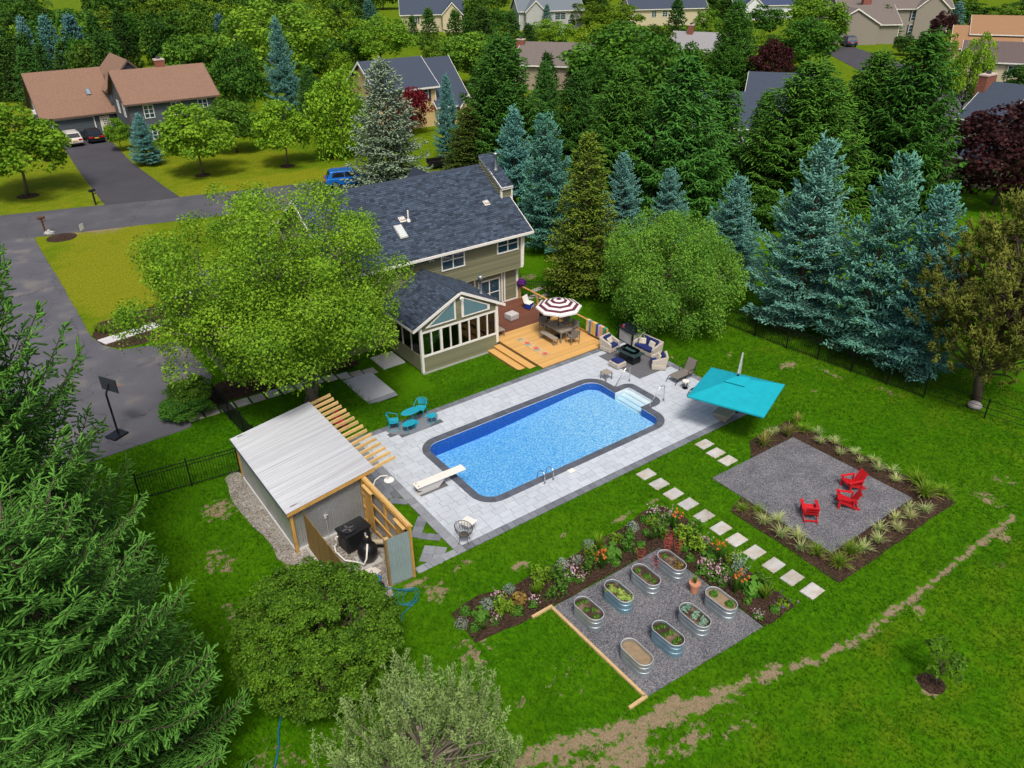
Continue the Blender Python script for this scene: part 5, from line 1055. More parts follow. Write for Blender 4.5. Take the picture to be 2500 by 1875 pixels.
# ------------------------------------------------------------------ pump enclosure
enc = thing('pump_enclosure', 'open-topped pump enclosure of boards and corrugated panels beside the shed', 'enclosure', (0,0,0))
for k in range(24):
    yy = 24.0-.165*k; MB().box(7.2-.012,7.2+.012,yy-.16,yy-.003,.05,1.80+.012*math.sin(k*2.3)).build('fence_board', WOODO, enc)
MB().bar((7.26,24.05,.5),(7.26,20.1,.5),.04,.09).bar((7.26,24.05,1.5),(7.26,20.1,1.5),.04,.09).build('fence_rail', WOODO, enc); MB().box(7.05,7.16,20.1,24.0,-.1,.1).build('curb', CONC, enc)
xs_ = 9.74
for y in (20.14, 22.1, 24.0): MB().box(xs_-.05,xs_+.05,y-.05,y+.05,0,2.46 if y < 21 else 2.36).build('post', WOODY, enc)
for z, w in ((2.36,.10),(2.22,.06)): MB().bar((xs_-.02,20.1,z),(xs_-.02,24.05,z),w,.05).build('top_rail', WOODY, enc)
MB().bar((xs_+.05,20.1,2.40),(xs_+.05,24.05,2.40),.14,.035).build('cap_board', WOODP, enc)
for z in (.25,.95,1.6): MB().bar((xs_-.06,20.2,z),(xs_-.06,24.0,z),.05,.09).build('rail', WOODY, enc)
corr('screen_sheet', (xs_+.065,20.15,.08), (0,1,0), (0,0,1), (1,0,0), 3.9, 2.25, METW, enc)
for y0 in (20.42, 23.0):
    for k in range(4): MB().box(xs_-.11,xs_-.085,y0+.165*k,y0+.165*k+.16,.2,2.15).build('screen_board', WOODY, enc)
    MB().box(xs_-.17,xs_-.03,y0-.04,y0+.72,2.15,2.2).build('board_cap', WOODP, enc)
corr('front_sheet', (8.80,20.20,.05), (.94,-.09,0), (0,0,1), (-.09,-.99,0), .98, 2.22, METB, enc, period=.075, amp=.014)
MB().box(8.74,8.84,20.2,20.3,0,2.26).build('post', WOODO, enc); MB().bar((8.75,20.26,2.24),(8.90,20.24,2.24),.12,.05).build('post_cap', WOODP, enc)
shw = MB().tube([(9.82,23.2,2.0),(9.85,23.2,2.35),(9.95,23.15,2.62),(10.15,23.1,2.74),(10.4,23.05,2.70),(10.47,23.03,2.55)], .022, 8).build('shower_arm', TRIM, enc, smooth=True)
MB().lathe([(.05,.08),(.07,.03),(.20,.015),(.20,-.02),(.02,-.025)], 18, (10.47,23.03,2.46)).build('shower_head', TRIM, shw, smooth=False)
BLKP = M('black_plastic', (.010,.011,.014), .38, var=.1)
hp = thing('pool_heater', 'black square pool heat pump with round fan grille', 'heater', (8.75,23.1,.03), .12)
MB().box(-.55,.55,-.38,.38,0,.82).build('body', BLKP, hp, bevel=.08); MB().box(-.60,.60,-.42,.42,.80,.90).build('lid', BLKP, hp, bevel=.05)
MB().lathe([(.30,0),(.32,.05),(.26,.05),(.25,.01)], 20, (-.22,0,.90)).build('fan_ring', M('fan_black',(.02,.022,.026),.3), hp)
fbm = MB()
for k in range(4): fbm.cbox((-.22+.12*math.cos(k*1.57),.12*math.sin(k*1.57),.925),(.24,.07,.012),k*1.57)
fbm.build('fan_blade', M('fan_grey',(.10,.10,.11),.4), hp)
sfil = thing('sand_filter', 'round black sand filter tank on a square pad', 'filter', (*G(*((700+1110/5.53),(1130+1320/5.53))), .03))
MB().box(-.42,.42,-.42,.42,0,.05).build('pad', CONC, sfil); MB().lathe([(.22,.05),(.30,.10),(.37,.3),(.39,.5),(.36,.68),(.26,.82),(.12,.90),(.12,.97),(.02,.98)], 24).build('tank', BLKP, sfil, smooth=True)
MB().lathe([(.13,.97),(.15,1.0),(.13,1.10),(.03,1.12)], 14).build('valve', BLKP, sfil); MB().lathe([(.045,0),(.045,.03),(.01,.03)],12,(.05,.0,1.12)).build('gauge', M('cream_plastic',(.6,.55,.38),.5), sfil)
pp = thing('pool_pump', 'beige pump motor behind the black filter tank', 'pump', (*G(700+1250/5.53,1130+1130/5.53), .03), -.6)
MB().tube([(-.28,0,.22),(.28,0,.22)], .11, 14).build('motor', M('beige_metal',(.36,.32,.22),.5), pp); MB().lathe([(.12,0),(.14,.1),(.14,.3),(.1,.36)],14,(-.38,0,0)).build('strainer', BLKP, pp); MB().box(-.25,.25,-.1,.1,0,.1).build('foot', BLKP, pp)
sx, sy = sfil.location.x, sfil.location.y
pv = thing('pool_pipe', 'white plastic pipe looping between heater and filter', 'pipe', (0,0,0))
MB().tube([(8.1,23.3,.25),(7.95,23.25,.25),(7.85,22.9,.25),(7.95,22.3,.2),(8.3,21.9,.2),(sx-.35,sy-.35,.25),(sx-.25,sy-.42,.55),(sx-.05,sy-.2,1.0)], .035, 8).tube([(8.1,23.3,.25),(8.1,23.35,.55),(8.25,23.3,.6)],.035,8).build('pipe_run', TRIM, pv, smooth=True)
MB().tube([(sx,sy,1.05),(sx+.1,sy+.25,1.15),(sx+.2,sy+.45,.9),(sx+.3,sy+.5,.4)],.04,8).build('grey_pipe', M('grey_pipe',(.3,.31,.33),.5), pv, smooth=True)
tag(MB().tube([(7.6,21.5,.06),(7.9,21.8,.07),(8.2,22.0,.07),(8.5,22.1,.07),(8.8,22.1,.07)],.02,6).build('blue_hose', M('blue_hose',(.01,.06,.25),.5)), 'short dark blue hose lying by the black filter tank', 'hose')
cb_ = MB()
for dx, dy, rz_, w, l in ((0,0,.5,.75,.45),(.28,-.2,.3,.5,.35)): cb_.cbox((dx,dy,.03+dy*-.03),(w,l,.012),rz_)
tag(cb_.build('cardboard_sheet', M('pale_cardboard',(.60,.57,.52),.9,var=.08), None, (*G(700+1050/5.53,1130+1495/5.53),.01)), 'torn pale sheet lying on the enclosure gravel', 'sheet')
# ------------------------------------------------------------------ deck
DY = M('yellow_deck_board', (.60,.355,.120), .65, var=.14, sc=3, stretch=(.3,4,1), obj=.10); DR = M('red_deck_board', (.150,.058,.036), .6, var=.14, sc=3, stretch=(.3,4,1), obj=.10)
deck = struct('deck', 'timber deck, new yellow boards in front of older red boards')
DX0, DX1 = 23.68, 28.55
n1 = 34
for k in range(n1): y0 = 30.11+k*(35.0-30.11)/n1; link('deck_board', slab_unit(DY), deck, ((DX0+DX1)/2, y0+.072, .035), 0, (DX1-DX0, .139, .045))
n2 = 26
for k in range(n2): y0 = 35.0+k*(38.80-35.0)/n2; link('deck_board', slab_unit(DR), deck, ((23.55+DX1)/2, y0+.073, .033), 0, (DX1-23.55, .141, .045))
MB().box(DX0+.02,DX1-.02,30.12,38.8,-.5,.03).build('deck_frame', M('deck_frame_wood', (.20,.13,.06), .8), deck)  # plain brown timber, darker than the yellow boards
for k, (x0, z) in enumerate(((23.22,-.12),(22.80,-.28))):
    for j in range(3): link('step_board', slab_unit(DY), deck, (x0+.075+.152*j, 32.4, z-.04), math.pi/2, (3.85,.146,.045))
    MB().box(x0+.03,23.7,30.52,34.28,-.6,z-.045).build('step_riser', M('step_pine', (.42,.24,.06), .7), deck)
posts = [(28.42,38.66),(28.42,36.75),(28.45,34.1),(28.45,31.95),(28.48,30.2)]
railing = thing('deck_railing', 'yellow timber deck railing with thin wire infill', 'railing', (0,0,0))
for x, y in posts: MB().box(x-.05,x+.05,y-.05,y+.05,.08,1.0).build('post', WOODY, railing)
WIRE = M('green_black_wire', (.03,.05,.03), .5)
for (ax_, ay_), (bx_, by_) in zip(posts[:-1], posts[1:]):
    MB().bar((ax_,ay_,1.0),(bx_,by_,1.0),.14,.04).build('top_rail', WOODY, railing); MB().bar((ax_,ay_,.2),(bx_,by_,.2),.04,.07).build('bottom_rail', WOODY, railing)
    for j in range(7): MB().tube([(ax_,ay_,.3+.1*j),(bx_,by_,.3+.1*j)], .006, 4).build('wire', WIRE, railing)
tw = [((.62,.45,.16),(.70,.62,.45),'tan and cream striped'),((.07,.16,.32),(.2,.3,.45),'slate blue'),((.65,.20,.07),(.7,.45,.1),'orange and red'),((.62,.40,.08),(.6,.5,.2),'mustard yellow'),((.02,.04,.15),(.05,.1,.3),'navy'),((.42,.28,.55),(.6,.5,.65),'lavender patterned'),((.75,.22,.12),(.75,.45,.15),'coral and yellow'),((.01,.30,.22),(.05,.4,.3),'jade green')]
y_ = 31.88
for c1, c2, ds in tw:
    w = .195; q = MB(); zt = 1.03; m = M('towel_'+ds.replace(' ','_'), c1, .9, var=.1, sc=3, col2=c2, c2s=4.5, c2t=.5, stretch=(1,3,.3))
    for sx, zb in ((-.085,.30+random.uniform(-.08,.06)),(.085,.35)): q.prism3([(28.46+sx,y_,zt),(28.46+sx,y_-w,zt),(28.46+sx*1.25,y_-w,zb),(28.46+sx*1.25,y_,zb)], (.012 if sx > 0 else -.012,0,0))
    q.box(28.46-.097,28.46+.097,y_-w,y_,zt-.002,zt+.014)
    tag(q.build('beach_towel', m), ds+' beach towel hung over the deck railing', 'towel', 'towels on the deck railing'); y_ -= w+.012
# flower runner rug (flat print)
def rug_mat():
    m = bpy.data.materials.new('flower_rug'); m.use_nodes = True; nt = m.node_tree; L = nt.links; b = nt.nodes['Principled BSDF']; b.inputs['Roughness'].default_value = .9
    tc = _nn(nt, 'ShaderNodeTexCoord'); sp = _nn(nt, 'ShaderNodeSeparateXYZ'); L.new(tc.outputs['Object'], sp.inputs[0])
    def mth(op, *a):
        n = _nn(nt, 'ShaderNodeMath', operation=op)
        for i, q in enumerate(a):
            if isinstance(q, (int, float)): n.inputs[i].default_value = q
            else: L.new(q, n.inputs[i])
        return n.outputs[0]
    yy = mth('SUBTRACT', mth('MODULO', mth('ADD', sp.outputs['Y'], 5.0), .85), .425); r1 = mth('SQRT', mth('ADD', mth('POWER', mth('SUBTRACT', sp.outputs['X'], -.02), 2), mth('POWER', mth('SUBTRACT', yy, .06), 2)))
    r2 = mth('SQRT', mth('ADD', mth('POWER', mth('ADD', sp.outputs['X'], .09), 2), mth('POWER', mth('ADD', yy, .10), 2)))
    no = _nn(nt, 'ShaderNodeTexNoise'); no.inputs['Scale'].default_value = 9; L.new(tc.outputs['Object'], no.inputs['Vector']); vo = _nn(nt, 'ShaderNodeTexVoronoi'); vo.inputs['Scale'].default_value = 16; L.new(tc.outputs['Object'], vo.inputs['Vector'])
    def mix(f, A, B):
        x = _nn(nt, 'ShaderNodeMix', data_type='RGBA'); L.new(f, x.inputs[0])
        for s_, q in ((6, A), (7, B)):
            if isinstance(q, tuple): x.inputs[s_].default_value = _rgba(q)
            else: L.new(q, x.inputs[s_])
        return x.outputs[2]
    base = mix(mth('GREATER_THAN', vo.outputs['Distance'], .36), (.62,.16,.08), (.60,.40,.20)); base = mix(mth('GREATER_THAN', no.outputs[0], .55), base, (.62,.42,.20)); g = mix(mth('GREATER_THAN', no.outputs[0], .62), base, (.25,.28,.08))
    g = mix(mth('LESS_THAN', r2, .21), g, (.20,.29,.25)); g = mix(mth('LESS_THAN', mth('ABSOLUTE', mth('SUBTRACT', r2, .15)), .02), g, (.45,.42,.30)); g = mix(mth('LESS_THAN', r1, .16), g, (.55,.07,.045)); g = mix(mth('LESS_THAN', mth('ABSOLUTE', mth('SUBTRACT', r1, .10)), .015), g, (.65,.22,.12)); L.new(g, b.inputs['Base Color']); return m
rc = G(1000+960/3.173, 600+780/3.173, .09)
tag(MB().box(-.30,.30,-1.32,1.32,0,.012).build('runner_rug', rug_mat(), None, (rc[0], rc[1], .083), -.0), 'flower patterned runner rug on the yellow deck boards', 'rug')
# ------------------------------------------------------------------ furniture
GREYM = M('grey_metal_frame', (.23,.225,.215), .5, .2, var=.06); TAUPEW = M('taupe_slat_wood', (.30,.265,.225), .7, var=.12, sc=5, stretch=(1,6,1)); GREYF = M('grey_sling', (.19,.185,.18), .8, var=.08)
NAVYF = M('navy_cushion', (.008,.020,.125), .9, var=.10, sc=6); WICK = M('pale_wicker', (.47,.43,.375), .8, var=.16, sc=22, bump=.6, bsc=55, stretch=(1,1,3)); CREAMP = M('patterned_pillow', (.60,.56,.48), .9, var=.05, col2=(.30,.26,.20), c2s=16, c2t=.58)
LGREY = M('pale_cushion', (.50,.49,.485), .9, var=.05); BLKM = M('black_metal', (.012,.012,.013), .45, .3); CHROME = M('chrome', (.72,.72,.70), .18, .95, var=.03)
Z0 = .08; ZP = .034
def Cz(x, y, z=Z0): return G(1000+x/3.173, 600+y/3.173, z)
def Bz(x, y, z=Z0): return G(1150+x/3.386, 580+y/3.386, z)
def Ez(x, y, z=ZP): return G(1300+x/5.53, 800+y/5.53, z)
def legs4(o, w, d, h, t, mat, inset=.0):
    for sx in (-1, 1):
        for sy in (-1, 1): MB().box(sx*(w/2-inset)-t/2,sx*(w/2-inset)+t/2,sy*(d/2-inset)-t/2,sy*(d/2-inset)+t/2,0,h).build('leg', mat, o)
# dining set
q4 = [Cz(*q, .76) for q in ((1043,605),(1140,575),(1269,648),(1160,678))]; tcx = sum(q[0] for q in q4)/4; tcy = sum(q[1] for q in q4)/4
dt = thing('dining_table', 'grey slatted dining table under the striped parasol', 'table', (tcx, tcy, Z0), 0)
for k in range(7): MB().box(-.42+.12*k+.003,-.42+.12*k+.117,-.78,.78,.68,.71).build('slat', TAUPEW, dt)
MB().box(-.44,-.40,-.8,.8,.62,.70).box(.40,.44,-.8,.8,.62,.70).box(-.4,.4,-.8,-.76,.62,.70).box(-.4,.4,.76,.8,.62,.70).build('apron', GREYM, dt); legs4(dt, .84, 1.54, .66, .06, GREYM)
q4 = [Cz(*q, .5) for q in ((1010,672),(1050,655),(1150,712),(1105,728))]; bcx = sum(q[0] for q in q4)/4; bcy = sum(q[1] for q in q4)/4
be = thing('dining_bench', 'grey slatted bench on the near side of the dining table', 'bench', (bcx, bcy, Z0))
for k in range(3): MB().box(-.18+.12*k+.003,-.18+.12*k+.117,-.68,.68,.40,.43).build('slat', TAUPEW, be)
for sy in (-.62,.62):
    for sx in (-.15,.15): MB().box(sx-.025,sx+.025,sy-.025,sy+.025,0,.40).build('leg', GREYM, be)
    MB().box(-.15,.15,sy-.02,sy+.02,.03,.07).build('foot_rail', GREYM, be)
def arm_chair(label, loc, rz):
    o = thing('dining_chair', label, 'chair', loc, rz, 'grey dining armchairs on the deck')
    MB().box(-.26,.26,-.25,.25,.40,.435).build('seat', GREYF, o); MB().prism3([(-.24,.24,.48),(.24,.24,.48),(.24,.33,.90),(-.24,.33,.90)], (0,.02,0)).build('backrest', GREYF, o)
    for sx in (-.28,.28):
        MB().bar((sx,-.25,0),(sx,-.25,.63),.04,.04).build('leg', GREYM, o); MB().bar((sx,.25,0),(sx,.34,.92),.04,.04).build('leg', GREYM, o); MB().bar((sx,-.28,.64),(sx,.30,.64),.06,.03).build('armrest', GREYM, o)
    return o
arm_chair('grey armchair at the far right of the dining table by the railing', (tcx+.80, tcy+.55, Z0), -math.pi/2)
arm_chair('grey armchair between railing and near corner of the dining table', (tcx+.80, tcy-.25, Z0), -math.pi/2)
arm_chair('grey armchair at the pool end of the dining table', (tcx+.15, tcy-1.15, Z0), math.pi-.1)
arm_chair('grey armchair at the house end of the dining table', (tcx-.1, tcy+1.05, Z0), 0)
# striped parasol: octagon, alternating bands, each gore ring a part
par = thing('striped_parasol', 'octagonal maroon and white striped parasol over the dining table', 'parasol', (tcx, tcy, Z0))
MB().tube([(0,0,0),(0,0,2.45)], .022, 10).build('pole', BLKM, par); MB().lathe([(.26,0),(.26,.05),(.06,.1),(.04,.3)], 16).build('base', BLKM, par)
PW_ = M('parasol_white', (.72,.70,.70), .85, var=.03); PM_ = M('parasol_maroon', (.105,.022,.045), .85, var=.06)
bands = 8; Rp = 1.36
for k in range(bands):
    r0, r1 = Rp*(k/bands), Rp*((k+1)/bands); f = lambda r_: 2.50-.50*(r_/Rp)**1.25; q = MB(); vs = []; fs = []
    for j in range(8):
        a0 = 2*math.pi*j/8+.2
        for r_ in (r0, r1): vs.append((r_*math.cos(a0), r_*math.sin(a0), f(r_)))
    fs = [(2*j, 2*j+1, (2*j+3)%16, (2*j+2)%16) for j in range(8)]; q.add(vs, fs); q.build('canopy_band', PM_ if k in (0,2,4,6) else PW_, par)
vq = MB()
for j in range(8):
    a0, a1 = 2*math.pi*j/8+.2, 2*math.pi*(j+1)/8+.2; vq.add([(Rp*math.cos(a0),Rp*math.sin(a0),2.0),(Rp*math.cos(a1),Rp*math.sin(a1),2.0),(Rp*math.cos(a1),Rp*math.sin(a1),1.9),(Rp*math.cos(a0),Rp*math.sin(a0),1.9)], [(0,1,2,3)])
vq.build('valance', PW_, par); MB().lathe([(.04,2.48),(.05,2.53),(.01,2.58)],10).build('finial', BLKM, par)
for j in range(8): a0 = 2*math.pi*j/8+.2; MB().tube([(0,0,2.42),(Rp*.97*math.cos(a0),Rp*.97*math.sin(a0),1.975)],.008,4).build('rib', BLKM, par)
# sofa corner, ottoman, cooler, pots on the deck
sx_, sy_ = Cz(745, 500); so = thing('outdoor_sofa', 'pale grey wicker sofa against the sunroom side', 'sofa', (24.35, 36.9, Z0), -math.pi/2)
WG = M('grey_wicker', (.42,.42,.42), .8, var=.1, sc=24, bump=.4, bsc=50)
MB().box(-.95,.95,-.38,.38,.03,.32).build('base', WG, so, bevel=.02); MB().box(-.95,.95,.30,.45,.30,.72).build('backrest', WG, so, bevel=.03); MB().box(-.95,-.80,-.38,.3,.30,.60).build('armrest', WG, so, bevel=.03)
for sx in (-.36,.43): MB().box(sx-.42,sx+.42,-.40,.28,.325,.45).build('seat_cushion', LGREY, so, bevel=.05)
MB().cbox((-.68,.18,.62),(.38,.14,.36),0,0,-.25).build('pillow', M('mauve_pillow',(.36,.31,.34),.9), so, bevel=.05)
ox, oy = Cz(800, 570); ot = thing('ottoman', 'square pale grey wicker ottoman on the red deck boards', 'ottoman', (ox, oy+.12, Z0), .1); MB().box(-.34,.34,-.32,.32,.03,.30).build('base', WG, ot, bevel=.02); MB().box(-.34,.34,-.32,.32,.305,.40).build('cushion', LGREY, ot, bevel=.04)
cx_, cy_ = Cz(935, 488); co = thing('cooler_box', 'blue cooler with white lid standing open by the railing', 'cooler', (cx_, cy_+.12, Z0), .35)
MB().box(-.27,.27,-.19,.19,.03,.36).build('body', M('cooler_blue',(.008,.040,.30),.45), co, bevel=.03); MB().box(-.28,.28,-.20,.20,.36,.42).build('rim', TRIM, co, bevel=.02); MB().prism3([(-.27,.19,.42),(.27,.19,.42),(.27,.33,.80),(-.27,.33,.80)],(0,.05,.0)).build('lid', TRIM, co); MB().tube([(-.1,-.22,.05),(-.1,-.30,.25),(.1,-.30,.25),(.1,-.22,.05)],.015,6).build('handle', TRIM, co)
gx_, gy_ = Bz(610, 690); gr = thing('grill_cart', 'small dark grill cart half hidden under the striped parasol', 'grill', (gx_, gy_, Z0), .2); MB().box(-.28,.28,-.22,.22,.1,.62).build('cabinet', BLKM, gr); MB().lathe([(.3,0),(.29,.12),(.18,.24),(.03,.28)],14,(0,0,.62),1,.75).build('hood', M('grill_brown',(.06,.03,.02),.4), gr, smooth=True)
# bench by the sunroom wall with pot
lx, ly = Cz(710, 700); lb_ = thing('planter_bench', 'low pale bench against the sunroom corner', 'bench', (24.0, 34.95, Z0)); MB().box(-.3,.3,-.35,.35,.42,.46).build('seat', TAUPEW, lb_); legs4(lb_, .58, .68, .42, .04, GREYM, .03)
# patio side table by the pool
x, y = Ez(1008, 705); st = thing('side_table', 'small square grey table at the corner of the pool', 'table', (25.68, 27.10, ZP))
MB().box(-.24,.24,-.24,.24,.40,.44).build('table_top', TAUPEW, st); legs4(st, .46, .46, .40, .05, GREYM, .025)
# fire pit lounge set
tag(MB().box(27.1,29.45,25.98,29.32,0,.010).build('outdoor_rug', M('charcoal_rug',(.115,.120,.135),.95,var=.1,sc=14,bump=.2), None, (0,0,ZP+.002)), 'square charcoal rug under the fire table seating', 'rug')
def club(name, label, loc, rz, w, pillows, cat='chair', group=None):
    o = thing(name, label, cat, loc, rz, group); d = .80
    MB().box(-w/2,w/2,-d/2,d/2,.03,.30).build('base', WICK, o, bevel=.03)
    MB().prism3([(-w/2+.02,d/2-.13,.30),(w/2-.02,d/2-.13,.30),(w/2-.02,d/2-.03,.80),(-w/2+.02,d/2-.03,.80)],(0,.13,0)).build('backrest', WICK, o, bevel=.02)
    for s_ in (-1, 1):
        xa = s_*(w/2-.10); MB().prism3([(xa-.055*s_,-d/2,.28),(xa-.055*s_,d/2,.28),(xa-.055*s_,d/2+.05,.78),(xa-.055*s_,d/2-.18,.72),(xa-.055*s_,-d/2+.02,.56)],(.13*s_,0,0)).build('armrest', WICK, o, bevel=.02)
    n = 2 if w > 1.2 else 1; cw = (w-.34)/n
    for k in range(n):
        xc = -w/2+.17+cw*(k+.5); MB().box(xc-cw/2+.01,xc+cw/2-.01,-d/2-.02,d/2-.15,.305,.46).build('seat_cushion', NAVYF, o, bevel=.05); MB().cbox((xc,d/2-.20,.66),(cw-.03,.16,.44),0,0,-.2).build('back_cushion', NAVYF, o, bevel=.06)
    for px_, py_, a_ in pillows: MB().cbox((px_,py_,.60),(.42,.14,.36),a_,0,-.35).build('pillow', CREAMP, o, bevel=.05)
    return o
club('club_chair', 'wicker club chair with navy cushions backing onto the deck', (28.15, 29.55, ZP+.012), .12, .90, ((0,.02,.15),), group='navy wicker lounge set')
club('loveseat', 'two-seat wicker loveseat with navy cushions beside the storage box', (29.62, 28.0, ZP+.012), -math.pi/2+.05, 1.62, ((-.38,.0,.5),(.3,.05,-.1)), 'loveseat')
club('club_chair', 'wicker club chair turned away from the pool stairs, beside the loveseat', (28.85, 26.35, ZP+.012), -2.25, .88, ((-.1,.0,.3),), group='navy wicker lounge set')
ot2 = thing('footstool', 'wicker footstool with navy cushion near the side table', 'footstool', (27.12, 27.78, ZP+.012), .03); MB().box(-.34,.34,-.36,.36,.03,.32).build('base', WICK, ot2, bevel=.03); MB().box(-.27,.27,-.29,.29,.325,.42).build('cushion', NAVYF, ot2, bevel=.04)
ft = thing('fire_table', 'black rectangular fire table with glass wind guard', 'fire table', (28.12, 27.85, ZP+.012), .03)
BLKT = M('black_table', (.014,.018,.022), .35, .1, var=.1, sc=9); MB().box(-.30,.30,-.55,.55,.02,.55).build('base', BLKT, ft, bevel=.01); MB().box(-.43,.43,-.74,.74,.56,.61).build('table_top', GLASS('dark_glass_top',(.030,.055,.060),.12), ft, bevel=.01)
for sx in (-.22,.22):
    for sy in (-.48,.48): MB().lathe([(.03,.61),(.03,.66)],8,(sx,sy,0)).build('guard_clip', CHROME, ft)
gg = MB().box(-.235,-.227,-.5,.5,.62,.80).box(.227,.235,-.5,.5,.62,.80).box(-.227,.227,-.5,-.492,.62,.80).box(-.227,.227,.492,.5,.62,.80).build('glass_guard', CGLASS, ft); MB().box(-.2,.2,-.46,.46,.612,.625).build('burner_tray', M('glass_beads',(.04,.10,.10),.3), ft); MB().box(-.31,-.30,-.12,.02,.38,.43).build('control_plate', CHROME, ft)
sb = thing('storage_box', 'black and grey deck storage box behind the loveseat', 'storage box', (29.98, 29.62, ZP), -.06)
PANG = M('grey_resin_panel',(.36,.36,.37),.6,var=.06,stretch=(1,1,8)); MB().box(-.52,.52,-.62,.62,.05,.78).build('panel', PANG, sb)
for sx in (-.50,.50):
    for sy in (-.60,.60): MB().box(sx-.05,sx+.05,sy-.05,sy+.05,0,.80).build('corner_post', BLKP, sb)
MB().prism3([(-.58,-.68,.79),(.58,-.68,.79),(.58,-.68,.86),(0,-.68,.92),(-.58,-.68,.86)],(0,1.36,0)).build('lid', M('navy_black_lid',(.016,.024,.032),.45), sb)
sp_ = MB(); sp_.box(-.48,.48,-.625,-.615,.07,.76)
for j in range(5): sp_.box(-.528,-.518,-.55,.55,.08+.14*j,.08+.14*j+.125)
sp_.build('slats', M('pale_resin',(.42,.42,.43),.6), sb)
tag(MB().box(-.09,.09,-.05,.05,0,.16).build('wipes_packet', M('red_blue_packet',(.55,.05,.03),.5,col2=(.05,.12,.55),c2s=5,c2t=.5), None, (29.62,30.0,.90), .6), 'small red and blue packet on the storage box lid', 'packet')
# chaise longues
def chaise(label, loc, rz, back, fm):
    o = thing('chaise_longue', label, 'lounger', loc, rz, 'chaise longues by the pool'); s = .32
    MB().box(-.30,.30,-.95,.25,s,s+.03).build('seat', fm, o); MB().prism3([(-.30,.25,s),(.30,.25,s),(.30,.25+.62*math.cos(back),s+.72*math.sin(back)),(-.30,.25+.62*math.cos(back),s+.72*math.sin(back))],(0,.03,.0)).build('backrest', fm, o)
    for sx in (-.32,.32):
        MB().tube([(sx,-1.12,0),(sx,-1.0,s*.7),(sx,-.85,s+.01),(sx,.3,s+.01),(sx,.25+.62*math.cos(back),s+.72*math.sin(back))],.018,6).build('side_rail', BLKM, o); MB().tube([(sx,-.1,s),(sx,-.12,s+.24),(sx,.28,s+.25),(sx,.45,s+.1)],.016,6).build('armrest', BLKM, o)
        for sy in (-.35,.5): MB().tube([(sx,sy,s),(sx,sy+.06,0)],.016,6).build('leg', BLKM, o)
    return o
chaise('grey sling chaise longue by the lounge set, back raised', (29.15,24.62,ZP), -math.pi/2+.02, 1.15, M('taupe_sling',(.17,.155,.14),.85,var=.08))
chaise('dark chaise longue half hidden under the turquoise umbrella', (28.9,22.9,ZP), -math.pi/2+.05, .85, M('dark_sling',(.025,.035,.045),.85))
hx = thing('hexagonal_table', 'tiny white-topped black frame table between two chaise longues', 'table', (28.30,23.80,ZP))
MB().lathe([(.20,.42),(.20,.455),(.005,.456)],6).build('table_top', TRIM, hx)
for j in range(6): a0 = math.pi*j/3; MB().bar((.19*math.cos(a0),.19*math.sin(a0),.42),(.15*math.cos(a0),.15*math.sin(a0),0),.035,.012).build('leg', BLKM, hx)
MB().lathe([(.15,.0),(.15,.02),(.13,.02),(.13,0)],6).build('foot_ring', BLKM, hx)
q4 = [G(1650+x_/5.53, 850+y_/5.53, .42) for x_, y_ in ((510,880),(700,945),(790,835),(595,775))]; stc = (sum(q[0] for q in q4)/4, sum(q[1] for q in q4)/4)
sl2 = thing('slab_table', 'low beige square slab table beside the turquoise umbrella', 'table', (*stc, ZP), .25); BST = M('beige_stone',(.33,.315,.245),.8,var=.1); MB().box(-.42,.42,-.42,.42,.30,.40).build('table_top', BST, sl2, bevel=.02); MB().box(-.26,.26,-.26,.26,0,.30).build('base', BST, sl2, bevel=.02)
# turquoise cantilever umbrella
TEAL = M('turquoise_canvas', (.0,.34,.44), .85, var=.08, sc=3, bump=.15, bsc=30); z_ = 2.05
cn = [G(1650+x_/5.53, 850+y_/5.53, zz) for (x_, y_), zz in zip(((480,265),(1470,500),(1190,940),(150,655)), (2.15,2.15,1.95,1.95))]
mast = (28.9, 20.95); um = thing('cantilever_umbrella', 'large square turquoise cantilever umbrella with white mast', 'umbrella', (*mast, ZP))
loc_ = [Vector((c[0]-mast[0], c[1]-mast[1], zz)) for c, zz in zip(cn, (2.15,2.15,1.95,1.95))]; ctr = sum(loc_, Vector())/4; ap = ctr + Vector((.12,.12,.62))
cq = MB(); inn = [ap + (p-ap)*.20 for p in loc_]
for i in range(4):
    j = (i+1)%4; cq.add([loc_[i], loc_[j], inn[j], inn[i]], [(0,1,2,3)]); mid = (loc_[i]+loc_[j])/2
cq.build('canopy', TEAL, um); vt = MB(); tp = [ap + (p-ap)*.27 + Vector((0,0,.07)) for p in loc_]
for i in range(4): vt.add([tp[i], tp[(i+1)%4], ap+Vector((0,0,.10))], [(0,1,2)])
vt.build('vent_cap', TEAL, um); hq = MB()
for i in range(4):
    j = (i+1)%4; hq.add([loc_[i], loc_[j], loc_[j]-Vector((0,0,.07)), loc_[i]-Vector((0,0,.07))], [(0,1,2,3)])
hq.build('hem', TEAL, um); MB().lathe([(.05,0),(.05,.07),(.01,.09)],10,tuple(ap+Vector((0,0,.10)))).build('finial', BLKM, um)
for p in loc_: MB().tube([tuple(ap-Vector((0,0,.06))), tuple(p-Vector((0,0,.03)))],.012,5).build('rib', GREYM, um)
MB().tube([(0,0,0),(.05,.05,3.05)],.045,10).build('mast', M('white_mast',(.62,.64,.66),.4,.4), um); MB().tube([(.05,.05,3.05),tuple(ap+Vector((.05,.05,.2)))],.04,8).build('arm', MATS['white_mast'], um); MB().box(-.45,.45,-.45,.45,0,.09).build('base', BLKP, um)
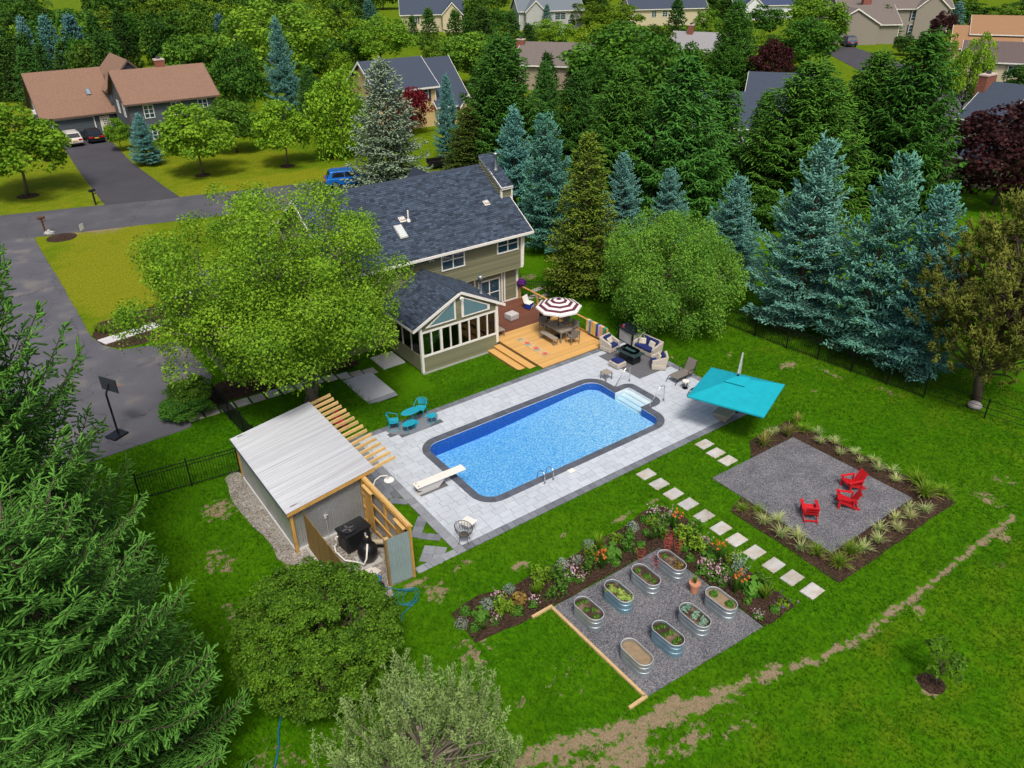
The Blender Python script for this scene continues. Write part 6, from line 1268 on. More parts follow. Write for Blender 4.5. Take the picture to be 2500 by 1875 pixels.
# diving board, ladder, hand rails, skimmer lid
dv = thing('diving_board', 'white diving board over the deep end of the pool', 'diving board', (13.0, 24.4, ZP), -.02)
BW = M('board_white',(.74,.72,.68),.6,var=.05); MB().box(-.75,1.72,-.22,.22,.42,.475).build('board', BW, dv, bevel=.015); MB().prism3([(-.70,-.15,0),(.30,-.15,0),(.62,-.15,.30),(.62,-.15,.415),(-.70,-.15,.415),(-.70,-.15,.30),(-.45,-.15,.16)],(0,.30,0)).build('stand', M('stand_grey',(.50,.50,.50),.6), dv); MB().box(-.6,.75,-.26,.26,0,.02).build('base_plate', M('plate_dark',(.12,.12,.13),.6), dv)
for sx, sy in ((-.62,-.12),(-.62,.12)): MB().lathe([(.025,.475),(.025,.49)],8,(sx,sy,0)).build('bolt', M('rust_bolt',(.12,.06,.03),.5,.5), dv)
ld = thing('pool_ladder', 'chrome pool ladder on the near long side of the pool', 'ladder', (17.45, 22.0, ZP))
for sx in (-.24,.24): MB().tube([(sx,-.30,0),(sx,-.30,.42),(sx,-.20,.55),(sx,-.02,.55),(sx,.20,.30),(sx,.27,-.1),(sx,.27,-.75)],.022,8).build('rail', CHROME, ld, smooth=True); MB().lathe([(.06,0),(.05,.03)],12,(sx,-.30,0)).build('escutcheon', CHROME, ld)
for zz in (-.3,-.58): MB().box(-.24,.24,.23,.31,zz,zz+.03).build('rung', TRIM, ld)
for yy, lb in ((26.12,'chrome hand rail on the deck side of the pool stairs'),(23.58,'chrome hand rail on the lawn side of the pool stairs')):
    hr_ = thing('hand_rail', lb, 'hand rail', (25.48, yy, ZP+.02)); MB().tube([(0,0,0),(.02,0,.12),(.62,0,.86),(.80,0,.92),(.97,0,.86),(.99,0,.5),(.99,0,0)],.022,8).build('rail', CHROME, hr_, smooth=True)
    for xx in (0,.99): MB().lathe([(.06,0),(.05,.03)],12,(xx,0,0)).build('escutcheon', CHROME, hr_)
tag(MB().box(-.16,.16,-.14,.14,0,.02).build('skimmer_lid', TRIM, None, (18.75,21.72,ZP), .0, bevel=.01), 'square white skimmer lid on the patio beside the pool', 'lid')
# white table and wire chair at the near corner of the patio
wx, wy = G(1000+790/5.53, 1100+965/5.53, .45); wt = thing('white_table', 'square white table at the near corner of the patio', 'table', (wx, wy, ZP), .35)
MB().box(-.27,.27,-.27,.27,.42,.45).build('table_top', TRIM, wt, bevel=.02); legs4(wt, .48, .48, .42, .03, TRIM, .03)
wx, wy = G(1000+745/5.53, 1100+1240/5.53); wc = thing('wire_chair', 'round wire basket chair behind the white table', 'chair', (wx, wy+.03, ZP), .9); WCM = M('bronze_wire',(.11,.10,.085),.5,.4)
def basket(r, z, sx=1.0, sy=1.0, n=20, y0=0, tl=0): return [(r*sx*math.cos(2*math.pi*i/n), y0+r*sy*math.sin(2*math.pi*i/n), z+tl*math.sin(2*math.pi*i/n)) for i in range(n+1)]
MB().tube(basket(.40,.72,1,.9,20,0,.10),.016,6,False).build('rim', WCM, wc); bk = MB()
for j in range(1, 6): t = j/6; bk.tube(basket(.40-.20*t*t, .72-.36*t, 1, .9, 18, 0, .10*(1-t)), .006, 4, False)
for i in range(18): a0 = 2*math.pi*i/18; bk.tube([((.40-.20*t*t)*math.cos(a0), (.40-.20*t*t)*.9*math.sin(a0), .72-.36*t+.10*(1-t)*math.sin(a0)) for t in (0,.33,.66,1)], .006, 4, False)
bk.lathe([(.2,.355),(.2,.365)],16); bk.build('basket', WCM, wc)
for i in range(4): a0 = .78+1.571*i; MB().tube([(.16*math.cos(a0),.16*math.sin(a0),.36),(.30*math.cos(a0),.30*math.sin(a0),0)],.012,6).build('leg', WCM, wc)
# turquoise metal bistro set on the dark semicircle
TQ = M('turquoise_metal', (.02,.36,.50), .45, .1, var=.05)
def Nz(x, y, z=ZP): return G(520+x/3.386, 900+y/3.386, z)
bx_, by_ = Nz(1640, 352, .76); bt = thing('bistro_table', 'oval turquoise slatted table on the dark semicircle', 'table', (bx_, by_, ZP), .05)
oval = lambda a, c, n=20: [(a*math.cos(2*math.pi*i/n), c*math.sin(2*math.pi*i/n)) for i in range(n)]
MB().tube([(x, y, .74) for x, y in oval(.56,.27)]+[(.56,0,.74)],.018,6,False).build('rim', TQ, bt)
for k in range(9):
    xa = -.50+.125*k; hw = .27*math.sqrt(max(0,1-(xa/.56)**2)); MB().box(xa-.055,xa+.055,-hw,hw,.735,.75).build('slat', TQ, bt)
MB().tube([(0,0,.03),(0,0,.735)],.035,8).build('pedestal', TQ, bt); MB().prism(oval(.34,.26),.0,.03).build('base', TQ, bt)
def bistro_chair(label, loc, rz):
    o = thing('bistro_chair', label, 'chair', loc, rz, 'turquoise bistro chairs')
    MB().prism([(-.24,-.24),(.24,-.24),(.27,.1),(.18,.24),(-.18,.24),(-.27,.1)],.42,.445).build('seat', TQ, o)
    bp = [(-.29,-.2,.62),(-.31,.05,.68),(-.26,.27,.80),(-.10,.34,.86),(.10,.34,.86),(.26,.27,.80),(.31,.05,.68),(.29,-.2,.62)]; MB().tube(bp,.016,6).tube([(-.29,-.2,.62),(-.25,-.22,.43)],.014,6).tube([(.29,-.2,.62),(.25,-.22,.43)],.014,6).build('frame', TQ, o)
    for k in range(6):
        zz = .50+.055*k; MB().prism3([(-.22,.24,zz),(0,.31,zz),(.22,.24,zz),(.22,.24,zz+.042),(0,.31,zz+.042),(-.22,.24,zz+.042)],(0,.012,0)).build('back_slat', TQ, o)
    for sx in (-.22,.22): MB().tube([(sx,-.2,.42),(sx*1.1,-.26,.05),(sx*1.1,-.22,.012),(sx*1.1,.26,.012),(sx*1.1,.28,.05),(sx,.2,.42)],.015,6).build('sled_leg', TQ, o)
    return o
c1 = Nz(1745, 395); c2 = Nz(1525, 505)
bistro_chair('turquoise chair at the house end of the bistro table', (c1[0]-.05, c1[1]+.2, ZP), -.9); bistro_chair('turquoise chair at the shed end of the bistro table', (c2[0]-.05, c2[1]+.22, ZP), 1.15)
for (x_, y_), lb, a_, c_ in (((1825,455),'small turquoise stool on the pool side of the bistro table',.25,.22),((1640,520),'oval turquoise stool in front of the bistro table',.40,.24)):
    px_, py_ = Nz(x_, y_); so_ = thing('bistro_stool', lb, 'stool', (px_, py_+.15, ZP), .15); MB().prism(oval(a_,c_),.40,.425).build('seat', TQ, so_)
    for k in range(5): MB().box(-a_*.8+a_*.4*k-.02,-a_*.8+a_*.4*k+.02,-c_*.75,c_*.75,.425,.432).build('slat', TQ, so_)
    for sx in (-a_*.6,a_*.6): MB().tube([(sx,-.17,.40),(sx,-.2,.04),(sx,-.17,.012),(sx,.17,.012),(sx,.2,.04),(sx,.17,.40)],.014,6).build('sled_leg', TQ, so_)
# red adirondack chairs on the gravel
REDP = M('red_resin', (.50,.010,.016), .5, var=.08, obj=.1)
def adirondack(label, loc, rz):
    o = thing('adirondack_chair', label, 'chair', loc, rz, 'red garden chairs on the gravel', (.92,.92,.92))
    for k in range(6): y0 = -.32+.098*k; MB().cbox((0,y0,.36-.028*k),(.52,.09,.022),0,0,-.28).build('seat_slat', REDP, o)
    for k in range(4): MB().prism3([(-.25+.128*k,.22,.22),(-.25+.128*k+.118,.22,.22),(-.25+.128*k+.118,.52,.86),(-.25+.128*k,.52,.86)],(0,.022,-.01)).build('back_slat', REDP, o)
    for zz, yy in ((.40,.315),(.62,.418),(.80,.502)): MB().box(-.26,.26,yy+.02,yy+.05,zz-.03,zz+.03).build('back_rail', REDP, o)
    for sx in (-.31,.31):
        MB().box(sx-.022,sx+.022,-.38,-.27,0,.54).build('front_leg', REDP, o); MB().bar((sx*.9,-.34,.38),(sx*.9,.58,.02),.025,.11).build('rear_leg', REDP, o); MB().prism([(sx-.075,-.46),(sx+.075,-.46),(sx+.07,.30),(sx-.05,.30)],.545,.567).build('armrest', REDP, o); MB().box(sx-.022,sx+.022,.24,.30,.2,.545).build('arm_post', REDP, o)
    MB().box(-.29,.29,.46,.50,.06,.12).build('stretcher', REDP, o); MB().box(-.30,.30,-.37,-.345,.28,.38).build('front_rail', REDP, o); return o
adirondack('red garden chair seen from behind, leftmost of the three on the gravel', (24.55,13.45,.03), math.atan2(.81,.58)+math.pi/2-.15)
adirondack('red garden chair in the middle of the three on the gravel', (26.35,12.95,.03), math.atan2(.75,-.66)+math.pi/2)
adirondack('red garden chair nearest the mulch border with the pale grasses', (27.62,13.5,.03), math.atan2(.35,-.94)+math.pi/2)
# red patterned folding chair behind the shed
rcx, rcy = G(838, 1048); rc_ = thing('folding_chair', 'red and white folding chair glimpsed between the shed rafter tails', 'chair', (rcx, rcy, 0), .5); RF = M('red_print',(.35,.015,.03),.8,col2=(.6,.5,.45),c2s=5,c2t=.62)
MB().box(-.26,.26,-.24,.24,.36,.39).build('seat', RF, rc_); MB().prism3([(-.26,.24,.38),(.26,.24,.38),(.26,.36,.92),(-.26,.36,.92)],(0,.02,0)).build('backrest', RF, rc_)
for sx in (-.25,.25): MB().tube([(sx,-.26,0),(sx,.22,.38)],.014,6).tube([(sx,.28,0),(sx,-.2,.38)],.014,6).build('leg', BLKM, rc_)
# hanging petunia basket and garden machine
hb_ = thing('flower_basket', 'hanging basket of purple petunias at the house corner', 'flower basket', (28.45, 38.55, .75)); r = np.random.default_rng(3); d = unit(r.normal(size=(420,3))); d[:,2] = d[:,2]*.85; P = d*(.34*r.uniform(.75,1.05,420))[:,None]+[0,0,.45]
link('blossoms', quad_mesh('petunias', leaf_quads(P, d+r.normal(size=(420,3))*.3, r.uniform(.07,.12,420), r), r.random(420), FOL('petunia_purple',(.05,.008,.11),(.20,.035,.36),.2)), hb_); MB().lathe([(.05,.2),(.18,.3),(.24,.42)],12).build('pot', M('dark_pot',(.06,.045,.04),.7), hb_); MB().tube([(0,0,.42),(0,.15,1.2),(0,.3,1.35)],.01,5).build('hanger', BLKM, hb_)
WBL = M('washer_blue',(.01,.14,.42),.4); wx, wy = G(925, 1450); pw_ = thing('pressure_washer', 'blue and black pressure washer by the corrugated panel', 'pressure washer', (wx, wy, 0), .6)
MB().box(-.22,.22,-.18,.18,.12,.42).build('body', BLKP, pw_, bevel=.05); MB().tube([(-.24,.05,.60),(.24,.05,.60)],.12,14).build('hose_drum', WBL, pw_); MB().tube([(-.2,.18,.2),(-.2,.3,.9),(.2,.3,.9),(.2,.18,.2)],.018,6).build('handle', M('grey_tube',(.35,.37,.4),.4,.5), pw_)
for sx in (-.27,.27): MB().tube([(sx-.03,.05,.13),(sx+.03,.05,.13)],.13,14).build('wheel', BLKP, pw_)
hs = [(wx+.2,wy-.1,.3)]
for i in range(40): a0 = i*.45; hs.append((wx+.62+.42*math.cos(a0)+.008*i, wy-.65+.36*math.sin(a0*1.03)-.006*i, .02+.004*(i%3)))
hs += [(wx+.2,wy-1.4,.02),(wx+.0,wy-1.7,.02)]
tag(MB().tube(hs,.017,6).build('garden_hose', M('teal_hose',(.01,.16,.26),.45), smooth=True), 'coiled teal hose lying beside the pressure washer', 'hose')
hp_ = [(*G(px_, py_), .02) for px_, py_ in ((690,1735),(684,1760),(679,1790),(681,1820),(676,1850),(670,1880),(664,1930))]; tag(MB().tube(hp_,.028,6).build('garden_hose', MATS['teal_hose'], smooth=True), 'single blue hose running off the bottom of the picture', 'hose')
bgx, bgy = G(990, 1722); r = np.random.default_rng(5); bq = MB().lathe([(.03,0),(.20,.03),(.26,.15),(.2,.3),(.07,.38),(.04,.44)],14); bq.v = [(x+.03*math.sin(9*y+z*11), y+.03*math.sin(8*x+z*7), z) for x, y, z in bq.v]; bl_ = thing('blue_bag', 'crumpled bright blue bag behind the round bush', 'bag', (bgx, bgy, 0)); bq.build('bag_body', M('blue_plastic',(.01,.12,.65),.3,var=.3,sc=9), bl_, smooth=True)
# ------------------------------------------------------------------ fences
FBLK = M('black_aluminium', (.010,.011,.012), .4, .2)
_pk = MB().box(-.009,.009,-.009,.009,.06,1.0).mesh('picket', FBLK); _po = MB().box(-.032,.032,-.032,.032,-.05,1.08).box(-.04,.04,-.04,.04,1.08,1.10).mesh('fence_post', FBLK)
def fence(label, pts, H=1.15, gap=.115, panel=1.9):
    o = thing('metal_fence', label, 'fence', (0,0,0))
    for (ax_, ay_), (bx_, by_) in zip(pts[:-1], pts[1:]):
        L_ = math.hypot(bx_-ax_, by_-ay_); n = max(1, round(L_/panel)); an = math.atan2(by_-ay_, bx_-ax_)
        for k in range(n+1): t = k/n; link('post', _po, o, (ax_+(bx_-ax_)*t, ay_+(by_-ay_)*t, 0), an, (1,1,H))
        for z in (.12, H-.22, H-.04): MB().bar((ax_,ay_,z),(bx_,by_,z),.024,.030).build('rail', FBLK, o)
        m = int(L_/gap)
        for k in range(1, m): t = k/m; link('picket', _pk, o, (ax_+(bx_-ax_)*t, ay_+(by_-ay_)*t, 0), an, (1,1,H))
    return o
fence('black picket fence between the left spruce and the shed', [(2.6,31.25),(6.75,30.7)], 1.35); fence('black picket fence running from the slab walk to the shed', [(7.78,37.2),(7.95,33.6),(8.05,30.4)], 1.25, .1)
fence('black picket fence joining the deck corner to the conifers', [(28.55,38.95),(29.95,37.62),(30.8,37.22),(36.1,36.5)], 1.2); fence('long black picket fence along the conifer row', [(36.1,36.5),(35.96,30),(36.4,23.5),(37.32,15.74)], 1.3)
wf_ = thing('wire_fence', 'low dark wire fence beyond the end of the picket fence', 'fence', (0,0,0)); wp = [(37.34,15.7),(37.8,12.88),(38.4,9.8),(39.0,6.6)]
for x, y in wp[1:]: MB().box(x-.03,x+.03,y-.03,y+.03,0,1.1).build('post', FBLK, wf_)
for a_, b_ in zip(wp[:-1], wp[1:]):
    for z in (.3,.6,1.02): MB().bar((*a_,z),(*b_,z),.02,.02).build('wire', FBLK, wf_)
tag(MB().lathe([(.02,0),(.30,.03),(.36,.16),(.24,.28),(.02,.30)],12).build('pale_boulder', M('pale_rock',(.33,.31,.31),.9,var=.2,bump=.5,bsc=8), None, (*G(2378,995),0), smooth=True), 'pale round rock at the foot of the rusty pine', 'rock')
bp_ = thing('basketball_hoop', 'dark basketball hoop stand beside the worn driveway', 'basketball hoop', (*G(290,1062), 0), .5); MB().tube([(0,0,0),(0,0,2.3),(.25,0,2.75)],.05,8).build('pole', BLKM, bp_); MB().box(.25,.29,-.55,.55,2.35,3.05).build('backboard', M('smoky_board',(.03,.035,.045),.3), bp_); MB().box(-.5,.3,-.35,.35,0,.12).build('base', BLKP, bp_)
MB().tube([(.29+.25+.23*math.cos(2*math.pi*i/16), .23*math.sin(2*math.pi*i/16), 2.45) for i in range(17)],.012,5,False).build('rim', M('orange_rim',(.5,.1,.02),.5), bp_)
# ------------------------------------------------------------------ stock tanks
TANK = M('galvanised_tank', (.46,.53,.57), .36, .75, var=.16, sc=3, stretch=(1,1,.5)); TANKB = M('bluish_tank', (.27,.45,.56), .36, .7, var=.16, sc=3)
SOIL = M('dark_soil', (.050,.030,.020), .95, var=.4, sc=9, bump=.8, bsc=30, col2=(.17,.115,.075), c2s=2.2, c2t=.56); SAND = M('tan_soil', (.27,.20,.125), .95, var=.2, sc=8, bump=.5, bsc=40)
def stad(hw, hl, n=12): return [(hw*math.cos(math.pi*i/n), hl-hw+hw*math.sin(math.pi*i/n)) for i in range(n+1)] + [(-hw*math.cos(math.pi*i/n), -(hl-hw)-hw*math.sin(math.pi*i/n)) for i in range(n+1)]
TL, TW, TH = .635, .315, .60
def tank_mesh(mat):
    q = MB(); prof = [(0,0),(.0,.17),(.014,.185),(.014,.20),(0,.215),(0,.39),(.014,.405),(.014,.42),(0,.435),(0,.58)]; rings = []
    for dz in prof: rings.append([(x, y, dz[1]) for x, y in stad(TW-.02+dz[0], TL-.02+dz[0])])
    n = len(rings[0]); vs = [p for r_ in rings for p in r_]; fs = [(i*n+j, i*n+(j+1)%n, (i+1)*n+(j+1)%n, (i+1)*n+j) for i in range(len(rings)-1) for j in range(n)]
    q.add(vs, fs); inn = [(x, y, .58) for x, y in stad(TW-.026, TL-.026)]; low = [(x, y, .40) for x, y in stad(TW-.026, TL-.026)]
    q.add(inn+low, [(j, n+j, n+(j+1)%n, (j+1)%n) for j in range(n)]); return q.mesh('shell', mat)
tmesh = {0: tank_mesh(TANK), 1: tank_mesh(TANKB)}
rimm = MB().tube([(x, y, .585) for x, y in stad(TW-.012, TL-.012)]+[(TW-.012, TL-TW, .585)],.019,8,False).mesh('rim', M('tank_rim',(.66,.68,.72),.35,.6))
def soil_mesh(mat, z): return MB().prism(stad(TW-.03, TL-.03), z-.1, z).mesh('soil', mat)
tanks = [((13.55,14.55),0,SOIL,'stock tank with five seedlings, next to the timber edging on the bed side'),((14.95,14.54),1,SOIL,'bluish stock tank full of squash leaves'),((16.30,14.55),0,SOIL,'stock tank with lettuce, third along the mulch bed'),((17.61,14.53),0,SOIL,'stock tank in the inner corner of the mulch bed'),
         ((17.58,12.12),0,SAND,'stock tank with two big leafy plants in tan soil'),((16.26,12.14),0,SOIL,'stock tank of blue-green cabbage plants'),((14.94,12.12),1,SOIL,'stock tank with six pepper seedlings'),((13.55,12.17),0,SAND,'stock tank holding only bare tan soil')]
for (x, y), b_, sm, lb in tanks:
    o = thing('stock_tank', 'oval galvanised '+lb, 'planter', (x, y, .03), random.uniform(-.03,.03), 'galvanised vegetable tanks'); link('shell', tmesh[b_], o); link('rim', rimm, o); link('soil', soil_mesh(sm, .47 if sm is SAND else .50), o)
px_, py_ = 17.55, 13.30; tp_ = thing('terracotta_pot', 'terracotta pot of herbs between the tanks', 'pot', (px_, py_, .03)); MB().lathe([(.14,0),(.19,.36),(.215,.36),(.215,.44),(.19,.44),(.18,.40),(.01,.40)],20).build('pot_body', M('terracotta',(.55,.255,.155),.85,var=.08), tp_)
# timber edging
for a_, b_, lb in (((12.05,15.83),(12.95,15.83),'short timber edging at the mulch end of the tank gravel'),((12.90,15.75),(12.90,11.08),'long timber edging along the tank gravel'),((12.95,11.05),(12.2,11.05),'short timber edging at the lawn corner of the tank gravel')): tag(MB().bar((*a_,.03),(*b_,.03),.105,.09).build('timber_edging', M('pale_timber',(.56,.40,.20),.8,var=.15,sc=5,obj=.08)), lb, 'edging')
# ------------------------------------------------------------------ small plants
def rosette(seed, n, r, h, ls, mat, up=.5, asp=.6):
    g = np.random.default_rng(seed); d = unit(g.normal(size=(n,3))*[1,1,.6]+[0,0,up]); P = d*(g.uniform(.25,1,n)**.6)[:,None]*[r,r,h]; P[:,2] = np.abs(P[:,2]); return quad_mesh('foliage', leaf_quads(P, d+g.normal(size=(n,3))*.5+[0,0,.5], ls*g.uniform(.7,1.3,n), g, asp), np.clip(.35+.4*P[:,2]/h+g.normal(size=n)*.18,0,1), mat)
def stems(seed, n, r, h, ls, mat, per=12):
    g = np.random.default_rng(seed); P=[];N=[];c=[]
    for i in range(n):
        b_ = g.normal(size=2)*r*.45; ln = g.normal(size=2)*.18; hh = h*g.uniform(.7,1.08); t = np.linspace(.12,1,per)[:,None]; p = np.hstack([b_+ln*t*hh+g.normal(size=(per,2))*.025, t*hh]); P.append(p); N.append(unit(g.normal(size=(per,3))+[0,0,.9])); c.append(np.clip(.2+.6*t[:,0]+g.normal(size=per)*.12,0,1))
    P,N,c = map(np.concatenate,(P,N,c)); return quad_mesh('foliage', leaf_quads(P,N,ls*g.uniform(.7,1.3,len(P)),g,.45), c, mat)
def blades(seed, n, r, h, w, mat, droop=.6, segs=4, spread=.5):
    g = np.random.default_rng(seed); az = g.uniform(0,6.283,n); L_ = h*g.uniform(.65,1.15,n); sp = g.uniform(.1,1,n)*spread; Q=[];c=[]; dr = np.stack([np.cos(az),np.sin(az)],1); sd = np.stack([-dr[:,1],dr[:,0]],1); base = dr*(r*.15*g.random(n))[:,None]
    def pt(t): hor = L_*(sp*t+droop*sp*t*t*1.3); z = L_*(t-droop*.55*sp*t*t*2.0*t); return np.hstack([base+dr*hor[:,None], np.maximum(z,.01)[:,None]])
    for k in range(segs):
        t0,t1 = k/segs,(k+1)/segs; p0,p1 = pt(t0),pt(t1); w0,w1 = w*(1-t0*.8),w*(1-t1*.8); s3 = np.hstack([sd,np.zeros((n,1))]); Q.append(np.stack([p0-s3*w0,p0+s3*w0,p1+s3*w1,p1-s3*w1],1)); c.append(np.clip(g.normal(.35+.35*t0,.18,n),0,1))
    return quad_mesh('foliage', np.concatenate(Q), np.concatenate(c), mat)
def flowers(seed, n, r, z0, z1, s, mat):
    g = np.random.default_rng(seed); P = np.hstack([g.normal(size=(n,2))*r*.55, g.uniform(z0,z1,(n,1))]); P = np.repeat(P,3,0)+g.normal(size=(n*3,3))*s*.3; return quad_mesh('blossoms', leaf_quads(P, g.normal(size=(n*3,3))+[0,0,.8], s*g.uniform(.7,1.2,n*3), g, .8), g.random(n*3), mat)
F_S = FOL('leaf_silver',(.13,.20,.14),(.34,.42,.34),.15); F_B = FOL('leaf_lime',(.08,.19,.008),(.27,.44,.035),.3); F_G = FOL('leaf_garden',(.030,.115,.012),(.125,.29,.035),.28); F_D = FOL('leaf_darkgrass',(.02,.06,.008),(.07,.15,.02),.2); F_Z = FOL('leaf_bronze',(.10,.06,.015),(.30,.22,.06),.2)
F_V = FOL('leaf_variegated',(.25,.34,.08),(.68,.75,.36),.25); F_C = FOL('leaf_cabbage',(.08,.20,.14),(.26,.42,.32),.15); F_T = FOL('leaf_straw',(.25,.22,.05),(.45,.42,.14),.2)
P_O = FOL('petal_orange',(.55,.09,.02),(.75,.24,.05),.2); P_P = FOL('petal_pink',(.45,.26,.33),(.72,.52,.60),.2); P_V = FOL('petal_violet',(.12,.06,.30),(.40,.20,.40),.2)
KIND = {'silver':[('foliage',rosette(1,260,.24,.26,.07,F_S,.6,.4))],'mound':[('foliage',rosette(2,220,.23,.26,.09,F_G,.6))],'tall':[('foliage',stems(3,16,.24,.60,.12,F_G,14))],'lime':[('foliage',stems(4,22,.27,.55,.10,F_B,14))],'broad':[('foliage',rosette(5,70,.28,.42,.22,F_G,.5,.75))],
        'lily':[('foliage',blades(6,70,.2,.62,.016,F_G,.5,3,.35)),('blossoms',flowers(7,13,.22,.50,.70,.068,P_O))],'grassy':[('foliage',blades(8,110,.2,.42,.012,F_B,.3,3,.45))],'dark':[('foliage',blades(9,90,.2,.34,.012,F_D,.4,3,.5))],'pink':[('foliage',rosette(10,150,.24,.30,.09,F_G,.6)),('blossoms',flowers(11,22,.28,.25,.45,.06,P_P))],
        'bronze':[('foliage',rosette(12,110,.26,.36,.14,F_Z,.6,.7))],'violet':[('foliage',rosette(13,110,.22,.2,.08,F_B,.4)),('blossoms',flowers(14,10,.24,.15,.28,.06,P_V))],'small':[('foliage',rosette(15,70,.13,.16,.08,F_G,.6))],'feather':[('foliage',stems(16,20,.22,.62,.07,F_S,16))]}
DS = {'silver':'silvery mounded plant','mound':'round green perennial','tall':'tall leafy green perennial','lime':'tall lime green perennial','broad':'broad-leaved green plant','lily':'orange flowering lily clump','grassy':'fine bright grassy plant','dark':'dark tufted grass','pink':'pink flowering perennial','bronze':'bronze-leaved plant','violet':'violet flowering plant','small':'small green seedling plant','feather':'feathery grey-green plant'}
def small_plant(kind, x, y, s, label, name, group, z=.02, cat='plant'):
    o = thing(name, label, cat, (x, y, z), random.uniform(0,6.28), group, (s,s,s*random.uniform(.9,1.15))); o['kind'] = 'thing'
    for nm, me in KIND[kind]: c = link(nm, me, o); v = random.uniform(.85,1.15); c.color = (v*random.uniform(.92,1.08), v, v, 1)
BED = [(195,880,'silver',1),(270,905,'mound',.8),(325,910,'dark',.8),(215,810,'mound',.9),(310,840,'broad',1),(345,770,'silver',1.1),(395,865,'pink',.7),(455,820,'lime',1.1),(405,750,'pink',.9),(530,805,'mound',1),(540,735,'bronze',1.1),(480,670,'silver',.9),(625,765,'pink',.8),(640,695,'grassy',1.2),(725,720,'tall',.8),(675,640,'lime',1.3),(755,600,'tall',1.1),(800,680,'tall',.8),(840,600,'pink',1.1),(905,615,'pink',.8),(800,525,'silver',1.1),(880,520,'feather',.7),(955,555,'tall',.9),(1040,545,'lily',1.25),(965,475,'lime',.8),(955,405,'silver',1),(1020,430,'grassy',1.3),(1095,470,'broad',1.25),(1120,515,'mound',.8),(1115,385,'lime',.8),
       (1195,440,'tall',.9),(1200,370,'tall',.9),(1220,300,'silver',1.1),(1270,405,'mound',.8),(1330,370,'dark',1),(1400,350,'tall',1.1),(1300,330,'mound',.7),(1330,295,'lime',.7),(1290,255,'mound',.9),(1350,225,'pink',1.1),(1425,245,'pink',1.1),(1465,305,'lily',1.1),(1520,365,'lime',1.1),(1605,435,'lime',1.2),(1580,350,'tall',1.1),(1530,425,'mound',.9),(1565,490,'mound',.9),(1660,410,'pink',.9),(1680,485,'broad',1.1),(1745,505,'lily',1.2),(1820,515,'lime',.9),(1640,565,'pink',1.1),(1705,595,'pink',1.2),(1775,560,'mound',1.2),(1860,570,'feather',1.1),(1760,635,'pink',.8),(1835,690,'lily',1.2),(1935,680,'broad',1.3),(2000,645,'tall',1.0),(2015,725,'grassy',1.3),(1910,745,'small',1.2),(1975,835,'pink',.8),(2075,795,'mound',.8),(2125,750,'violet',1.1)]
nk = {}
for x_, y_, k, s in BED:
    x, y = G(1050+x_/2.458, 1170+y_/2.458); i = nk.get(k, 0); nk[k] = i+1
    small_plant(k, x, y+.05, s*1.12, '%s in the tank garden bed, %s of its kind from the left' % (DS[k], nth(i)), DS[k].replace(' ','_').replace('-','_'), 'flower bed plants')
TP = {0:[('small',(-.12,.42)),('small',(.14,.38)),('small',(-.06,.05)),('small',(.12,-.12)),('small',(0,-.38))],2:[('small',(-.05,.38)),('mound',(0,-.05)),('small',(.05,-.35))],3:[('small',(0,.35)),('bronze',(.02,-.35))],4:[('mound',(.02,.35)),('mound',(.08,-.32))],6:[('small',(-.1,.42)),('small',(.12,.35)),('small',(-.1,.05)),('small',(.12,-.02)),('small',(-.08,-.38)),('small',(.12,-.35))]}
TN = {0:'the five-seedling tank by the timber edging',2:'the lettuce tank',3:'the inner corner tank',4:'the tan soil tank',6:'the pepper tank'}
KIND['squash'] = [('foliage',rosette(21,34,.30,.16,.17,FOL('leaf_squash',(.16,.28,.03),(.40,.52,.14),.25),.8,.85))]; KIND['cabbage'] = [('foliage',rosette(22,30,.16,.17,.14,F_C,.8,.6))]
for t, ps in TP.items():
    for j_, (k, (dx, dy)) in enumerate(ps): small_plant(k, tanks[t][0][0]+dx, tanks[t][0][1]+dy, .95 if k == 'small' else .75, 'green vegetable plant in '+TN[t]+', '+nth(j_)+' from its bed end', 'vegetable_plant', 'vegetables in '+TN[t], .50)
for j_, (dx, dy) in enumerate(((-.08,.30),(.06,.02),(-.02,-.25),(.1,-.4))): small_plant('squash', 14.95+dx, 14.54+dy, .8, 'pale squash plant in the bluish tank, %s from its bed end' % nth(j_), 'squash_plant', 'squash in the bluish tank', .50)
for j_, (dx, dy) in enumerate(((-.1,.40),(.12,.42),(-.02,.0),(.13,.05),(-.02,-.40),(.14,-.30))): small_plant('cabbage', 16.26+dx, 12.14+dy, .95, 'blue-green cabbage plant in the cabbage tank, %s from its bed end' % nth(j_), 'cabbage_plant', 'cabbages in the cabbage tank', .50)
small_plant('grassy', px_, py_, .75, 'herb tuft growing out of the terracotta pot', 'herb_plant', None, .42)
CAGE = M('red_wire',(.50,.06,.05),.5)
for i, (x_, y_, z) in enumerate(((1555,170,.02),(1680,290,.5),(1540,270,.5),(1180,400,.03),(1385,500,.03))):
    x, y = G(1350+x_/5.53, 1300+y_/5.53, z); o = thing('plant_cage', 'red wire plant cage near the inner corner tank, %s from the left' % nth((3,4,2,0,1)[i]), 'plant cage', (x, y, z), 0, 'red plant cages')
    for zz, rr in ((.25,.12),(.45,.15),(.60,.17)): MB().tube([(rr*math.cos(2*math.pi*j/14), rr*math.sin(2*math.pi*j/14), zz) for j in range(15)],.005,4,False).build('ring', CAGE, o)
    for j in range(3): a0 = 2.094*j; MB().tube([(.06*math.cos(a0),.06*math.sin(a0),0),(.17*math.cos(a0),.17*math.sin(a0),.6)],.005,4).build('wire_leg', CAGE, o)
